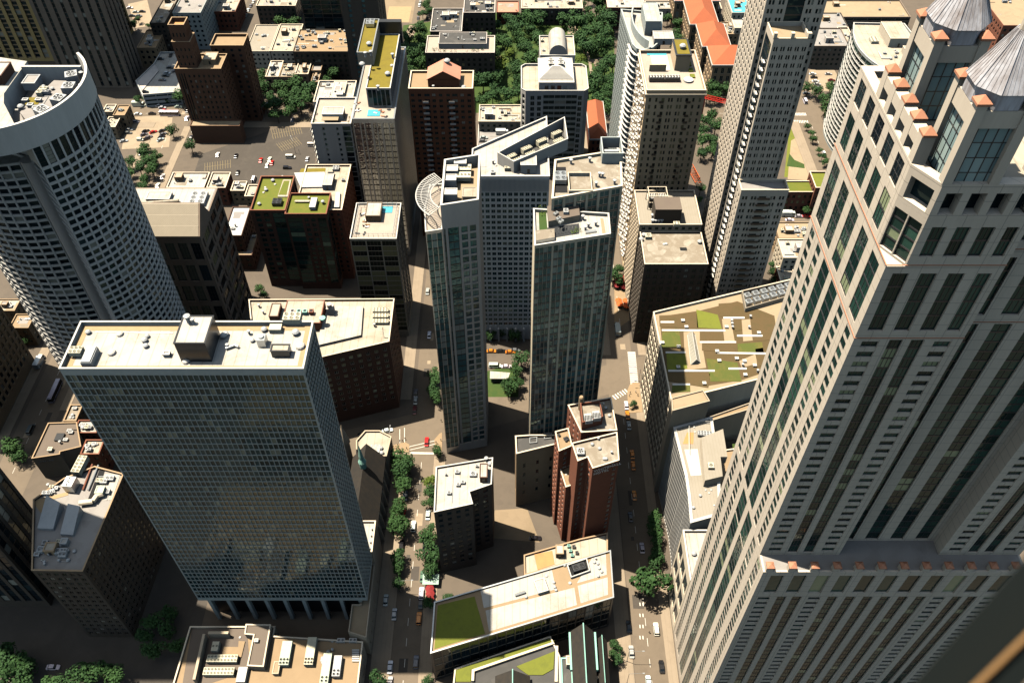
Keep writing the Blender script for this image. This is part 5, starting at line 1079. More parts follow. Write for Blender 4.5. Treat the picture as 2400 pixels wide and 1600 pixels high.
part(mb, 'crown_screen', M['slab_metal'], B.root); clutter(B.root, a[0] - 4, a[0] + 4, a[1] + 10, a[1] + 30, z, 8, 4, 0)
B.finish(100)
# cream office with the rooftop cooling pyramid
x0, x1, y0, y1, z = R(398, 213, 1222, 1380, 150)
B = Bld('chamfered_office', 'cream office tower with chamfered corners and white louvred pyramid on its roof', 'office tower', rect(x0, x1, y0, y1))
c = 2.2; sp_ = [(x0 + c, y0), (x1 - c, y0), (x1, y0 + c), (x1, y0 + 9), (x1 + 2, y0 + 9.5), (x1 + 2, y1 - 4), (x1 - 1, y1), (x0 + 2, y1), (x0, y1 - 3), (x0, y0 + 12), (x0 - 2, y0 + 11), (x0 - 2, y0 + 2), ]
sp_ = [(x0 + c, y0), (x1 - c, y0), (x1, y0 + c), (x1, y1 - c), (x1 - c, y1), (x0 + c, y1), (x0, y1 - c), (x0, y0 + c)]
so = S(cols=[('S', 2.8), ('W', 2.3), ('S', 1.6), ('W', 2.3), ('S', 1.2), ('G', 6.4), ('S', .12), ('G', 6.4), ('S', .12), ('G', 6.4), ('S', .5), ('W', 2.3), ('S', 1.2)], fh=3.25, h=2.4, sill=.3, zb=4, top=2.6, wall='concrete_white', gl='glass_dark', mul=1, fr='slab_metal', d=.35, slab=1.3, slabm='slab_metal')
B.vol(sp_, 0, z, None, {0: so, 7: S(b=2.2, w=1.8, fh=3.25, h=2.2, zb=4, top=2.6, wall='concrete_white', gl='glass_dark'), 2: S(b=4, w=2, fh=3.25, h=1.8, zb=4, top=2.6, wall='concrete_grey', gl='glass_dark')}, roof='roof_cream', ph=1.1, cap='white_paint')
zz = z - 1.1; a, b = G(1263, 212, z), G(1345, 212, z); xa, xb, ya = a[0], b[0], y0 + 2; hut(B.root, xa, xb, ya, ya + 24, zz, 4.6, 'concrete_white', 'roof_white', 'plant_house', False)
mb = MB(); h0 = zz + 4.9
for k in range(12):
    t = k / 12; m_ = 7.2 * t; mb.prism(rect(xa + m_ + .3, xb - m_ - .3, ya + 3 + m_ * .9, ya + 23.6 - m_ * .8), h0 + k*.33, h0 + k*.33 + .2)
part(mb, 'louvre', M['white_paint'], B.root)
for i in range(2):
    for j in range(2): ac(B.root, (xa+xb)/2 - 2.6 + 5.2*i, ya + 11.5 + 3.5*j, h0 + 4.0, 2.9, 2.7, .6, 1, 1, 'white_paint', 0)
for k, xx in enumerate((.22, .4, .58, .75)): slab(B.root, rect(xa + (xb-xa)*xx - 1, xa + (xb-xa)*xx + 1, ya - .08, ya - .01), zz + .2, 2.6, ['granite_dark', 'granite_dark', 'red_brick', 'slab_metal'][k], 'door')
B.finish(100)
# barrel vaulted building
zt = 28; a, b = G(1266, 130, zt), G(1348, 130, zt); yb = G(1300, 84, zt)[1]
B = Bld('vaulted_building', 'cream building with big barrel vaulted white roof beside the park trees', 'building', rect(a[0], b[0], a[1], yb))
B.vol(rect(a[0], b[0], a[1], yb), 0, zt, S(b=4, w=1.6, fh=4, h=2, wall='concrete_white', gl='glass_dark'), roof='roof_cream', ph=.8, cap='white_paint')
mb = MB(); cx, r = (a[0]+b[0])/2 + .3, 5.3; n = 14; y0_, y1_ = a[1] + 1, yb - 1
A_ = [(cx - r*math.cos(math.pi*i/n), y0_, zt - .7 + 1 + (r*1.1)*math.sin(math.pi*i/n)) for i in range(n+1)]; A_ = [(cx - r, y0_, zt - .7)] + A_ + [(cx + r, y0_, zt - .7)]
Bk = [(p[0], y1_, p[2]) for p in A_]
for i in range(len(A_) - 1): mb.poly([A_[i], A_[i+1], Bk[i+1], Bk[i]], 0)
mb.poly(A_[::-1], 1); mb.poly(Bk, 1); part(mb, 'vault_roof', [M['roof_white'], M['concrete_grey']], B.root); clutter(B.root, a[0] + .6, a[0] + 4, a[1] + 2, yb - 2, zt - .8, 4, 8, 0); B.finish()
# dark fronted block with rough white roof
x0, x1, y0, y1, z = R(270, 619, 1511, 1660, 546)
B = Bld('weathered_roof_block', 'dark fronted old block with patchy white roof and brown roof house', 'office building', rect(x0, x1, y0, y0 + 42))
qf = S(b=3.2, w=1.6, fh=3.6, h=1.9, zb=5, top=2, wall='dark_stone', gl='glass_dark', mul=1, fr='black_metal', d=.3); qs = S(b=2.6, w=1.2, fh=3.3, h=1.7, zb=4, top=1.5, wall='tan_stone', gl='glass_dark', d=.35, sill_out=.15)
B.vol(rect(x0, x1, y0, y0 + 21), 0, z, None, {0: qf, 3: qs}, roof='roof_gravel', ph=.8, cap='cream_stone')
xq = G(1637, 545, z)[0]
B.vol(rect(x0 - .6, xq + 1, y0 + 21.02, y0 + 45), 0, z + 4, None, {3: qs, 0: S(b=3, w=1.6, fh=3.3, h=1.6, zb=z, top=.5, wall='dark_stone')}, roof='roof_seam', ph=.8, cap='cream_stone')
a, b = G(1536, 552, z + 3), G(1597, 525, z + 9); zz = z + 3.2; mb = MB(); mb.box(a[0], b[0] + 1, y0 + 22.5, y0 + 31, zz, zz + 8, 0, 1); part(mb, 'plant_house', [M['dark_stone'], M['roof_brown']], B.root)
q = G(1585, 528, zz + 8); ac(B.root, q[0], q[1], zz + 8, 2.6, 2, 1.2, 2, 2, 'unit_cream', .2)
for i in range(4):
    for j in range(2): q = G(1530 + 7*i, 504 + 12*j, zz + 2); vent(B.root, q[0], q[1], zz, .7, 1)
q = G(1538, 484, zz); mb = MB(); w = rect(q[0] - 4.2, q[0] + 4.2, q[1] - 2, q[1] + 5); wi = inset(w, .3)
for i in range(4):
    for t in (zz + 7, zz + 3.5): j = (i+1) % 4; mb.prism([w[i], w[j], wi[j], wi[i]], t, t + .3)
    mb.box(w[i][0] - .15, w[i][0] + .15, w[i][1] - .15, w[i][1] + .15, zz, zz + 7)
part(mb, 'steel_frame', M['cream_stone'], B.root)
for k in range(2): mb = MB(); mb.box(q[0] - 3.6 + 4*k, q[0] - .6 + 4*k, q[1] - 1, q[1] + 3, zz, zz + 5, 0); [mb.box(q[0] - 3.4 + 4*k + i*.7, q[0] - 3.1 + 4*k + i*.7, q[1] - .8, q[1] + 2.8, zz + 5.01, zz + 5.2, 1) for i in range(4)]; part(mb, 'cooling_tower', [M['granite_dark'], M['white_paint']], B.root)
for px, py, k in ((1508, 535, 1), (1517, 551, 0), (1509, 550, 0), (1503, 560, 0), (1557, 570, 2), (1562, 569, 2), (1640, 566, 0)): vent(B.root, *G(px, py, z), z - .8, .6, k)
q = G(1519, 554, z); ac(B.root, q[0], q[1], z - .8, 2.6, 2.6, 1.4, 1, 1, 'unit_cream', .3)
B.finish(100)
# setback limestone skyscraper
B = Bld('setback_skyscraper', 'slim beige stepped skyscraper with pale sunlit side and shaded balcony slots', 'apartment tower', rect(90, 112, 275, 318))
uw = dict(wall='limestone_plain', gl='glass_dark', d=.35)
pair = lambda n: [('S', .9)] + [('W', .75), ('S', .35), ('W', .75), ('S', 1.3)] * n
pair2 = lambda n: pair(n)[:-1] + [('S', .9)]
uf = S(cols=pair2(2) + [('W', 2.6), ('S', .5)] + pair2(2), fh=3.25, h=1.75, zb=4, top=2.5, **uw); us = S(cols=[('S', .7)] + [('W', .8), ('S', 1.0)] * 8, fh=3.25, h=1.75, zb=4, top=2.5, **uw)
B.vol(rect(90, 111.5, 294, 318), 0, 190, None, {0: S(cols=pair2(2) + [('G', 5.5)] + pair2(2), fh=3.25, h=1.75, zb=4, top=2.5, slab=.5, slabm='granite_dark', **uw), 3: us, 1: us}, roof='roof_tan', ph=.8, d=.35)
B.vol(rect(92, 105, 282, 293.98), 0, 146, None, {0: S(cols=pair2(5), fh=3.25, h=1.75, zb=85, top=2.5, **uw), 3: S(cols=[('S', .6), ('G', 4), ('S', .6)], fh=3.25, h=2, zb=4, top=3, slab=.5, slabm='granite_dark', **uw), 1: us}, roof='roof_tan', ph=1.5, cap='cream_stone', d=.35)
B.vol(rect(91.4, 110.4, 275, 281.98), 0, 85, None, {0: uf, 3: S(b=3, w=1, fh=3.25, h=1.75, zb=4, top=2.5, **uw), 1: None}, roof='roof_grey', ph=1.2, cap='cream_stone', d=.35)
repeat(B.root, 'balcony', balcony(2.6, 1.2, 'x'), [M['concrete_white']], [(92, 286.2, 8 + 3.25*f) for f in range(40)])
repeat(B.root, 'iron_balcony', balcony(4.8, 1.0, 'y'), [M['black_metal']], [(100.9, 275, 6 + 3.25*f) for f in range(24)])
for x in (92.4, 98.5, 104.4): mb = MB(); mb.box(x - .6, x + .6, 281.9, 283.2, 146.01, 148); part(mb, 'corner_pier', M['cream_stone'], B.root)
B.finish(100)
# curved glass apartments by the lot
zt = 62; cx, cy = G(2080, 112, zt); cp = []
for k in range(17): a = math.radians(150 + 9.4 * k); cp.append((cx + 3 + 18.5 * math.cos(a), cy + 4 + 31 * math.sin(a)))
cp += [(cx + 19, cy + 4), (cx + 17, cy + 26), (cx - 11, cy + 27)]
B = Bld('round_glass_apartments', 'rounded teal glass apartment building with thin white floor bands and cream roof', 'apartment block', cp)
cf = S(cols=[('S', .015), ('G', .97), ('S', .015)], fh=2.9, h=2.4, zb=2, top=1.4, wall='slab_metal', gl='glass_green', d=.4, slab=.5, slabm='white_paint')
B.vol(cp, 0, zt, cf, roof='roof_cream', ph=1, cap='white_paint', d=.4)
qo = inset(cp, -.35)
for f in range(20):
    mb = MB(); mb.prism(qo[:17] + cp[16::-1], 2.02 + f*2.92, 2.3 + f*2.92); part(mb, 'floor_band', M['white_paint'], B.root)
hut(B.root, cx + 1, cx + 12, cy + 2, cy + 20, zt - 1, 5, 'cream_stone', 'roof_cream', 'penthouse'); hut(B.root, cx + 7, cx + 14, cy - 14, cy - 2, zt - 1, 3, 'cream_stone', 'roof_cream', 'plant_room'); ac(B.root, cx - 5, cy + 8, zt - 1, 4, 5, 1.4, 2, 3, 'unit_cream', .2); clutter(B.root, cx - 6, cx + 6, cy - 16, cy, zt - 1, 8, 9, 0)
B.finish(100)
# orange tiled library: hipped wings
def hip(root, x0, x1, y0, y1, z, h, mat='coral_roof', over=.6, axis=None):
    x0 -= over; x1 += over; y0 -= over; y1 += over; mb = MB(); w, d = x1 - x0, y1 - y0
    if (axis or ('x' if w > d else 'y')) == 'x': k = d / 2; R0, R1 = (x0 + min(k, w*.45), (y0+y1)/2), (x1 - min(k, w*.45), (y0+y1)/2)
    else: k = w / 2; R0, R1 = ((x0+x1)/2, y0 + min(k, d*.45)), ((x0+x1)/2, y1 - min(k, d*.45))
    v = [(x0, y0, z), (x1, y0, z), (x1, y1, z), (x0, y1, z), (*R0, z + h), (*R1, z + h)]
    mb.v += v
    fs_ = [(0, 1, 5, 4), (1, 2, 5), (2, 3, 4, 5), (3, 0, 4)] if (axis or ('x' if w > d else 'y')) == 'x' else [(0, 1, 4), (1, 2, 5, 4), (2, 3, 5), (3, 0, 4, 5)]
    for f in fs_ + [(3, 2, 1, 0)]: mb.f.append(f); mb.m.append(0)
    o = part(mb, 'hipped_roof', M[mat], root); mb = MB(); q = rect(x0 - .25, x1 + .25, y0 - .25, y1 + .25); qi = rect(x0 + .1, x1 - .1, y0 + .1, y1 - .1)
    for i in range(4):
        j = (i+1) % 4; mb.prism([q[i], q[j], qi[j], qi[i]], z - .6, z + .25)
    part(mb, 'eaves', M['white_paint'], root); return o
z = 20; nb = [G(1668, 152, z), G(1740, 152, z)]; lx0 = nb[0][0]; ly0 = nb[0][1]
B = Bld('orange_roof_library', 'long stone library with bright orange hipped roofs in stepped wings', 'library', rect(lx0 - 10, lx0 + 22, ly0, ly0 + 110))
ls = S(b=4, w=2, fh=6, h=4.2, sill=1, zb=2, top=1.6, wall='tan_brick', gl='glass_dark', mul=1, fr='cream_stone', sill_out=.2)
segs = [(lx0 + 1, lx0 + 26, ly0, ly0 + 22), (lx0 - 2, lx0 + 15, ly0 + 22.02, ly0 + 50), (lx0 - 6, lx0 + 12, ly0 + 50.02, ly0 + 82), (lx0 - 12, lx0 + 18, ly0 + 82.02, ly0 + 108)]
for i, s_ in enumerate(segs): B.vol(rect(*s_), 0, z, ls, roof='roof_tan', ph=.1); hip(B.root, *s_, z + .05 + i*.01, 7.0, over=.7 - .1*i)
q = segs[3]; hut(B.root, q[0] + 13, q[0] + 16, q[2] + 3, q[2] + 6, z + 5, 3.5, 'granite_dark', 'granite_dark', 'chimney', False)
B.finish(100)
z = 14; a = G(1428, 345, z); B = Bld('red_roof_house', 'small brick town house with steep red tiled roof under the white glass tower', 'house', rect(a[0] - 9, a[0] + 1, a[1], a[1] + 42))
B.vol(rect(a[0] - 10, a[0] - 1, a[1] + 8, a[1] + 45), 0, z, S(b=3, w=1.2, fh=3.6, h=1.8, zb=1, top=.6, wall='red_brick'), roof='roof_tan', ph=.1); hip(B.root, a[0] - 10, a[0] - 1, a[1] + 8, a[1] + 45, z + .05, 5); B.finish()
# ================================================================ LOW BLOCKS NEAR, AND THE CITY BEHIND
def LB(name, label, cat, pl, pr, pf, pb, z, spec=None, roof='roof_white', clut=(5, 1, 1), cap=None, limit=100, group=None):
    a, b, c = G(pl, pf, z), G(pr, pf, z), G(pl, pb, z)
    return simple(name, label, cat, (a[0], b[0], a[1], max(c[1], a[1] + 3), z), spec, roof, clut, .7, cap, limit, group)
def wl(wall_, **k): return S(**(dict(b=3.2, w=1.5, fh=3.4, h=1.7, zb=1.5, top=1.2, wall=wall_) | k))
# low block with air conditioners at the foot of the slab
z = 12
B = Bld('service_block', 'low tan roofed service block crowded with long cream air conditioners', 'building', rect(-111, -50, 90, 127))
B.vol([(-113, 84), (-51, 84), (-51, 121.6), (-82, 123.6), (-82, 127), (-111.5, 127)], 0, z, wl('tan_stone', b=5), roof='roof_sand', ph=.8, cap='cream_stone')
z = 11.2
def zr_(*p): return [G(a, b, z) for a, b in p]
slab(B.root, zr_((428, 1600), (494, 1600), (586, 1570), (579, 1472), (450, 1472)), z + .01, .05, 'roof_brown', 'paved_roof')
for lab, pts, h, rf in (('raised_roof', ((580, 1560), (618, 1562), (635, 1464), (577, 1463), (574, 1486), (595, 1488)), 3.0, 'roof_brown'),):
    p = [G(a, b, z + h) for a, b in pts]; mb = MB(); mb.prism(p, z, z + h, 0, 1); part(mb, lab, [M['tan_stone'], M[rf]], B.root)
    po, pi = inset(p, -.1), inset(p, .35); mb = MB()
    for i in range(len(p)): j = (i+1) % len(p); mb.prism([po[i], po[j], pi[j], pi[i]], z + h + .01, z + h + .5)
    part(mb, 'coping', M['cream_stone'], B.root)
p = zr_((464, 1600), (487, 1494), (540, 1494)); mb = MB()
for a, b in zip(p, p[1:]):
    dx, dy = b[0]-a[0], b[1]-a[1]; L = math.hypot(dx, dy); u = (dx/L, dy/L); mb.obox(a, u, 0 if a == p[0] else .9, L, -.9, 0, z, z + 3.4)
part(mb, 'screen_wall', M['tan_stone'], B.root)
slab(B.root, zr_((520, 1540), (566, 1540), (575, 1503), (560, 1502), (559, 1516), (524, 1516)), z + .06, .4, 'roof_sand', 'roof_plinth')
ac(B.root, *G(508, 1519, z), z, 2.3, 3.2, 2.0, 2, 1, 'unit_cream', .2)
ac(B.root, *G(524, 1547, z), z, 10.2, 2.5, 1.8, 9, 2, 'unit_cream', .3, 0, True, False, .4); ac(B.root, *G(516, 1577, z), z, 10.2, 2.5, 1.8, 9, 2, 'unit_cream', .3, 0, True, False, .4)
for (px, py, lx, ly, fx, fy, m_) in ((672, 1535, 3.3, 8.2, 3, 8, 'unit_green'), (730, 1530, 3.0, 9.4, 2, 8, 'unit_cream'), (766, 1570, 2.8, 10, 3, 9, 'unit_green'), (792, 1565, 2.6, 7, 2, 5, 'unit_grey')):
    o = ac(B.root, *G(px, py, z), z, lx, ly, 2.0, 0, 0, m_, .3, 0, False)
    q = G(px, py, z)
    for i in range(2 if lx < 3 else 3):
        for j in range(2):
            mb = MB(); xx = q[0] - lx/2 + lx*(i + .5)/(2 if lx < 3 else 3); yy = q[1] - ly/2 + .7 + j*1.15; mb.lathe(xx, yy, [(.46, z + 2.3), (.46, z + 2.5), (.38, z + 2.5), (.38, z + 2.36)], 12); mb.m[-1] = 1; part(mb, 'fan', [M[m_], M['fan_black']], B.root)
for k in range(6): q = G(834, 1524 + 5*k, z); mb = MB(); mb.box(q[0]-1.2, q[0]+1.2, q[1]-.25, q[1]+.25, z + .2, z + .7); part(mb, 'condenser', M['white_paint'], B.root)
for px, py, k in ((779, 1502, 2), (789, 1502, 2), (826, 1485, 2), (563, 1493, 2), (756, 1548, 0), (758, 1553, 0), (757, 1543, 0), (610, 1550, 2), (770, 1528, 0), (780, 1524, 1)): vent(B.root, *G(px, py, z), z, .4, k)
for px in (800, 828): ac(B.root, *G(px, 1502, z), z, 2.6, 1.4, .9, 2, 1, 'white_paint', .3)
q = G(602, 1502, z + 3); hut(B.root, q[0]-.6, q[0]+.6, q[1]-.5, q[1]+.5, z + 3.02, .8, 'white_paint', 'roof_white', 'roof_hatch', False)
q = G(650, 1568, z); hut(B.root, q[0]-1, q[0]+1, q[1]-2, q[1]+2, z, 1.6, 'tan_stone', 'roof_tan', 'roof_bulkhead', False)
q = G(570, 1585, z); mb = MB(); mb.box(q[0]-1.5, q[0]+1.5, q[1]-2.5, q[1]+2.5, z, z + 2.2); part(mb, 'air_handler', M['white_paint'], B.root)
B.finish()
# gothic chapel with copper fleche
B = Bld('gothic_chapel', 'dark slate roofed gothic chapel with pale copper spirelet and stone turret', 'chapel', rect(-66, -50, 164, 206))
B.vol(rect(-63, -51, 165, 196), 0, 13, S(b=4.4, w=1.3, fh=12, h=8, sill=2, zb=.5, top=.5, wall='tan_stone', gl='glass_dark', d=.5), roof='roof_grey', ph=.1)
def gable(root, x0, x1, y0, y1, z, h, mat='slate', name='gable_roof', wall='tan_stone'):
    mb = MB(); xm = (x0 + x1) / 2; mb.poly([(x0, y0, z), (xm, y0, z + h), (xm, y1, z + h), (x0, y1, z)]); mb.poly([(xm, y0, z + h), (x1, y0, z), (x1, y1, z), (xm, y1, z + h)])
    mb.poly([(x0, y0, z - .3), (x0, y1, z - .3), (xm, y1, z + h - .3), (xm, y0, z + h - .3)]); mb.poly([(xm, y0, z + h - .3), (xm, y1, z + h - .3), (x1, y1, z - .3), (x1, y0, z - .3)])
    for y in (y0, y1): mb.poly([(x0, y, z - .3), (xm, y, z + h - .3), (xm, y, z + h), (x0, y, z)]); mb.poly([(xm, y, z + h - .3), (x1, y, z - .3), (x1, y, z), (xm, y, z + h)])
    part(mb, name, M[mat], root)
    mb = MB()
    for y in (y0 + .3, y1 - .8): mb.hexa([(x0 + .3, y, z - .28), (x1 - .3, y, z - .28), (x1 - .3, y + .5, z - .28), (x0 + .3, y + .5, z - .28)], [(xm - .1, y, z + h - .5), (xm + .1, y, z + h - .5), (xm + .1, y + .5, z + h - .5), (xm - .1, y + .5, z + h - .5)])
    part(mb, 'gable_wall', M[wall], root)
gable(B.root, -63.6, -50.4, 164.6, 196.4, 13.2, 9.5)
B.vol([(-62, 196.5), (-50, 196.5), (-49, 206), (-54, 209), (-60, 209), (-63, 204)], 0, 14, None, roof='roof_cream', ph=.8, cap='tan_stone')
mb = MB(); mb.lathe(-57, 186, [(1.3, 22), (1.3, 25.5), (1.6, 25.6), (.9, 27.5), (.9, 29), (.08, 36)], 8); part(mb, 'spirelet', M['copper'], B.root)
mb = MB(); mb.lathe(-66, 199, [(1.7, 0), (1.7, 20), (2.1, 20.2), (2.1, 21), (.08, 31)], 8); part(mb, 'turret', M['tan_stone'], B.root)
for k in range(6): mb = MB(); mb.hexa([(-50.99, 167 + 5*k, 0), (-49.4, 167 + 5*k, 0), (-49.4, 168 + 5*k, 0), (-50.99, 168 + 5*k, 0)], [(-50.99, 167 + 5*k, 12), (-50.2, 167 + 5*k, 9), (-50.2, 168 + 5*k, 9), (-50.99, 168 + 5*k, 12)]); part(mb, 'buttress', M['tan_stone'], B.root)
for px, py in ((882, 1048), (888, 1060), (893, 1052), (895, 1063)): vent(B.root, *G(px, py, 13), 13.2, .5, 0)
hut(B.root, -56.5, -53, 198, 201.5, 13.2, 1.2, 'unit_grey', 'roof_white', 'roof_hatch', False)
B.finish(40)
# church in the foreground
B = Bld('stone_church', 'slate roofed stone church with weathered green copper ridges and gutters', 'church', rect(18, 33, 96, 126))
B.vol(rect(20.3, 27.2, 84, 122.6), 0, 17, S(b=5, w=1.4, fh=13, h=8, sill=2, zb=1, top=.6, wall='tan_stone', gl='glass_dark', d=.4), roof='roof_grey', ph=.1)
gable(B.root, 19.8, 27.7, 83.6, 123, 17.2, 6.4)
mb = MB(); mb.tube((23.75, 83.4, 23.65), (23.75, 123.1, 23.65), .22, 5, 0); part(mb, 'copper_ridge', M['copper'], B.root)
for x in (19.2, 27.75): mb = MB(); mb.box(x, x + .65, 110, 122.8, 15.5, 17.1); part(mb, 'copper_gutter', M['copper'], B.root)
B.vol(rect(28.6, 32, 106, 121), 0, 13.5, None, roof='roof_grey', ph=.1); gable(B.root, 28.3, 32.3, 105.6, 121.4, 13.7, 4)
mb = MB(); mb.tube((30.3, 105.5, 17.75), (30.3, 121.5, 17.75), .15, 5); part(mb, 'copper_ridge', M['copper'], B.root)
B.vol(rect(28.6, 33, 88, 105.4), 0, 14.5, None, roof='roof_grey', ph=.1)
mb = MB(); mb.hexa([(28.7, 88, 14.6), (32.9, 88, 14.6), (32.9, 105.2, 14.6), (28.7, 105.2, 14.6)], [(29.2, 89, 17), (32.3, 89, 17), (32.3, 104, 17), (29.2, 104, 17)]); part(mb, 'copper_roof', M['copper'], B.root)
B.vol(rect(16.4, 20.1, 84, 115.6), 0, 13, None, roof='roof_dark', ph=.4, cap='copper'); hut(B.root, 18.1, 19.7, 112.2, 115, 12.7, 3.2, 'cream_stone', 'roof_cream', 'chimney', False)
for k in range(5): mb = MB(); mb.box(27.9, 28.5, 98 + 5*k, 98.8 + 5*k, 0, 15); part(mb, 'buttress', M['tan_stone'], B.root)
B.finish(40)
B = Bld('parish_house', 'low slate roofed parish house framed by yellow green planted terraces', 'house', rect(-20, 16, 90, 122))
za = 11; q = [G(1058, 1640, za), (16.2, 84), (16.2, 117), G(1290, 1490, za), G(1066, 1566, za)]
B.vol(q, 0, za, wl('tan_stone'), roof='roof_dark', ph=.5, cap='cream_stone')  # dark roof colour stands in for the black shade between the terraces
def zq(*p): return [G(a, b, za) for a, b in p]
slab(B.root, zq((1068, 1596), (1068, 1567), (1180, 1532), (1180, 1545), (1104, 1568), (1103, 1596)), za - .48, .3, 'sedum_lime', 'planted_strip'); slab(B.root, zq((1182, 1531), (1286, 1496), (1300, 1500), (1182, 1544)), za - .48, .3, 'sedum_lime', 'planted_strip')
slab(B.root, zq((1105, 1596), (1106, 1570), (1296, 1505), (1300, 1509), (1112, 1574), (1111, 1596)), za - .48, 1.3, 'cream_stone', 'parapet_wall')
slab(B.root, zq((1210, 1560), (1300, 1524), (1297, 1566), (1272, 1580), (1238, 1580)), za - .48, .3, 'sedum_lime', 'roof_lawn'); slab(B.root, zq((1300, 1596), (1302, 1512), (1308, 1512), (1307, 1596)), za - .46, .5, 'cream_stone', 'terrace_path')
B.vol([(-9, 84), (12, 84), (12, 106.5), (-9, 106.5)], 0, 12.5, wl('tan_stone'), roof='roof_dark', ph=.3)
gable(B.root, -5.6, 6, 92, 109.6, 12.7, 5.5, 'slate'); mb = MB(); mb.tube((.2, 91.8, 18.3), (.2, 109.8, 18.3), .2, 5); part(mb, 'copper_ridge', M['copper'], B.root)
for x in (-7.4, 7, 10): mb = MB(); mb.box(x, x + 1.6, 103.8, 106.2, 12.3, 13.6); part(mb, 'copper_dormer', M['copper'], B.root)
slab(B.root, rect(-9, -.8, 84, 102.6), 12.8, .5, 'roof_white', 'flat_roof'); slab(B.root, rect(1.4, 11.6, 84, 102.6), 12.8, .5, 'roof_white', 'flat_roof')
B.finish(30)
# cluster in the shade west of the slab
B = Bld('sign_roof_building', 'brown flat roofed building with pale lettering on its shaded front wall', 'building', [G(74, 1074, 14), G(190, 1044, 14), G(172, 988, 14), G(118, 990, 14)])
bp2 = [G(74, 1074, 14), G(140, 1064, 14), G(141, 1058, 14), G(190, 1046, 14), G(180, 989, 14), G(113, 991, 14)]
B.vol(bp2, 0, 14, None, roof='roof_brown', ph=.6, cap='tan_brick', d=.3)
lettering('UPGRADE', bp2[0], bp2[1], 1.2, 10.6, 1.3, 'unit_grey', B.root)
q = G(141, 1026, 13.4); slab(B.root, rect(q[0]-1.6, q[0]+1.6, q[1]-1.8, q[1]+1.8), 13.42, .9, 'granite_dark', 'skylight'); hut(B.root, *[v for q in (G(120, 1056, 13.4),) for v in (q[0]-.8, q[0]+.8, q[1]-.8, q[1]+.8)], 13.4, 1.2, 'unit_cream', 'roof_white', 'roof_hatch', False)
clutter(B.root, G(120, 1050, 14)[0], G(170, 1050, 14)[0], G(120, 1050, 14)[1], G(120, 1000, 14)[1], 13.4, 4, 2, 0); B.finish()
for i, (nm, lb, a, wall, rf) in enumerate((
  ('cluttered_roof_shop', 'small shop with cluttered cream roof behind the brown flat roof', (148, 178, 986, 948, 12), 'tan_brick', 'roof_gravel'),
  ('white_roof_shop', 'small brick shop with plain white roof and red parapet against the slab tower', (172, 226, 1014, 984, 13), 'red_brick', 'roof_white'),
  ('dotted_roof_shop', 'small brick shop with stained white roof, dark vents and orange parapet', (188, 232, 1064, 1030, 14), 'rust_brick', 'roof_cream'))):
    LB(nm, lb, 'shop', a[0], a[1], a[2], a[3], a[4], wl(wall), rf, (4 + i * 2, 30 + i, 0), cap=wall)
B = Bld('courtyard_block', 'shaded brick block with black painted light well, ducts and twin lean-to skylights', 'building', [G(76, 1335, 50), G(196, 1338, 50), G(288, 1106, 50), G(155, 1120, 50)])
cp_ = [G(74, 1336, 50), G(194, 1338, 50), G(290, 1110, 50), G(222, 1092, 50), G(150, 1120, 50), G(78, 1170, 50)]
B.vol(cp_, 0, 50, wl('dark_stone', gl='glass_dark', b=2.6, fh=3.1, mul=1, fr='brown_panel'), roof='roof_grey', ph=.9, cap='tan_brick')
z = 49.1
def cr(*p): return [G(a, b, z) for a, b in p]
slab(B.root, cr((228, 1172), (262, 1172), (282, 1112), (246, 1110)), z + .01, .1, 'roof_white', 'membrane'); slab(B.root, cr((84, 1186), (100, 1207), (116, 1172), (160, 1160), (160, 1152), (80, 1172)), z + .01, .1, 'ballast', 'membrane')
for k in range(2):
    p = cr((91 + 53*k, 1241 + 14*k), (128 + 46*k, 1243 + 14*k), (150 + 46*k, 1190 + 8*k), (118 + 50*k, 1172 + 20*k)); mb = MB(); mb.hexa([(x, y, z + .02) for x, y in p], [(*p[0], z + 1.2), (*p[1], z + 1.2), (*p[2], z + 3.4), (*p[3], z + 3.4)]); part(mb, 'lean_to_skylight', M['unit_grey'], B.root)
ac(B.root, *G(193, 1098, z), z, 3.0, 6.8, 2.2, 2, 5, 'unit_cream', 1.0, -.1, sub=True)
ac(B.root, *G(172, 1143, z), z, 3.4, 4, 3.6, 1, 3, 'steel', .5, -.1)
for a in ([(208, 1150), (232, 1092)], [(196, 1150), (218, 1090)]): duct(B.root, cr(*a), z, .35, 'red_brick' if a[0][0] < 200 else 'steel')
duct(B.root, cr((190, 1184), (222, 1180), (232, 1166), (246, 1162)), z + .4, .9, 'cream_stone')
slab(B.root, cr((206, 1170), (224, 1170), (247, 1100), (234, 1098)), z + .01, .06, 'fan_black', 'painted_dark_well')  # flat black sheet paints the dark depth of a well
hut(B.root, *[v for q in (G(240, 1156, z),) for v in (q[0]-1.3, q[0]+1.3, q[1]-1.4, q[1]+1.4)], z, 2.4, 'unit_green', 'unit_green', 'plant_box', False)
q = G(155, 1274, z); hut(B.root, q[0]-1, q[0]+1, q[1]-1, q[1]+1, z, 1.8, 'unit_grey', 'roof_white', 'roof_hatch', False)
for k in range(10): vent(B.root, *G(RN.uniform(95, 185), RN.uniform(1270, 1325), z), z, .35, RN.randrange(2))
clutter(B.root, G(100, 1250, z)[0], G(180, 1250, z)[0], G(120, 1320, z)[1], G(120, 1262, z)[1], z, 14, 19, 1); clutter(B.root, G(215, 1150, z)[0], G(262, 1150, z)[0], G(230, 1180, z)[1], G(230, 1112, z)[1], z, 8, 29, 0)
clutter(B.root, *[G(95, 1170, z)[0], G(140, 1150, z)[0], G(95, 1170, z)[1] + 1, G(95, 1130, z)[1]], z, 8, 12, 0)
B.finish(100)
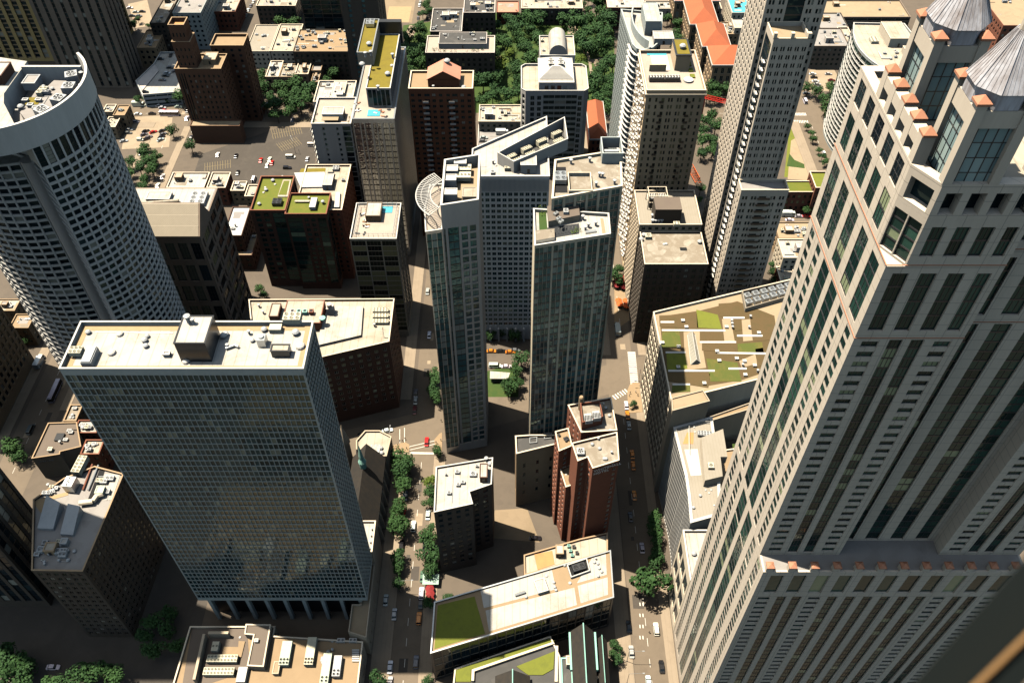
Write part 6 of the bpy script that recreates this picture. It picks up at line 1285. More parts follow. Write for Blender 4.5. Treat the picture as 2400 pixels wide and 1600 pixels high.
B = simple('shade_dark_ribbed_tower', 'ribbed tower painted dark for the deep shade of the bottom corner', 'tower', (-232, -169, 140, 160, 210), S(b=4, w=2.6, type='G', fh=4, h=3, wall='dark_stone', gl='glass_dark', d=.4), 'roof_dark', (6, 2, 1))  # pale stone given a dark wall colour to stand for its shade
B = simple('arched_tan_block', 'tan stone block with rows of dark windows beside the shaded street', 'building', (-262, -219, 216, 259, 68), S(b=3.2, w=1.7, fh=4.0, h=2.6, zb=5, top=2, wall='tan_brick', gl='glass_dark', mul=1, fr='dark_stone', sill_out=.2), 'roof_tan', (6, 4, 1), cap='tan_stone')
LB('tan_rooftop_house', 'small tan house with bare sandy roof between the curved tower and tan block', 'house', 20, 66, 768, 735, 12, wl('tan_brick'), 'roof_sand', (3, 5, 0)); LB('cream_rooftop_house', 'small cream house behind the bare sandy roof', 'house', -20, 34, 728, 700, 12, wl('tan_brick'), 'roof_cream', (4, 6, 1))
# far towers
simple('yellow_pier_tower', 'tower of yellow vertical piers and dark balconies at the top corner', 'apartment tower', (-345, -262, 520, 560, 150), S(b=6, w=3.6, type='G', fh=3, h=2, zb=2, top=2, wall='yellow_pier', gl='glass_dark', slab=.8, slabm='tan_brick', d=.8), 'roof_tan', None, limit=60)
simple('striped_brown_tower', 'brown tower with dark vertical window stripes standing by the white parking deck', 'apartment tower', (-284, -241, 488, 510, 100), S(b=5.4, w=1.9, type='G', fh=3, h=2.4, zb=1, top=2, wall='taupe', gl='glass_dark', slab=.7, slabm='dark_stone', d=.5), 'roof_tan', None, limit=80)
B = Bld('brick_chimney_tower', 'old brown brick building with stepped tower and open topped crown', 'office building', rect(-190, -158, 434, 460))
bk = S(cols=[('S', 1.5), ('G', .7), ('S', .6), ('G', .7), ('S', .6), ('G', .7), ('S', 1.6)] + [('W', 1), ('S', 1.6)] * 7, fh=3.2, h=1.6, zb=12, top=3, wall='russet_dark', gl='glass_dark', slab=.1, d=.3); surf('russet_dark', (.17, .085, .05), (.11, .06, .04), scale=.4, fine=9)
B.vol(rect(-188, -162, 434, 450), 0, 45, None, {0: bk, 1: wl('russet_dark', sp='russet_dark')}, roof='roof_sand', ph=1.0, cap='tan_brick')
B.vol(rect(-187, -158, 428, 433.98), 0, 12, wl('russet_dark', b=30, w=.1, h=.1), roof='roof_tan', ph=.6, wallname='low_wing_wall')
B.vol(rect(-185.6, -175.5, 436, 446), 44.1, 60, S(b=2.2, w=.8, fh=5, h=2, zb=1, top=2, wall='russet_dark', gl='glass_dark'), roof='roof_tan', ph=.3, cap='tan_brick'); B.vol(rect(-185, -176.4, 436.6, 445), 59.8, 69.5, S(b=2, w=.8, fh=6, h=3, zb=2, top=3, wall='russet_dark', gl='glass_dark'), roof='roof_rust', ph=2.5, cap='tan_brick')
d5 = R(451, 107, 492, 570, 94); B.vol(rect(d5[0], d5[1], 451, 464), 0, d5[4], wl('russet_dark', b=4), roof='roof_sand', ph=1.5, cap='tan_brick'); hut(B.root, -173, -166, 440, 448, 44, 3, 'tan_brick', 'roof_cream', 'plant_room'); B.finish(80)
simple('dark_gridded_tower', 'black tower with fine horizontal floor lines and silver mullions behind the debris strewn roof', 'apartment tower', (*[v for v in (ZY(722, 100, 534)[0], ZY(813, 100, 534)[0])], 534, 560, 150), S(b=6.6, w=6.2, fh=3, h=2.6, sill=.2, zb=2, top=2, wall='granite_dark', sp='granite_dark', gl='glass_dark', d=.5, sd=.1), 'roof_tan', None, limit=80)
simple('dark_balcony_tower', 'near black tower with stacked pale balcony columns beside the gridded tower', 'apartment tower', (*[v for v in (ZY(824, 173, 470)[0], ZY(906, 173, 470)[0])], 470, 496, 150), S(cols=[('S', 3), ('W', 1.4), ('S', 5), ('W', 1.4), ('S', 6)], fh=3, h=1.8, zb=2, top=2, wall='black_brick' if 0 else 'dark_stone', gl='glass_blue', d=.5), 'roof_tan', None, limit=80)
simple('billboard_garage', 'low dark brick garage with pale roof beneath the far road', 'garage', (*R(560, 62, 505, 560, 20)[:4], 14), wl('red_brick'), 'roof_cream', (4, 7, 1))
far = [
 ('tan_flat_house', 'tan flat roofed house beside the striped brown tower', 'house', 320, 364, 112, 70, 14, 'tan_brick', 'roof_sand', 5),
 ('dark_walkup_block', 'narrow dark walk-up block with littered white roof', 'apartment block', 350, 386, 54, -14, 22, 'dark_stone', 'roof_gravel', 6),
 ('blue_grey_block', 'blue grey glass block at the very top edge', 'office building', 404, 470, 30, -60, 26, 'slab_metal', 'roof_grey', 4),
 ('dark_glass_office', 'dark banded office block with white cluttered roof and trees in front', 'office building', 600, 692, 14, -30, 16, 'granite_dark', 'roof_cream', 8),
 ('seamed_roof_hall', 'long cream roofed hall beside the debris strewn roof', 'hall', 575, 632, 120, 58, 12, 'cream_stone', 'roof_seam', 4),
 ('vented_roof_hall', 'cream roofed hall dotted with dark vents', 'hall', 634, 690, 120, 57, 12, 'cream_stone', 'roof_cream', 10),
 ('debris_roof_podium', 'tan podium whose roof is strewn with brown terrace furniture', 'building', 686, 815, 121, 69, 20, 'dark_stone', 'roof_sand', 34),
 ('scalloped_row_house', 'row house with scalloped white roof facing the leafy block', 'house', 622, 652, 180, 143, 11, 'tan_brick', 'roof_white', 8),
 ('grey_row_house', 'row house with patchy grey roof between white roofed neighbours', 'house', 653, 690, 180, 150, 11, 'tan_brick', 'roof_gravel', 7),
 ('square_row_house', 'row house with square pale roof and dark front', 'house', 691, 722, 174, 131, 12, 'tan_brick', 'roof_cream', 5),
 ('narrow_row_house', 'thin row house with grey roof beside the tree gap', 'house', 730, 752, 165, 136, 11, 'tan_brick', 'roof_grey', 5),
 ('tiny_row_house', 'tiny row house with dormers below the thin row house', 'house', 728, 746, 192, 169, 9, 'tan_brick', 'roof_gravel', 5),
 ('red_strip_shop', 'low shop with dark red roof strip at the top edge', 'shop', 1164, 1216, 29, 3, 9, 'red_brick', 'pink_roof', 1),
 ('terrace_row', 'terrace of dark houses with pale roofs beyond the park trees', 'terrace', 1222, 1366, 20, -6, 12, 'dark_stone', 'roof_cream', 14),
 ('dark_brick_mansion', 'dark brick mansion with white roof left of the long white roof', 'house', 1424, 1512, 18, -20, 16, 'brown_brick', 'roof_white', 6),
 ('long_white_roof_row', 'long low row with bright white roof behind the orange library', 'building', 1515, 1692, 21, 3, 9, 'cream_stone', 'roof_white', 9),
 ('rooftop_pool_block', 'pale block with blue patterned roof deck beside the library', 'building', 1716, 1762, 30, -8, 20, 'cream_stone', 'pool_water', 5),
 ('white_annexe', 'white flat roofed annexe behind the library wings', 'building', 1722, 1776, 66, 34, 16, 'cream_stone', 'roof_white', 5),
 ('grey_roof_annexe', 'grey roofed annexe with machinery squeezed by the library', 'building', 1698, 1732, 80, 52, 12, 'tan_brick', 'roof_gravel', 7),
 ('slate_house_row', 'row of small dark roofed houses by the striped parking garage', 'house', 1922, 1990, 66, 30, 12, 'dark_stone', 'roof_grey', 5),
 ('brown_blank_block', 'brown block with blank shaded wall above the small car park', 'building', 1906, 1992, 108, 66, 16, 'taupe', 'roof_grey', 8),
 ('white_corner_house', 'white roofed corner house beside the rounded glass building', 'house', 1984, 2010, 108, 64, 12, 'cream_stone', 'roof_cream', 3),
 ('sunny_roof_house', 'sunlit cream house beside the car park behind the curved tower', 'house', 240, 264, 262, 245, 10, 'tan_brick', 'roof_cream', 3),
 ('tan_wall_house', 'tan walled house with cream roof and shadowed yard', 'house', 264, 292, 270, 246, 10, 'tan_brick', 'roof_sand', 3),
 ('lower_tan_house', 'lower tan house nearest the curved tower edge', 'house', 242, 270, 298, 274, 8, 'tan_brick', 'roof_cream', 4),
 ('twin_white_roof', 'low building with twin white roofs beside the tan road', 'building', 390, 478, 440, 404, 11, 'red_brick', 'roof_white', 5),
 ('brown_edge_roof', 'low building with beige roof and brown parapet by the dark car park', 'building', 484, 528, 440, 404, 12, 'red_brick', 'roof_cream', 5),
 ('white_cube_house', 'small white roofed house between the beige roof and green roofs', 'house', 540, 572, 447, 425, 9, 'tan_brick', 'roof_white', 5),
 ('pink_edge_house', 'small house with pink tinted roof edge by the green roofed block', 'house', 573, 600, 460, 433, 8, 'tan_brick', 'roof_cream', 2),
 ('silver_roof_block', 'block with silver sheet roof behind the mansard office', 'building', 522, 566, 552, 484, 20, 'brown_brick', 'grey_rib', 2),
 ('tan_lower_block', 'lower tan roofed block between the silver roof and the mansard office', 'building', 548, 590, 598, 545, 10, 'brown_brick', 'roof_tan', 2),
 ('white_flat_block', 'white cream block with L-shaped roof screens beyond the garden lot', 'building', 1836, 1920, 604, 560, 16, 'cream_stone', 'roof_white', 6),
 ('cream_shed', 'cream shed roof with stains below the white flat block', 'shed', 1832, 1870, 668, 625, 9, 'rust_brick', 'roof_cream', 3),
 ('tan_yard_roof', 'wide tan roof strewn with ducts beside the parked cars', 'building', 1826, 1930, 558, 520, 12, 'tan_brick', 'roof_tan', 16),
 ('cream_deck_court', 'white roofed building with courtyard north of the brick gabled tower', 'building', 1122, 1222, 285, 246, 16, 'cream_stone', 'roof_cream', 12),
 ('orange_grid_block', 'orange brick block with grid of white windows at the right edge corner', 'apartment block', 2352, 2460, 60, -30, 50, 'rust_brick', 'roof_tan', 3),
]
for i, (nm, lb, ct, pl, pr, pf, pb, z, wall, rf, nc) in enumerate(far):
    LB(nm, lb.replace(' right edge', '').replace(' left of', ' next to').replace(' nearest', ' close to'), ct, pl, pr, pf, pb, z, wl(wall, gl='glass_dark'), rf, (nc, 50 + i, 1 if nc > 4 else 0), cap=('cream_stone' if 'white' in rf or 'cream' in rf else None), limit=40)
# grey roof garden apartments by the park
z = 22; ga = wl('dark_stone', gl='glass_warm', b=3.4, fh=3.2, top=3.2)
B = LB('roof_garden_block', 'dark apartment block with grey penthouses and leafy roof terraces beside the park', 'apartment block', 997, 1159, 124, 84, z, ga, 'deck', None, cap='concrete_grey')
x0, x1, y0, y1, zz = B.x; hut(B.root, x0 + 8, x1 - 5, y0 + 6, y1 - 1, zz, 3.4, 'concrete_grey', 'roof_dark', 'penthouse')
clutter(B.root, x0 + 9, x1 - 6, y0 + 7, y1 - 2, zz + 3.4, 10, 77, 0)
for k in range(16):
    q = (RN.uniform(x0 + 1, x1 - 1), RN.uniform(y0 + 1, y0 + 5)); mb = MB()
    for w in range(24): c = [RN.uniform(-.8, .8) for _ in range(3)]; mb.poly([(q[0] + c[0] + RN.uniform(-.4, .4), q[1] + c[1] + RN.uniform(-.4, .4), zz + .9 + c[2] + RN.uniform(-.3, .3)) for _ in range(3)])
    part(mb, 'planting', M['leaf'], B.root)
LB('grey_terrace_wing', 'rear grey roofed wing with pale green awnings beside the roof garden block', 'apartment block', 1008, 1082, 74, 20, 20, ga, 'roof_dark', (14, 78, 2), cap='concrete_grey'); LB('dark_courtyard_wing', 'rear dark wing with planted roof ledge behind the roof garden block', 'apartment block', 1086, 1160, 30, -4, 22, ga, 'roof_dark', (12, 79, 2), cap='concrete_grey')
# parking structures
z = 9; dp = [G(334, 222, z), G(420, 215, z), G(446, 175, z), G(422, 122, z), G(376, 122, z), G(360, 150, z), G(318, 190, z)]
B = Bld('white_parking_deck', 'white open parking deck with ramp below the striped brown tower', 'parking deck', dp)
B.vol(dp, 0, z, S(b=8, w=7.6, fh=3, h=1.3, sill=.9, zb=.3, top=.3, wall='concrete_white', gl='glass_dark', d=.4, sd=.02), roof='roof_white', ph=.8, cap='white_paint'); a = G(330, 195, z); mb = MB()
mb.hexa([(*G(322, 205, 0), .02), (*G(345, 225, 0), .02), (*G(350, 215, 0), .02), (*G(330, 195, 0), .02)], [(*G(318, 190, z), z - .3), (*G(334, 210, z), z - .3), (*G(372, 165, z), z - .3), (*G(362, 150, z), z - .3)]); part(mb, 'ramp', M['concrete_grey'], B.root); B.finish(20)
simple('striped_garage', 'big open parking garage with long horizontal slots', 'garage', R(560, 40, 1935, 2135, 0), S(b=9, w=8.6, fh=3.2, h=1.5, sill=1.0, zb=.5, top=.5, wall='taupe', gl='glass_dark', d=.5, sd=.02), 'roof_tan', (3, 9, 1), limit=60)
simple('corner_garage', 'parking garage with cars on its roof behind the metal pyramid', 'garage', R(520, 24, 2296, 2420, -4), S(b=9, w=8.6, fh=3.2, h=1.5, sill=1.0, zb=.5, top=.5, wall='granite_dark', gl='glass_dark', d=.5, sd=.02), 'roof_sand', (2, 10, 0), limit=60)
z = 10; B = LB('roof_parking_deck', 'low grey parking deck between the brick gabled tower and the white grid tower', 'parking deck', 1118, 1218, 372, 292, z, wl('tan_brick', b=6, w=5), 'roof_grey', (2, 13, 0), cap='concrete_grey')
# garden roof school by the curved garden
z = 14; B = LB('garden_roof_school', 'red brick building with bright green roof lawns by the curved garden', 'school', 1842, 1912, 450, 424, z, wl('red_brick', gl='glass_warm'), 'sedum_green', None, cap='cream_stone'); a, b = G(1912, 440, 18), G(1990, 440, 18); B2 = simple('garden_roof_wing', 'taller brick wing with yellow green roof beside the lawn roofed school', 'school', (a[0], b[0], a[1], a[1] + 14, 18), wl('red_brick'), 'sedum_lime', None, cap='cream_stone')
# ================================================================ GROUND
def sheet(name, poly, z, mat, px=True):
    p = [G(a, b, 0) for a, b in poly] if px else poly
    mb = MB(); mb.poly([(x, y, z) for x, y in p]); me = mb.mesh(name, [M[mat]])
    o = bpy.data.objects.new(name, me); C.objects.link(o); o['kind'] = 'structure'
    if me.polygons[0].normal.z < 0: me.flip_normals()
    return o
sheet('ground', [(-4000, -3000), (4000, -3000), (4000, 6000), (-4000, 6000)], 0, 'city_ground', False)
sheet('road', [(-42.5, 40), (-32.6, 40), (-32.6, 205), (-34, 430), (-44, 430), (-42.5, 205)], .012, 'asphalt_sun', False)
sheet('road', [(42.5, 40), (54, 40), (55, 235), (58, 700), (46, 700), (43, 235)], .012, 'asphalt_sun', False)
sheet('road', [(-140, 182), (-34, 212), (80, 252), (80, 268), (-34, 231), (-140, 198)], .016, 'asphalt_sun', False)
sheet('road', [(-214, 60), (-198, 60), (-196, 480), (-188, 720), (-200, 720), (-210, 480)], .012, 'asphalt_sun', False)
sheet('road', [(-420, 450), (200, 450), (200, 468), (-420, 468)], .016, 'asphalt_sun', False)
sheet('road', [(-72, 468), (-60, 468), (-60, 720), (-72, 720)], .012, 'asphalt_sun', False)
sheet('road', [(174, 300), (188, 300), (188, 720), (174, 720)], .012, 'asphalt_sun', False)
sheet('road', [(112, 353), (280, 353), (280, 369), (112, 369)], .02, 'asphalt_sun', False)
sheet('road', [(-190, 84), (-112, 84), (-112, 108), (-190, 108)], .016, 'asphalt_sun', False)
sheet('road', [(-190, 110), (-112, 110), (-112, 190), (-190, 178)], .008, 'asphalt', False)  # darker asphalt paints in the deep shade of this corner
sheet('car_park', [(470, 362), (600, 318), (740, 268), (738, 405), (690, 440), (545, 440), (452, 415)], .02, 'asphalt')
sheet('car_park', [(285, 350), (300, 275), (405, 270), (396, 345)], .02, 'lot_tan')
sheet('car_park', [(1893, 215), (1897, 164), (1955, 164), (1985, 212)], .02, 'lot_tan')
sheet('car_park', [(300, 10), (345, 0), (360, 60), (318, 66)], .02, 'lot_tan')
sheet('building_site', [(895, 52), (900, -6), (975, -6), (965, 54)], .02, 'earth'); sheet('building_site', [(905, 54), (912, 16), (965, 16), (958, 52)], .024, 'ballast')
sheet('park_lawn', [(925, 265), (945, 60), (1170, 30), (1440, 40), (1440, 265)], .02, 'lawn')
sheet('path', [(1368, 100), (1374, 100), (1384, 140), (1412, 135), (1440, 138), (1440, 142), (1412, 141), (1386, 148), (1390, 175), (1384, 178), (1378, 140)], .024, 'paving'); sheet('path', [(960, 60), (985, 58), (950, 115), (930, 120)], .024, 'paving'); sheet('path', [(1160, 175), (1166, 130), (1175, 130), (1176, 180)], .024, 'paving'); sheet('path', [(1330, 80), (1332, 58), (1356, 58), (1352, 82)], .026, 'paving')
sheet('garden_lawn', [(1838, 415), (1850, 300), (1868, 285), (1925, 425)], .02, 'sedum_lime'); sheet('garden_path', [(1846, 420), (1854, 330), (1868, 322), (1880, 350), (1884, 375), (1904, 400), (1908, 424)], .026, 'roof_tan'); sheet('garden_lawn', [(1844, 390), (1850, 360), (1862, 375), (1885, 385), (1886, 395)], .03, 'lawn')
sheet('courtyard', [(1150, 1260), (1160, 1195), (1235, 1190), (1265, 1270)], .02, 'earth'); sheet('courtyard', [(1140, 930), (1140, 870), (1215, 850), (1215, 930)], .022, 'lawn'); sheet('pavement', [(1440, 775), (1490, 740), (1480, 640), (1440, 640)], .022, 'roof_sand')
# raised corner island and kerbs
def kerb(name, poly, h=.13, mat='paving', px=True):
    p = [G(a, b, 0) for a, b in poly] if px else poly
    A = sum(p[i][0] * p[(i+1) % len(p)][1] - p[(i+1) % len(p)][0] * p[i][1] for i in range(len(p)))
    if A < 0: p = p[::-1]
    mb = MB(); mb.prism(p, .003, h); o = mb.build(name, M[mat]); o['kind'] = 'structure'
kerb('pavement', [(1472, 968), (1470, 915), (1476, 901), (1490, 895), (1503, 900), (1506, 966)], .14, 'roof_sand'); kerb('pavement', [(914, 1062), (908, 1050), (930, 1040), (950, 1036), (960, 1042), (958, 1060)], .14, 'roof_sand')
for x0, x1, y0, y1 in ((-49.4, -42.6, 60, 208), (-32.5, -27.8, 60, 206), (37, 42.4, 60, 228), (54.1, 57.6, 60, 229), (-49.4, -44.5, 236, 430), (-33.8, -28.4, 240, 270)): kerb('pavement', rect(x0, x1, y0, y1), .14, 'paving', False)
kerb('pavement', [(1020, 1050), (1018, 1030), (1030, 1016), (1036, 1013), (1036, 1056)], .145, 'roof_sand')
# road markings
def bars(a, b, n, w, l, mat='road_paint', name='road_marking'):
    A, Bq = Vector((*G(*a), 0)), Vector((*G(*b), 0)); d = (Bq - A).normalized(); q = Vector((-d.y, d.x, 0)); mb = MB()
    for k in range(n):
        c = A.lerp(Bq, k / max(1, n - 1)); mb.poly([tuple(c + d*s*w/2 + q*t*l/2 + Vector((0, 0, .032))) for s, t in ((-1, -1), (1, -1), (1, 1), (-1, 1))])
    o = mb.build(name, M[mat]); o['kind'] = 'structure'
bars((1480, 826), (1487, 899), 17, .75, 3.6); bars((1440, 931), (1468, 916), 6, .6, 2.6)
bars((960, 1047), (1020, 1033), 1, .3, .3)
def line(a, b, w=.25, mat='road_paint'):
    A, Bq = Vector((*G(*a), 0)), Vector((*G(*b), 0)); d = (Bq - A).normalized(); q = Vector((-d.y, d.x, 0)); mb = MB(); mb.poly([tuple(p + q*t*w/2 + Vector((0, 0, .03))) for p, t in ((A, -1), (Bq, -1), (Bq, 1), (A, 1))]); o = mb.build('road_marking', M[mat]); o['kind'] = 'structure'
for a, b in (((960, 1046), (1020, 1032)), ((960, 1054), (1020, 1040)), ((937, 1042), (937, 1005)), ((948, 1036), (948, 1002))): line(a, b)
line((960, 1061), (1018, 1062), .9)
for k in range(4): bars((1500, 1415 + k*26), (1507, 1415 + k*26), 2, .35, 1.3)
for k in range(18): line((506 + k*1.0, 330), (506 + k, 330), .01) if 0 else None
rp = random.Random(5)
for (x0, x1, y0, y1, n) in ((-42, -33, 95, 205, 9), (43, 53.5, 95, 225, 9), (-213, -198, 200, 470, 12), (-300, 150, 451, 467, 16), (46, 56, 250, 420, 5), (-41, -34, 240, 330, 4)):
    for k in range(n):
        x, y = rp.uniform(x0 + 1, x1 - 3.5), rp.uniform(y0, y1 - 6); a, b = rp.uniform(1.2, 3.4), rp.uniform(1.5, 7)
        if x1 - x0 > 50: a, b = b, a
        sheet('road_patch', rect(x, x + a, y, min(y + b, y1)), .022 + k * .0004, rp.choice(['asphalt', 'asphalt_sun', 'lot_tan']), False)
for (x, y0, y1) in ((-37.6, 80, 206), (48.3, 80, 226), (-205.5, 100, 445), (51.5, 275, 450), (181, 300, 450)):
    mb = MB(); y = y0
    while y < y1: mb.poly([(x - .08, y, .034), (x + .08, y, .034), (x + .08, y + 3, .034), (x - .08, y + 3, .034)]); y += 7.5
    o = mb.build('road_marking', M['road_paint']); o['kind'] = 'structure'
for (x0, x1, y) in ((-330, -60, 459), (60, 160, 459), (115, 175, 361)):
    mb = MB(); x = x0
    while x < x1: mb.poly([(x, y - .08, .036), (x + 3, y - .08, .036), (x + 3, y + .08, .036), (x, y + .08, .036)]); x += 7.5
    o = mb.build('road_marking', M['road_paint']); o['kind'] = 'structure'
bars((1888, 268), (1862, 268), 9, .5, 3.0); bars((1893, 286), (1862, 285), 9, .5, 3.0)
kerb('pavement', rect(-61, -45.2, 300, 302), .14, 'paving', False) if 0 else None
for x0, x1, y0, y1 in ((-218.6, -214.2, 120, 440), (-197.6, -193.5, 230, 445), (-330, -216, 444, 449.6), (-190, -100, 444, 449.6), (58.3, 62, 262, 440), (41, 45.6, 262, 440), (188.2, 192, 300, 440), (168, 173.8, 372, 450), (-150, -113, 166, 174)): kerb('pavement', rect(x0, x1, y0, y1), .14, 'paving', False)
def stalls(p0, p1, n, l, mat='yellow_paint'):
    A, Bq = Vector((*G(*p0), .03)), Vector((*G(*p1), .03)); d = (Bq - A).normalized(); q = Vector((-d.y, d.x, 0)); mb = MB()
    for k in range(n + 1):
        c = A.lerp(Bq, k / n); mb.poly([tuple(c + d*s*.09 + q*t*l/2) for s, t in ((-1, -1), (1, -1), (1, 1), (-1, 1))])
    mb.poly([tuple(c + q*t*.09) for c, t in ((A, -1), (Bq, -1), (Bq, 1), (A, 1))]); o = mb.build('parking_marking', M[mat]); o['kind'] = 'structure'
stalls((638, 315), (705, 303), 12, 10); stalls((655, 346), (700, 330), 9, 9); stalls((700, 285), (728, 278), 7, 5); stalls((480, 392), (540, 384), 10, 8)
# ================================================================ TREES
TP = []
def crown_proto(seed, lime=False):
    r = random.Random(seed); mb = MB(); blobs = [(r.uniform(-.6, .6), r.uniform(-.6, .6), r.uniform(-.25, .5), r.uniform(.38, .6)) for _ in range(9)] + [(0, 0, .1, .62)]
    for bx, by, bz, br in blobs:
        for k in range(75):
            while 1:
                v = Vector((r.uniform(-1, 1), r.uniform(-1, 1), r.uniform(-1, 1)))
                if .05 < v.length < 1: break
            v = v.normalized() * br * r.uniform(.6, 1.05); c = Vector((bx + v.x, by + v.y, bz + v.z * .8)); n = (v.normalized() + Vector((r.uniform(-.7, .7), r.uniform(-.7, .7), r.uniform(-.2, .9)))).normalized()
            a = n.orthogonal().normalized(); b = n.cross(a); s = r.uniform(.07, .14); w = r.uniform(0, 6.28); a, b = a*math.cos(w) + b*math.sin(w), b*math.cos(w) - a*math.sin(w)
            mb.poly([tuple(c - a*s), tuple(c - b*s*.7), tuple(c + a*s), tuple(c + b*s*.7)])
    return mb.mesh('crown', [M['leaf_lime' if lime else 'leaf']])
def trunk_proto(seed):
    r = random.Random(seed); mb = MB(); mb.lathe(0, 0, [(.07, -1.5), (.05, -.6), (.03, .2)], 7)
    for k in range(5): a = k * 1.26 + r.random(); mb.tube((0, 0, -.75 + .15*k), (.5*math.cos(a), .5*math.sin(a), .05 + .1*k), .02, 5)
    return mb.mesh('trunk', [M['bark']])
CR = [crown_proto(s) for s in (1, 2, 3, 4, 5)]; CL = [crown_proto(s, True) for s in (6, 7)]; TK = [trunk_proto(s) for s in (1, 2)]
trees = []
def tree(x, y, r, where, lime=False, z=0.0):
    o = thing('tree', 'x', 'tree', (x, y, z + r * 1.5), where[1]); o.scale = (r * RN.uniform(.9, 1.1), r * RN.uniform(.9, 1.1), r * RN.uniform(.85, 1.15)); o.rotation_euler = (0, 0, RN.uniform(0, 6.28))
    c = bpy.data.objects.new('crown', RN.choice(CL if lime else CR)); C.objects.link(c); c.parent = o
    t = bpy.data.objects.new('trunk', RN.choice(TK)); C.objects.link(t); t.parent = o
    trees.append((o, where[0], x, y, r, lime))
def T(px, py, r, where, lime=False): x, y = G(px, py, r * 1.5); tree(x, y, r, where, lime)
FOOT = []
def foot():
    for o in C.objects:
        if o.type == 'MESH' and o.name.split('.')[0] in ('inner_wall',):
            v = o.data.vertices; n = len(v) // 2; FOOT.append([(v[i].co.x, v[i].co.y) for i in range(n)])
def inside(x, y, P, m=1.5):
    xs = [p[0] for p in P]; ys = [p[1] for p in P]
    if x < min(xs) - m or x > max(xs) + m or y < min(ys) - m or y > max(ys) + m: return False
    c = False; n = len(P)
    for i in range(n):
        (x1, y1), (x2, y2) = P[i], P[i-1]
        if (y1 > y) != (y2 > y) and x < (x2 - x1) * (y - y1) / (y2 - y1) + x1: c = not c
        L = math.hypot(x2-x1, y2-y1) or 1; t = max(0, min(1, ((x-x1)*(x2-x1) + (y-y1)*(y2-y1)) / L / L))
        if math.hypot(x - x1 - t*(x2-x1), y - y1 - t*(y2-y1)) < m: return True
    return c
bpy.context.view_layer.update(); foot()
def clump(poly, n, r0, r1, where, gap=.8, lime=.0, seed=1):
    rr_ = random.Random(seed); P = [G(a, b, 5) for a, b in poly]; xs = [p[0] for p in P]; ys = [p[1] for p in P]; put = []
    for _ in range(n * 40):
        if len(put) >= n: break
        x, y, r = rr_.uniform(min(xs), max(xs)), rr_.uniform(min(ys), max(ys)), rr_.uniform(r0, r1)
        if not inside(x, y, P, 0) or any(inside(x, y, f, r * .6) for f in FOOT) or any(math.hypot(x-a, y-b) < (r + c) * gap for a, b, c in put): continue
        put.append((x, y, r)); tree(x, y, r, where, rr_.random() < lime)
PK = ('in the leafy park', 'trees in the leafy park')
clump([(935, 258), (945, 95), (985, 70), (995, 205), (1000, 258)], 22, 4, 6, ('in the roof garden block grove', 'trees beside the roof garden block'), .75, 0, 3)
clump([(1115, 258), (1160, 25), (1270, 35), (1262, 190), (1195, 258)], 34, 4, 6.5, PK, .72, .04, 4)
clump([(1352, 130), (1345, 20), (1440, 25), (1440, 95), (1410, 128)], 13, 5, 8.5, ('by the white glass tower', 'trees in the tall grove by the white glass tower'), .7, 0, 5)
clump([(1330, 55), (1220, 45), (1220, 25), (1360, 30)], 10, 4, 6, ('before the terrace of dark houses', 'trees before the dark terrace'), .8, 0, 6)
clump([(1388, 262), (1388, 195), (1405, 168), (1440, 160), (1430, 262)], 11, 4, 6.5, ('between cream office and white glass tower', 'trees between the office and the glass tower'), .72, 0, 7)
for a in ((1395, 120, 3), (1416, 122, 4), (1382, 118, 2.5)): T(*a, ('round the park fountain', 'trees round the park fountain'))
T(1362, 138, 4, ('beside the park path', 'trees beside the park path'), True)
clump([(588, 255), (596, 192), (640, 182), (728, 190), (738, 225), (700, 262), (650, 275)], 26, 4, 6, ('in the grove by the dark car park', 'trees by the dark car park'), .72, .0, 8)
clump([(738, 190), (745, 150), (775, 138), (792, 160), (790, 185), (760, 205)], 9, 3.5, 5, ('behind the narrow grey tower', 'trees behind the narrow grey tower'), .75, 0, 9)
clump([(648, 62), (655, 35), (708, 30), (712, 62)], 6, 4, 5.5, ('beside the dark glass office', 'trees beside the dark glass office'), .8, 0, 10)
clump([(296, 440), (300, 380), (335, 358), (372, 368), (366, 410), (330, 450)], 12, 3, 4.6, ('beside the tan road', 'trees beside the tan road'), .75, .0, 11)
clump([(1556, 40), (1560, 22), (1618, 24), (1622, 58), (1590, 64)], 9, 4, 5.5, ('between the glass tower and the orange library', 'trees by the orange library'), .75, 0, 12)
clump([(1572, 118), (1585, 70), (1628, 88), (1625, 118)], 5, 3.5, 5, ('before the orange library', 'trees on the near side of the orange library'), .8, 0, 13)
clump([(1655, 232), (1665, 192), (1715, 192), (1712, 232)], 7, 3.5, 5, ('at the foot of the orange library', 'trees at the foot of the orange library'), .75, 0, 14)
clump([(1640, 368), (1645, 275), (1675, 275), (1684, 330), (1670, 372)], 9, 3.5, 5.5, ('beside the tan stone tower', 'trees beside the tan stone tower'), .75, .0, 15)
clump([(1912, 250), (1915, 205), (1955, 208), (1975, 240), (1960, 262)], 8, 3.5, 5, ('by the rounded glass car park', 'trees by the rounded glass block'), .75, 0, 16)
for a in ((1895, 205, 4), (1893, 296, 2.2), (1902, 312, 2.4), (1907, 325, 2.4), (1921, 352, 2), (1928, 366, 2.4), (1935, 378, 2.4), (1938, 270, 2.2), (1944, 292, 2.2), (1955, 325, 2.2), (1972, 372, 3)): T(*a, ('along the rounded glass block street', 'street trees by the rounded glass block'))
for a in ((1890, 492, 2.6), (1918, 494, 3)): T(*a, ('under the garden roofed school', 'trees under the garden roofed school'))
for a in ((1812, 640, 2.8), (1818, 655, 2.6), (1808, 618, 2.2)): T(*a, ('behind the planted roof building', 'trees behind the planted roof building'))
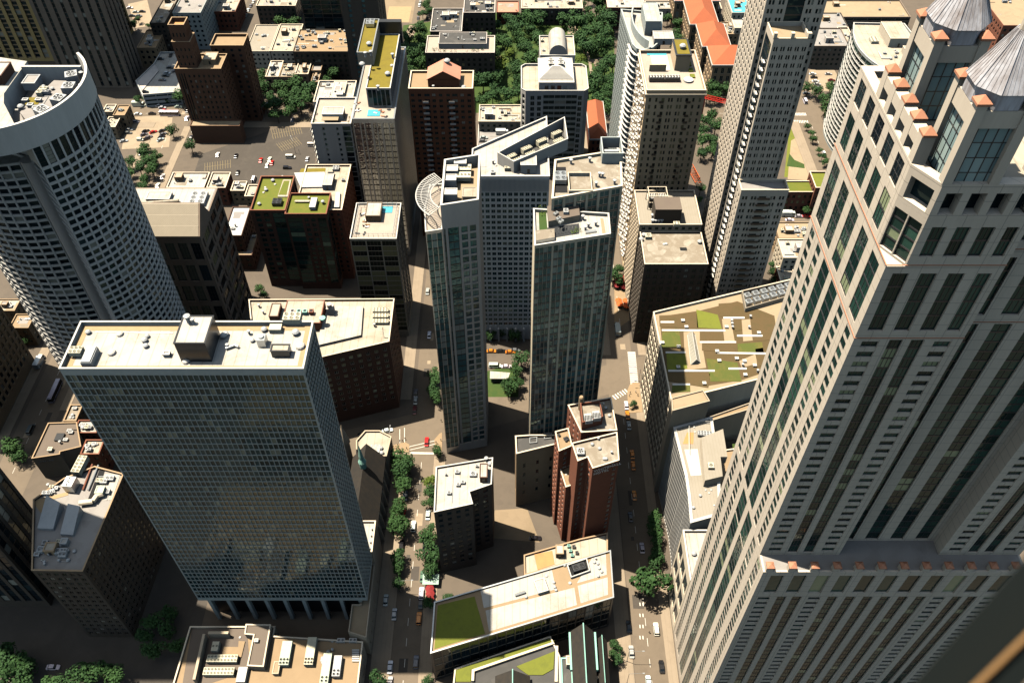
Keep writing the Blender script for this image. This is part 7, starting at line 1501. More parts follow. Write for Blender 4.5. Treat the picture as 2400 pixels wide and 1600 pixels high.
for a in ((402, 306, 3.6), (447, 341, 4.0), (425, 224, 5), (340, 343, 2.6), (362, 357, 2), (338, 232, 2.4), (322, 232, 3), (394, 236, 2), (344, 372, 2), (313, 57, 3.5), (322, 44, 2.5), (347, 60, 2), (739, 395, 2.4)): T(*a, ('around the tan corner car park', 'trees around the tan corner car park'))
for a in ((938, 1076, 4.6), (945, 1098, 4.8), (955, 1083, 3.6), (934, 1118, 3.6), (946, 1140, 3.8), (937, 1186, 3.6), (930, 1196, 3.0), (938, 1233, 4.6), (930, 1222, 3.6), (935, 1306, 3.6), (931, 1328, 2.8), (935, 1366, 2.4), (887, 1590, 3.2)): T(*a, ('along the chapel side pavement', 'trees along the chapel side of the street'))
for a in ((1024, 1056, 2.6), (1008, 1152, 2.8), (1005, 1178, 2.6), (1003, 1248, 4.2), (1008, 1262, 3.4), (1004, 1304, 4.4), (1012, 1318, 3.2), (1008, 1340, 3.0), (1005, 1412, 2.6), (1050, 1400, 2)): T(*a, ('along the brick block pavement', 'trees along the brick block side of the street'))
T(1010, 1128, 2.8, ('before the black brick block', 'trees before the black brick block'), True)
for a in ((1016, 876, 3.4), (1020, 892, 3.2), (1017, 916, 3.4), (1022, 930, 3)): T(*a, ('at the foot of the trellis tower', 'trees at the foot of the trellis tower'))
for a in ((1222, 838, 4.2), (1196, 902, 4), (1208, 866, 3.4), (1186, 908, 3), (1213, 900, 3), (1150, 780, 3), (1178, 775, 3), (1205, 785, 3.4)): T(*a, ('between the two glass towers', 'trees in the court between the glass towers'))
for a in ((1530, 1208, 3), (1532, 1228, 3.2), (1536, 1252, 3.2), (1540, 1274, 3.2), (1542, 1296, 3), (1536, 1312, 3.2)): T(*a, ('beside the white finned block', 'trees beside the white finned block'))
for a in ((1528, 1362, 7.4),): T(*a, ('where the shaded hotel street turns sunny', 'broad tree'))
for a in ((1444, 1512, 2.4), (1446, 1545, 2.4), (1436, 1530, 1.6), (1484, 946, 1.8), (1442, 645, 4.2), (1448, 632, 3), (1452, 660, 2.4), (1000, 1590, 2)): T(*a, ('beside the church or the corner island', 'trees by the church street'))
for a in ((14, 1540, 5.4), (36, 1556, 4.8), (58, 1566, 4.2), (14, 1584, 5), (44, 1596, 4.2), (120, 1604, 3.6), (192, 1584, 4.4), (230, 1576, 4.6), (262, 1588, 4.2), (150, 1606, 3.4)): T(*a, ('in the shaded bottom corner', 'trees in the shaded bottom corner'))
clump([(330, 1520), (345, 1440), (420, 1415), (440, 1500), (400, 1540)], 6, 3, 4.4, ('in deep shade beside the courtyard block', 'trees in the deep shade'), .8, 0, 21)
for a in ((28, 1046, 4.4), (42, 1068, 3.4), (60, 795, 2.6), (68, 786, 2.2)): T(*a, ('by the shaded side street', 'trees by the shaded side street'))
for a in ((816, 574, 2.6), (820, 586, 2.4), (806, 622, 2.4), (818, 632, 2), (608, 676, 2.4), (618, 690, 2)): T(*a, ('in the pool deck tower yard', 'trees in the yard by the pool deck tower'))
clump([(980, 60), (1000, 5), (1012, 5), (998, 60)], 4, 3, 4, ('beside the far building site', 'trees along the far road'), .8, 0, 17)
clump([(1360, 30), (1366, -4), (1384, -4), (1376, 30)], 4, 3, 4, ('past the far terrace', 'trees along the far road past the terrace'), .8, 0, 18); clump([(1404, 30), (1402, -4), (1420, -4), (1420, 30)], 4, 3, 4, ('beside the dark brick mansion', 'trees beside the dark brick mansion'), .8, 0, 19)
clump([(1700, 470), (1640, 470), (1630, 430), (1660, 400)], 3, 2, 3, ('behind the setback skyscraper', 'trees behind the setback skyscraper'), .8, 0, 20)
ORD = ['first', 'second', 'third', 'fourth', 'fifth', 'sixth', 'seventh', 'eighth', 'ninth', 'tenth', 'eleventh', 'twelfth', 'thirteenth', 'fourteenth', 'fifteenth', 'sixteenth', 'seventeenth', 'eighteenth', 'nineteenth', 'twentieth'] + ['twenty ' + w for w in ('first', 'second', 'third', 'fourth', 'fifth', 'sixth', 'seventh', 'eighth', 'ninth')] + ['thirtieth'] + ['thirty ' + w for w in ('first', 'second', 'third', 'fourth', 'fifth', 'sixth', 'seventh', 'eighth', 'ninth')]
by = {}
for t in trees: by.setdefault(t[1], []).append(t)
for w, L in by.items():
    L.sort(key=lambda t: t[3])
    for i, (o, _, x, y, r, lime) in enumerate(L):
        kind = 'lime green' if lime else ('small' if r < 2.7 else 'broad' if r > 5 else 'leafy')
        o['label'] = (f'{kind} tree {w}' if len(L) == 1 else f'{kind} tree {w}, {ORD[i]} from the bottom')
        if len(L) == 1: del o['group']
# ================================================================ VEHICLES
def carmesh(kind):
    b, g = MB(), MB()
    if kind == 'sedan': L, Wd, z1, z2, cb, ct = 4.7, 1.82, .82, 1.42, (-1.75, 1.15), (-1.15, .45)
    elif kind == 'suv': L, Wd, z1, z2, cb, ct = 4.9, 1.95, 1.0, 1.75, (-2.3, 1.1), (-2.0, .5)
    elif kind == 'van': L, Wd, z1, z2, cb, ct = 5.6, 2.05, 1.1, 2.25, (-2.7, 2.1), (-2.65, 1.3)
    elif kind == 'truck': L, Wd, z1, z2, cb, ct = 8.0, 2.4, 1.2, 2.5, (2.0, 3.6), (2.1, 3.1)
    else: L, Wd, z1, z2, cb, ct = 12.0, 2.6, 1.0, 3.0, (-5.95, 5.9), (-5.9, 5.75)
    h, w = L / 2, Wd / 2
    def ring(x, hw, za, zb): return [(x, -hw, za), (x, hw, za), (x, hw * .94, zb), (x, -hw * .94, zb)]
    secs = [ring(-h, w*.82, .42, z1*.8), ring(-h + .35, w, .3, z1*.96), ring(-.2, w, .28, z1), ring(h - 1.2, w, .3, z1*.95), ring(h - .3, w*.95, .32, z1*.84), ring(h, w*.75, .42, z1*.7)]
    for s in secs: b.v += s
    for i in range(len(secs) - 1):
        for k in range(4): j = (k+1) % 4; b.f.append((i*4 + k, i*4 + j, i*4 + 4 + j, i*4 + 4 + k)); b.m.append(0)
    b.f += [(0, 3, 2, 1), (20, 21, 22, 23)]; b.m += [0, 0]
    B_, T_ = [(cb[0], -w*.9, z1*.93), (cb[1], -w*.9, z1*.93), (cb[1], w*.9, z1*.93), (cb[0], w*.9, z1*.93)], [(ct[0], -w*.74, z2), (ct[1], -w*.74, z2), (ct[1], w*.74, z2), (ct[0], w*.74, z2)]
    g.hexa(B_, T_, 0); b.hexa([(ct[0] - .03, -w*.76, z2 + .005), (ct[1] + .03, -w*.76, z2 + .005), (ct[1] + .03, w*.76, z2 + .005), (ct[0] - .03, w*.76, z2 + .005)], [(ct[0] + .1, -w*.68, z2 + .06), (ct[1] - .1, -w*.68, z2 + .06), (ct[1] - .1, w*.68, z2 + .06), (ct[0] + .1, w*.68, z2 + .06)], 0)
    if kind == 'truck': b.box(-3.95, 1.7, -1.2, 1.2, .7, 3.1, 0)
    if kind == 'bus': b.box(-5.5, -3, -.8, .8, 3.07, 3.3, 0)
    wh = MB(); n = 12; r, t = (.33, .11) if kind in ('sedan', 'suv') else (.45, .14)
    for s in (-1, 1): pass
    wh.tube((0, -t, 0), (0, t, 0), r, n)
    ax = (h * .62, -h * .6)
    return b.mesh('body', [M['car_paint']]), g.mesh('window_glass', [M['car_glass']]), wh.mesh('wheel', [M['tyre']]), [(x, s * (w - .08), r) for x in ax for s in (-1, 1)]
CM = {k: carmesh(k) for k in ('sedan', 'suv', 'van', 'truck', 'bus')}
COL = dict(white=(.8, .79, .77), black=(.012, .012, .014), silver=(.42, .43, .44), grey=(.13, .135, .14), red=(.5, .02, .015), blue=(.04, .09, .22), orange=(.6, .2, .02), maroon=(.12, .01, .012), green=(.1, .2, .12), beige=(.45, .38, .28))
cars = []
def car(px, py, ori, col, kind='sedan', where=None, z=0.02):
    x, y = G(px, py, z + .7); o = thing({'sedan': 'parked_car', 'suv': 'parked_car', 'van': 'van', 'truck': 'truck', 'bus': 'bus'}[kind], 'x', {'sedan': 'car', 'suv': 'car'}.get(kind, kind), (x, y, z), where[1])
    o.rotation_euler = (0, 0, {'x': 0, 'X': math.pi, 'y': math.pi/2, 'Y': -math.pi/2}.get(ori, 0) if isinstance(ori, str) else ori)
    b, g, w, wp_ = CM[kind]; q = bpy.data.objects.new('body', b); C.objects.link(q); q.parent = o; q.color = (*[c * RN.uniform(.9, 1.1) for c in COL[col]], 1)
    q = bpy.data.objects.new('window_glass', g); C.objects.link(q); q.parent = o
    if py > 480:
        for p in wp_: q = bpy.data.objects.new('wheel', w); C.objects.link(q); q.parent = o; q.location = p
    cars.append((o, col, kind, where[0], x, y))
w_ = ('on the tan corner car park', 'cars on the tan corner car park')
for a in ((317, 285, 'x', 'silver'), (341, 307, .6, 'black'), (359, 309, .6, 'red'), (337, 315, .6, 'grey'), (348, 321, .6, 'grey'), (342, 326, .6, 'black'), (330, 327, 'x', 'white', 'suv'), (380, 306, .8, 'black'), (382, 314, .8, 'grey'), (378, 321, .8, 'black'), (376, 327, .8, 'silver'), (303, 303, 'x', 'silver'), (300, 311, 'x', 'grey'), (290, 330, .3, 'silver'), (331, 358, 'y', 'white')): car(*a[:4], a[4] if len(a) > 4 else 'sedan', w_)
w_ = ('on the far cross street', 'vehicles on the far cross street')
for a in ((326, 246, 'x', 'white', 'truck'), (373, 248, 'x', 'white'), (380, 252, 'x', 'silver'), (418, 250, 'x', 'silver'), (386, 259, 'x', 'red'), (323, 267, 'x', 'white'), (356, 266, 'x', 'black'), (398, 268, 'x', 'white', 'bus'), (438, 277, 'y', 'white', 'suv'), (439, 258, 'y', 'black')): car(*a[:4], a[4] if len(a) > 4 else 'sedan', w_)
w_ = ('on the tan road by the dark car park', 'cars on the tan road')
for a in ((448, 322, 'y', 'black'), (454, 305, 'y', 'white'), (381, 413, 'y', 'white'), (370, 434, 'y', 'white'), (362, 450, 'y', 'black'), (355, 466, 'y', 'white')): car(*a, 'sedan', w_)
w_ = ('on the dark car park', 'cars on the dark car park')
for a in ((510, 362, 'y', 'white'), (553, 365, 'y', 'black'), (685, 280, 'y', 'silver'), (732, 340, 'x', 'white', 'van'), (681, 368, 'x', 'white', 'van'), (720, 372, 'y', 'silver'), (611, 375, 'y', 'red'), (632, 373, 'y', 'white'), (637, 381, 'y', 'red'), (626, 387, 'y', 'white'), (673, 393, 'x', 'black', 'suv'), (595, 420, 'y', 'white', 'van'), (557, 404, 'y', 'black')): car(*a[:4], a[4] if len(a) > 4 else 'sedan', w_)
w_ = ('on the far road at the top', 'cars on the far road at the top')
for a in ((594, 4, 'y', 'white'), (588, 13, 'y', 'grey'), (582, 23, 'y', 'white'), (576, 35, 'y', 'silver'), (565, 35, 'y', 'black'), (554, 47, 'y', 'white'), (566, 48, 'y', 'silver'), (563, 55, 'y', 'white'), (555, 57, 'y', 'black'), (304, 18, 'x', 'white'), (309, 37, 'x', 'black'), (318, 28, 'x', 'silver'), (333, 27, 'x', 'black'), (325, 37, 'x', 'grey'), (320, 45, 'x', 'maroon'), (985, 5, 'y', 'silver'), (983, 12, 'y', 'white'), (982, 30, 'y', 'black'), (980, 42, 'y', 'grey'), (1001, 42, 'y', 'black')): car(*a, 'sedan', w_)
w_ = ('on the white parking deck', 'cars on the white parking deck')
for a in ((400, 129, 'y', 'black'), (376, 138, 'x', 'black'), (398, 158, 'x', 'black'), (418, 155, 'x', 'white'), (391, 171, 'x', 'silver'), (388, 177, 'x', 'black'), (380, 187, 'x', 'grey'), (339, 215, 'x', 'black'), (411, 167, 'x', 'grey')): car(*a, 'sedan', w_, 8.22)
w_ = ('on the grey roof deck', 'cars on the grey roof deck')
for a in ((1135, 302, 'x', 'blue', 'suv'), (1134, 322, 'x', 'silver'), (1132, 330, 'x', 'grey'), (1131, 346, 'x', 'black'), (1131, 353, 'x', 'silver'), (1176, 344, 'x', 'white'), (1175, 355, 'x', 'silver'), (1176, 296, 'x', 'black'), (1178, 312, 'x', 'white', 'truck')): car(*a[:4], a[4] if len(a) > 4 else 'sedan', w_, 9.35)
w_ = ('on the small tan car park', 'cars on the small tan car park')
for a in ((1905, 173, 'x', 'white'), (1908, 181, 'x', 'black'), (1912, 190, 'x', 'white'), (1916, 197, 'x', 'silver'), (1919, 205, 'x', 'grey'), (1942, 173, 'x', 'silver'), (1949, 188, 'x', 'maroon'), (1956, 198, 'x', 'white'), (1957, 205, 'x', 'blue', 'suv')): car(*a[:4], a[4] if len(a) > 4 else 'sedan', w_)
w_ = ('by the rounded glass block', 'cars on the street by the rounded glass block')
for a in ((1887, 237, 'y', 'white', 'van'), (1931, 358, 'y', 'white'), (1687, 297, 'y', 'black'), (1890, 218, 'x', 'grey')): car(*a[:4], a[4] if len(a) > 4 else 'sedan', w_)
w_ = ('in the row below the brick school', 'vehicles below the brick school')
for a in ((1848, 503, 'x', 'white', 'truck'), (1873, 506, 'x', 'silver'), (1890, 506, 'x', 'red'), (1916, 507, 'x', 'white'), (1851, 515, 'x', 'white'), (1918, 515, 'x', 'white', 'suv')): car(*a[:4], a[4] if len(a) > 4 else 'sedan', w_)
w_ = ('on the corner garage roof', 'cars on the corner garage roof'); zg = [o for o in C.objects if o.name == 'corner_garage'][0]
gz = ZY(2300, 24, 520)[1] - .68
for a in ((2312, 4, 'x', 'black'), (2322, 4, 'x', 'grey'), (2332, 6, 'x', 'black'), (2318, 14, 'x', 'silver'), (2342, 9, 'x', 'black'), (2349, 18, 'x', 'red'), (2360, 6, 'x', 'white')): car(*a, 'sedan', w_, gz)
w_ = ('on the shaded avenue', 'cars on the shaded avenue')
for a in ((1002, 682, 'y', 'silver'), (1006, 784, 'y', 'white')): car(*a, 'sedan', w_)
car(1447, 772, 'y', 'silver', 'truck', ('in the shade beside the orange parasols', 'lorry')); car(72, 1006, 'y', 'grey', 'van', ('in the shaded side street', 'vans in the side street')); car(130, 918, 'y', 'silver', 'bus', ('in the shaded side street', 'vans in the side street')); car(93, 848, 'y', 'white', 'truck', ('in the shaded side street', 'vans in the side street'))
w_ = ('at the crossing by the trellis tower', 'cars at the crossing')
for a in ((1000, 1034, 'y', 'red'), (974, 937, 'y', 'silver'), (974, 920, 'y', 'grey'), (972, 960, 'y', 'maroon'), (879, 1014, .25, 'silver'), (908, 1008, .25, 'white'), (851, 1017, .25, 'black')): car(*a, 'sedan', w_)
w_ = ('before the white grid tower', 'cars before the white grid tower')
for a in ((1160, 857, 'x', 'white', 'van'), (1187, 858, 'x', 'white'), (1152, 822, 'x', 'orange'), (1174, 822, 'x', 'black'), (1196, 824, 'x', 'orange'), (1208, 820, 'x', 'grey')): car(*a[:4], a[4] if len(a) > 4 else 'sedan', w_)
w_ = ('in the shaded hotel street', 'cars in the shaded hotel street')
for a in ((1468, 949, 'y', 'white'), (1471, 972, 'y', 'orange'), (1474, 996, 'y', 'silver'), (1482, 1064, 'y', 'orange'), (1484, 1090, 'y', 'orange'), (1487, 1160, 'y', 'orange'), (1478, 1210, 'y', 'black'), (1505, 1283, 'y', 'silver')): car(*a, 'sedan', w_)
w_ = ('on the tree lined sunlit street', 'cars on the tree lined street')
for a in ((969, 1232, 'y', 'white', 'suv'), (1003, 1205, 'y', 'white'), (946, 1205, 'y', 'red'), (941, 1278, 'y', 'black', 'suv'), (996, 1277, 'y', 'black'), (990, 1350, 'y', 'green'), (988, 1389, 'y', 'white', 'suv'), (986, 1412, 'y', 'black'), (924, 1438, 'y', 'silver'), (982, 1448, 'y', 'orange', 'suv'), (914, 1562, 'y', 'white'), (975, 1550, 'y', 'grey', 'suv'), (914, 1599, 'y', 'silver'), (904, 1405, 'y', 'silver'), (950, 1160, 'y', 'silver')): car(*a[:4], a[4] if len(a) > 4 else 'sedan', w_)
w_ = ('on the street by the church', 'cars on the street by the church')
for a in ((1474, 1467, 'y', 'black'), (1538, 1473, 'y', 'white', 'suv'), (1480, 1526, 'y', 'silver'), (1551, 1561, 'y', 'black'), (1520, 1597, 'y', 'white')): car(*a[:4], a[4] if len(a) > 4 else 'sedan', w_)
car(124, 1562, 'x', 'white', 'sedan', ('on the sunlit street in the leafy bottom corner', 'lone car'))
car(1210, 1370, .3, 'white', 'sedan', ('in the dark yard behind the black brick block', 'cars in the dark yard')); car(1255, 1260, 0, 'black', 'sedan', ('in the sandy yard beside the brick hotel', 'cars in the sandy yard'))
bc = {}
for t in cars: bc.setdefault((t[1], t[2] if t[2] != 'suv' else 'sedan', t[3]), []).append(t)
KN = dict(sedan='car', van='van', truck='box truck', bus='bus')
for (c, k, w), L in bc.items():
    L.sort(key=lambda t: (round(t[5] / 3), t[4]))
    for i, t in enumerate(L): t[0]['label'] = f"{c if c != 'orange' else 'orange taxi'} {KN[k] if c != 'orange' else 'cab'} {w}" + (f', {ORD[i]} from the bottom' if len(L) > 1 else '')
cg = {}
for t in cars: cg.setdefault(t[0]['group'], []).append(t)
for L in cg.values():
    if len(L) == 1: del L[0][0]['group']
# ================================================================ STREET FURNITURE AND PEOPLE
def parasol(px, py, mat, col, i, where):
    x, y = G(px, py, 2.2); o = thing('parasol', f'{col} parasol {where}, {ORD[i]} from the bottom', 'parasol', (x, y, .02), f'{col} cafe parasols')
    mb = MB(); n = 8; r = 1.7
    ring = [(r*math.cos(k*math.pi/4), r*math.sin(k*math.pi/4), 2.1) for k in range(n)]
    for k in range(n): mb.poly([ring[k], ring[(k+1) % n], (0, 0, 2.75)]); mb.poly([ring[(k+1) % n], ring[k], (0, 0, 2.68)])
    for k in range(n): a, b = ring[k], ring[(k+1) % n]; mb.poly([(a[0], a[1], 1.9), (b[0], b[1], 1.9), b, a])
    c = mb.build('canopy', M[mat]); c.parent = o; mb = MB(); mb.lathe(0, 0, [(.3, 0), (.3, .1), (.05, .12), (.05, 2.8)], 8); c = mb.build('pole', M['pole_grey']); c.parent = o
for i, (a, b) in enumerate(sorted(((1450, 703), (1467, 704), (1453, 712), (1468, 716)), key=lambda t: -t[1])): parasol(a, b, 'orange_cloth', 'orange', i, 'on the cafe terrace by the weathered roof block')
for i, (a, b) in enumerate(sorted(((1444, 660), (1446, 668), (1460, 663), (1462, 671), (1458, 655), (1470, 666), (1466, 648)), key=lambda t: -t[1])): parasol(a, b, 'red_cloth', 'red', i, 'on the upper cafe terrace under the green tree')
for i, (a, b) in enumerate(sorted(((1007, 1378), (1008, 1390), (1007, 1402)), key=lambda t: -t[1])): parasol(a, b, 'red_cloth', 'dark red', i, 'on the small terrace of the sunlit street')
o = thing('awning', 'pale green awning over a pavement terrace on the tree lined street', 'awning', (*G(1012, 1357, 2.6), 0)); mb = MB(); mb.hexa([(-3.4, -2, 2.5), (2.6, -2, 2.5), (2.6, 2, 2.5), (-3.4, 2, 2.5)], [(-3.4, -2, 2.6), (2.6, -2, 2.6), (2.6, 2, 3.1), (-3.4, 2, 3.1)]); c = mb.build('canopy', M['awning_green']); c.parent = o
for q in ((-3.2, -1.8), (2.4, -1.8), (-3.2, 1.8), (2.4, 1.8)): mb = MB(); mb.box(q[0]-.06, q[0]+.06, q[1]-.06, q[1]+.06, 0, 2.495); c = mb.build('pole', M['pole_grey']); c.parent = o
def lamp(px, py, rz, label, h=8.5, arm=4.5):
    x, y = G(px, py, 0); o = thing('street_lamp', label, 'street lamp', (x, y, .0), 'street lamps'); mb = MB(); mb.lathe(0, 0, [(.22, 0), (.22, .5), (.12, .6), (.08, h)], 8); c = mb.build('pole', M['pole_grey']); c.parent = o
    mb = MB(); mb.tube((0, 0, h - .1), (arm, 0, h + .5), .07, 6); c = mb.build('arm', M['pole_grey']); c.parent = o; mb = MB(); mb.hexa([(arm - .1, -.18, h + .42), (arm + .8, -.18, h + .42), (arm + .8, .18, h + .42), (arm - .1, .18, h + .42)], [(arm, -.1, h + .6), (arm + .7, -.1, h + .6), (arm + .7, .1, h + .6), (arm, .1, h + .6)]); c = mb.build('lamp_head', M['unit_grey']); c.parent = o; o.rotation_euler = (0, 0, rz)
lamp(1469, 1549, 0, 'street lamp leaning over the road beside the church'); lamp(1500, 905, math.pi, 'street lamp on the corner island by the striped crossing'); lamp(1497, 893, 2.9, 'second street lamp on the corner island, by the ladder crossing'); lamp(917, 1049, math.pi/2, 'tall street lamp on the chapel corner'); lamp(1469, 1600, 0, 'street lamp at the bottom edge by the church'); lamp(693, 360, 2, 'thin street lamp in the dark car park'); lamp(1150, 385, 1.6, 'street lamp by the grey roof deck'); lamp(500, 305, 2.6, 'street lamp at the corner of the tan road', 8, 3); lamp(620, 280, 1, 'street lamp by the dark car park grove'); lamp(940, 1385, 0, 'street lamp among the chapel side trees')
# people: one skinned body shared in a few poses
def body(seed):
    r = random.Random(seed); st = r.uniform(.08, .22)
    V = [(0, 0, .95), (0, 0, 1.2), (0, 0, 1.42), (0, 0, 1.52), (0, .02, 1.66), (0, .02, 1.74), (.1, st, .92), (.1, st*.9, .5), (.1, st*.6, .08), (.1, st*.6 + .14, .04), (-.1, -st, .92), (-.1, -st, .5), (-.1, -st*1.3, .08), (-.1, -st*1.3 + .14, .04), (.2, 0, 1.4), (.26, -st*.6, 1.12), (.26, .05 - st*.5, .88), (-.2, 0, 1.4), (-.26, st*.6, 1.12), (-.26, .05 + st*.5, .88)]
    E = [(0, 1), (1, 2), (2, 3), (3, 4), (4, 5), (0, 6), (6, 7), (7, 8), (8, 9), (0, 10), (10, 11), (11, 12), (12, 13), (2, 14), (14, 15), (15, 16), (2, 17), (17, 18), (18, 19)]
    Rr = [.15, .14, .15, .06, .1, .09, .09, .06, .045, .04, .09, .06, .045, .04, .06, .045, .035, .06, .045, .035]
    me = bpy.data.meshes.new('person'); me.from_pydata(V, E, []); o = bpy.data.objects.new('tmp', me); C.objects.link(o); md = o.modifiers.new('s', 'SKIN')
    for i, q in enumerate(me.skin_vertices[0].data): q.radius = (Rr[i], Rr[i]); q.use_root = i == 0
    s2 = o.modifiers.new('b', 'SUBSURF'); s2.levels = 1; bpy.context.view_layer.update(); m2 = bpy.data.meshes.new_from_object(o.evaluated_get(bpy.context.evaluated_depsgraph_get())); bpy.data.objects.remove(o)
    m2.materials.clear(); [m2.materials.append(M[k]) for k in ('cloth_dark', 'skin_tone', 'white_cloth')]
    for p in m2.polygons: z = p.center.z; p.material_index = 1 if z > 1.5 or (z < 1.0 and abs(p.center.x) > .2) else (2 if z > .98 and seed % 2 else 0)
    return m2
PB = [body(s) for s in range(4)]
for i, (px, py, k, lb) in enumerate(((1477, 920, 0, 'person in dark clothes at the tip of the corner island'), (1490, 917, 1, 'person in a pale top walking across the middle of the corner island'), (1495, 925, 2, 'person in dark clothes near the wall on the corner island'), (1475, 926, 3, 'person in a pale top stepping off the corner island'), (1451, 924, 1, 'person in a pale top on the short striped crossing'), (949, 1027, 0, 'person in dark clothes crossing towards the chapel corner'), (943, 1032, 2, 'second person in dark clothes stepping onto the chapel corner'), (932, 1042, 3, 'person in a pale top standing on the chapel corner'), (953, 1050, 0, 'person in dark clothes waiting at the kerb of the chapel corner'), (942, 1050, 1, 'person in a pale top behind the one waiting at the chapel kerb'), (1034, 985, 0, 'person in dark clothes on the pavement by the trellis tower'), (1022, 1036, 2, 'person in dark clothes at the red kerb ramp of the trellis tower'), (1033, 1030, 3, 'person in a pale top on the corner under the trellis tower'), (1522, 1480, 0, 'person in dark clothes crossing the road by the church'))):
    x, y = G(px, py, .9); o = bpy.data.objects.new('person', PB[k]); C.objects.link(o); o.location = (x, y, .145 if k != 9 and not (lb.find('crossing') > 0) else .035); o.rotation_euler = (0, 0, i * 1.3); tag(o, lb, 'person', 'pedestrians')
# red lattice crane jib and red steel frame
def lattice(name, label, cat, A, Bp, w, h, n, mat):
    A, Bp = Vector(A), Vector(Bp); d = (Bp - A).normalized(); s = Vector((-d.y, d.x, 0)).normalized() * w / 2; mb = MB(); L = [A + s, A - s, A + Vector((0, 0, h))]; E = [Bp + s, Bp - s, Bp + Vector((0, 0, h))]
    for a, b in zip(L, E): mb.tube(a, b, .16, 5)
    for k in range(n):
        t0, t1 = k / n, (k + 1) / n
        for i, j in ((0, 1), (1, 2), (2, 0)): mb.tube(L[i].lerp(E[i], t0), L[j].lerp(E[j], t1), .1, 4); mb.tube(L[i].lerp(E[i], t0), L[j].lerp(E[j], t0), .1, 4)
    o = mb.build(name, M[mat]); tag(o, label, cat); return mb
a, b = G(1640, 226, 16), G(1722, 246, 16); lattice('crane_jib', 'long red lattice crane jib above the trees by the orange library', 'crane', (*a, 16), (*b, 16), 2, 2, 12, 'scaffold_red')
o = C.objects['crane_jib']
for t in (.15, .8):
    mb = MB(); p = Vector((*a, 16)).lerp(Vector((*b, 16)), t); mb.box(p.x - .4, p.x + .4, p.y - .4, p.y + .4, 0, 15.9); c = mb.build('mast', M['scaffold_red']); setpar(c, o)
a, b = G(1622, 392, 4), G(1640, 425, 4); lattice('red_steel_frame', 'bright red steel frame on the rubble beside the setback skyscraper', 'steel frame', (*a, 2), (*b, 2), 3, 4, 6, 'orange_cloth')
# pool pavilion in the court and fountain in the park
o = thing('garden_pavilion', 'small white roofed pavilion with curved edge in the tower court', 'pavilion', (*G(1172, 880, 3), 0)); mb = MB(); mb.hexa([(-4.5, -2, 3), (3.5, -2, 3), (4.5, 1.5, 3), (-4.5, 2.4, 3)], [(-4.5, -2, 3.3), (3.5, -2, 3.3), (4.5, 1.5, 3.3), (-4.5, 2.4, 3.3)]); c = mb.build('roof', M['roof_white']); c.parent = o; mb = MB(); mb.box(-4, 3.2, -1.5, 1.4, .0, 2.99); c = mb.build('wall', M['glass_dark']); c.parent = o
o = thing('fountain', 'round stone fountain in the middle of the park lawn', 'fountain', (*G(1410, 152, 0), 0)); mb = MB(); mb.lathe(0, 0, [(5.2, .03), (5.2, .7), (4.7, .7), (4.7, .4)], 28, 0); c = mb.build('basin', M['paving']); c.parent = o; mb = MB(); mb.lathe(0, 0, [(.9, .41), (.5, 1.2), (1.4, 1.5), (1.2, 1.6), (.2, 2.6)], 14); c = mb.build('pedestal', M['cream_stone']); c.parent = o
# ================================================================ OBSERVATION ROOM FRAME (the room the picture was taken from)
eye = Vector((0, 0, HC))
def ep(px, py, t): return tuple(eye + Vector(ray(px, py)) * t)
fr = thing('window_frame', 'blurred dark metal window frame with a copper trim crossing the bottom corner', 'window frame', (0, 0, HC))
mb = MB(); q = ((2470, 1232), (2080, 1668), (2260, 1760), (2640, 1330)); mb.hexa([ep(a, b, .92) for a, b in q], [ep(a, b, .80) for a, b in q]); setpar(mb.build('frame', M['frame_dark'] if 'frame_dark' in M else plain('frame_dark', (.003, .007, .007), .6)), fr)
mb = MB(); mb.tube(ep(2470, 1428, .79), ep(2230, 1660, .79), .0026, 8); setpar(mb.build('trim', M['brass_trim']), fr)
B = Bld('observatory_tower', 'tall tapering black tower whose high window looks out over the city', 'tower', rect(-26, 26, -60, -8))
mb = MB(); mb.hexa([(-26, -88, 0), (26, -88, 0), (26, -8, 0), (-26, -8, 0)], [(-16, -62, 343), (16, -62, 343), (16, -8, 343), (-16, -8, 343)]); part(mb, 'wall', M['granite_dark'], B.root)
mb = MB()
for k in range(5):
    z0, z1 = k * 66 + 4, k * 66 + 68; h = lambda z: 25.5 - 9.6 * z / 343
    for s in (1, -1): mb.tube((-s * h(z0), -7.9, z0), (s * h(z1), -7.9, z1), .9, 4)
    mb.tube((-h(z0), -7.9, z0), (h(z0), -7.9, z0), .9, 4)
for s in (1, -1): mb.tube((s * 25.5, -7.9, 0), (s * 16, -7.9, 340), 1.0, 4)
part(mb, 'brace_lattice', M['black_metal'], B.root)
B = Bld('added_tan_block', 'unseen tan block and narrow tower added for golden reflections in the glass slab', 'building', rect(-104, -60, 20, 72))  # unseen building, added so the slab's panes mirror golden patches
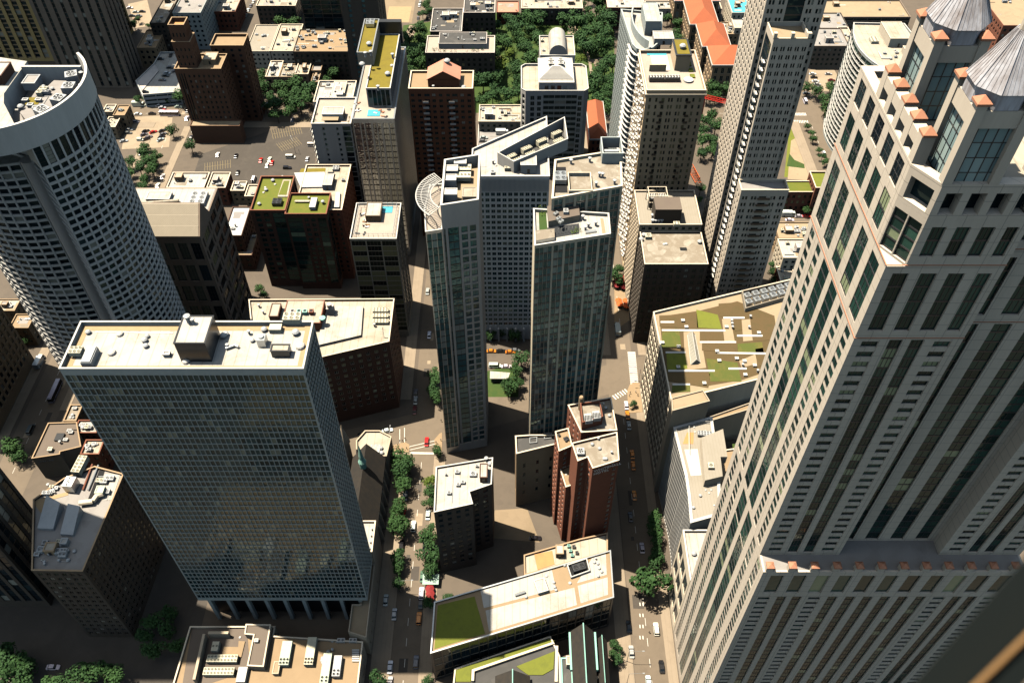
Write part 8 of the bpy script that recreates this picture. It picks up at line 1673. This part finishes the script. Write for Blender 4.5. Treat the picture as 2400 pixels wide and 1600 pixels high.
B.vol(rect(-104, -60, 20, 72), 0, 34, wl('tan_stone'), roof='roof_sand', ph=.8, cap='cream_stone'); B.vol(rect(-92, -78, 28, 42), 33.3, 92, None, roof='roof_sand', ph=.8, d=.3); B.finish(4)
# ================================================================ CAMERA, SUN, SKY
cam = bpy.data.cameras.new('camera'); co = bpy.data.objects.new('camera', cam); C.objects.link(co); bpy.context.scene.camera = co
co.location = eye; co.rotation_euler = (math.pi/2 - PIT, 0, 0); cam.sensor_width = 36; cam.sensor_fit = 'HORIZONTAL'; cam.lens = 36 * FP / 2400; cam.clip_start = .05; cam.clip_end = 9000
cam.dof.use_dof = True; cam.dof.focus_distance = 300; cam.dof.aperture_fstop = 2.8
sd_ = Vector((.36, -.13, -1)).normalized()
sun = bpy.data.lights.new('sun', 'SUN'); so_ = bpy.data.objects.new('sun', sun); C.objects.link(so_); so_.rotation_euler = sd_.to_track_quat('-Z', 'Y').to_euler()
sun.energy = 5.0; sun.angle = math.radians(.53); sun.color = (1.0, .90, .74)
w = bpy.data.worlds.new('World'); bpy.context.scene.world = w; w.use_nodes = True; nt = w.node_tree; bg = nt.nodes['Background']; sky = nt.nodes.new('ShaderNodeTexSky'); sky.sky_type = 'NISHITA'; sky.sun_disc = False; sky.dust_density = 1.5; sky.ozone_density = 0.0
sky.sun_elevation = math.asin(-sd_.z); sky.sun_rotation = math.atan2(-sd_.x, -sd_.y); tn = nt.nodes.new('ShaderNodeMix'); tn.data_type = 'RGBA'; tn.blend_type = 'MULTIPLY'; tn.inputs[0].default_value = 1.0; tn.inputs[7].default_value = (.97, 1.0, .88, 1); nt.links.new(sky.outputs[0], tn.inputs[6]); nt.links.new(tn.outputs[2], bg.inputs[0]); bg.inputs[1].default_value = .068
sc = bpy.context.scene; sc.view_settings.view_transform = 'Standard'; sc.view_settings.look = 'None'; sc.view_settings.exposure = 0.95; sc.view_settings.gamma = 1.0
sc.cycles.max_bounces = 5; sc.cycles.diffuse_bounces = 0; sc.cycles.glossy_bounces = 3; sc.cycles.transmission_bounces = 1; sc.cycles.caustics_reflective = False
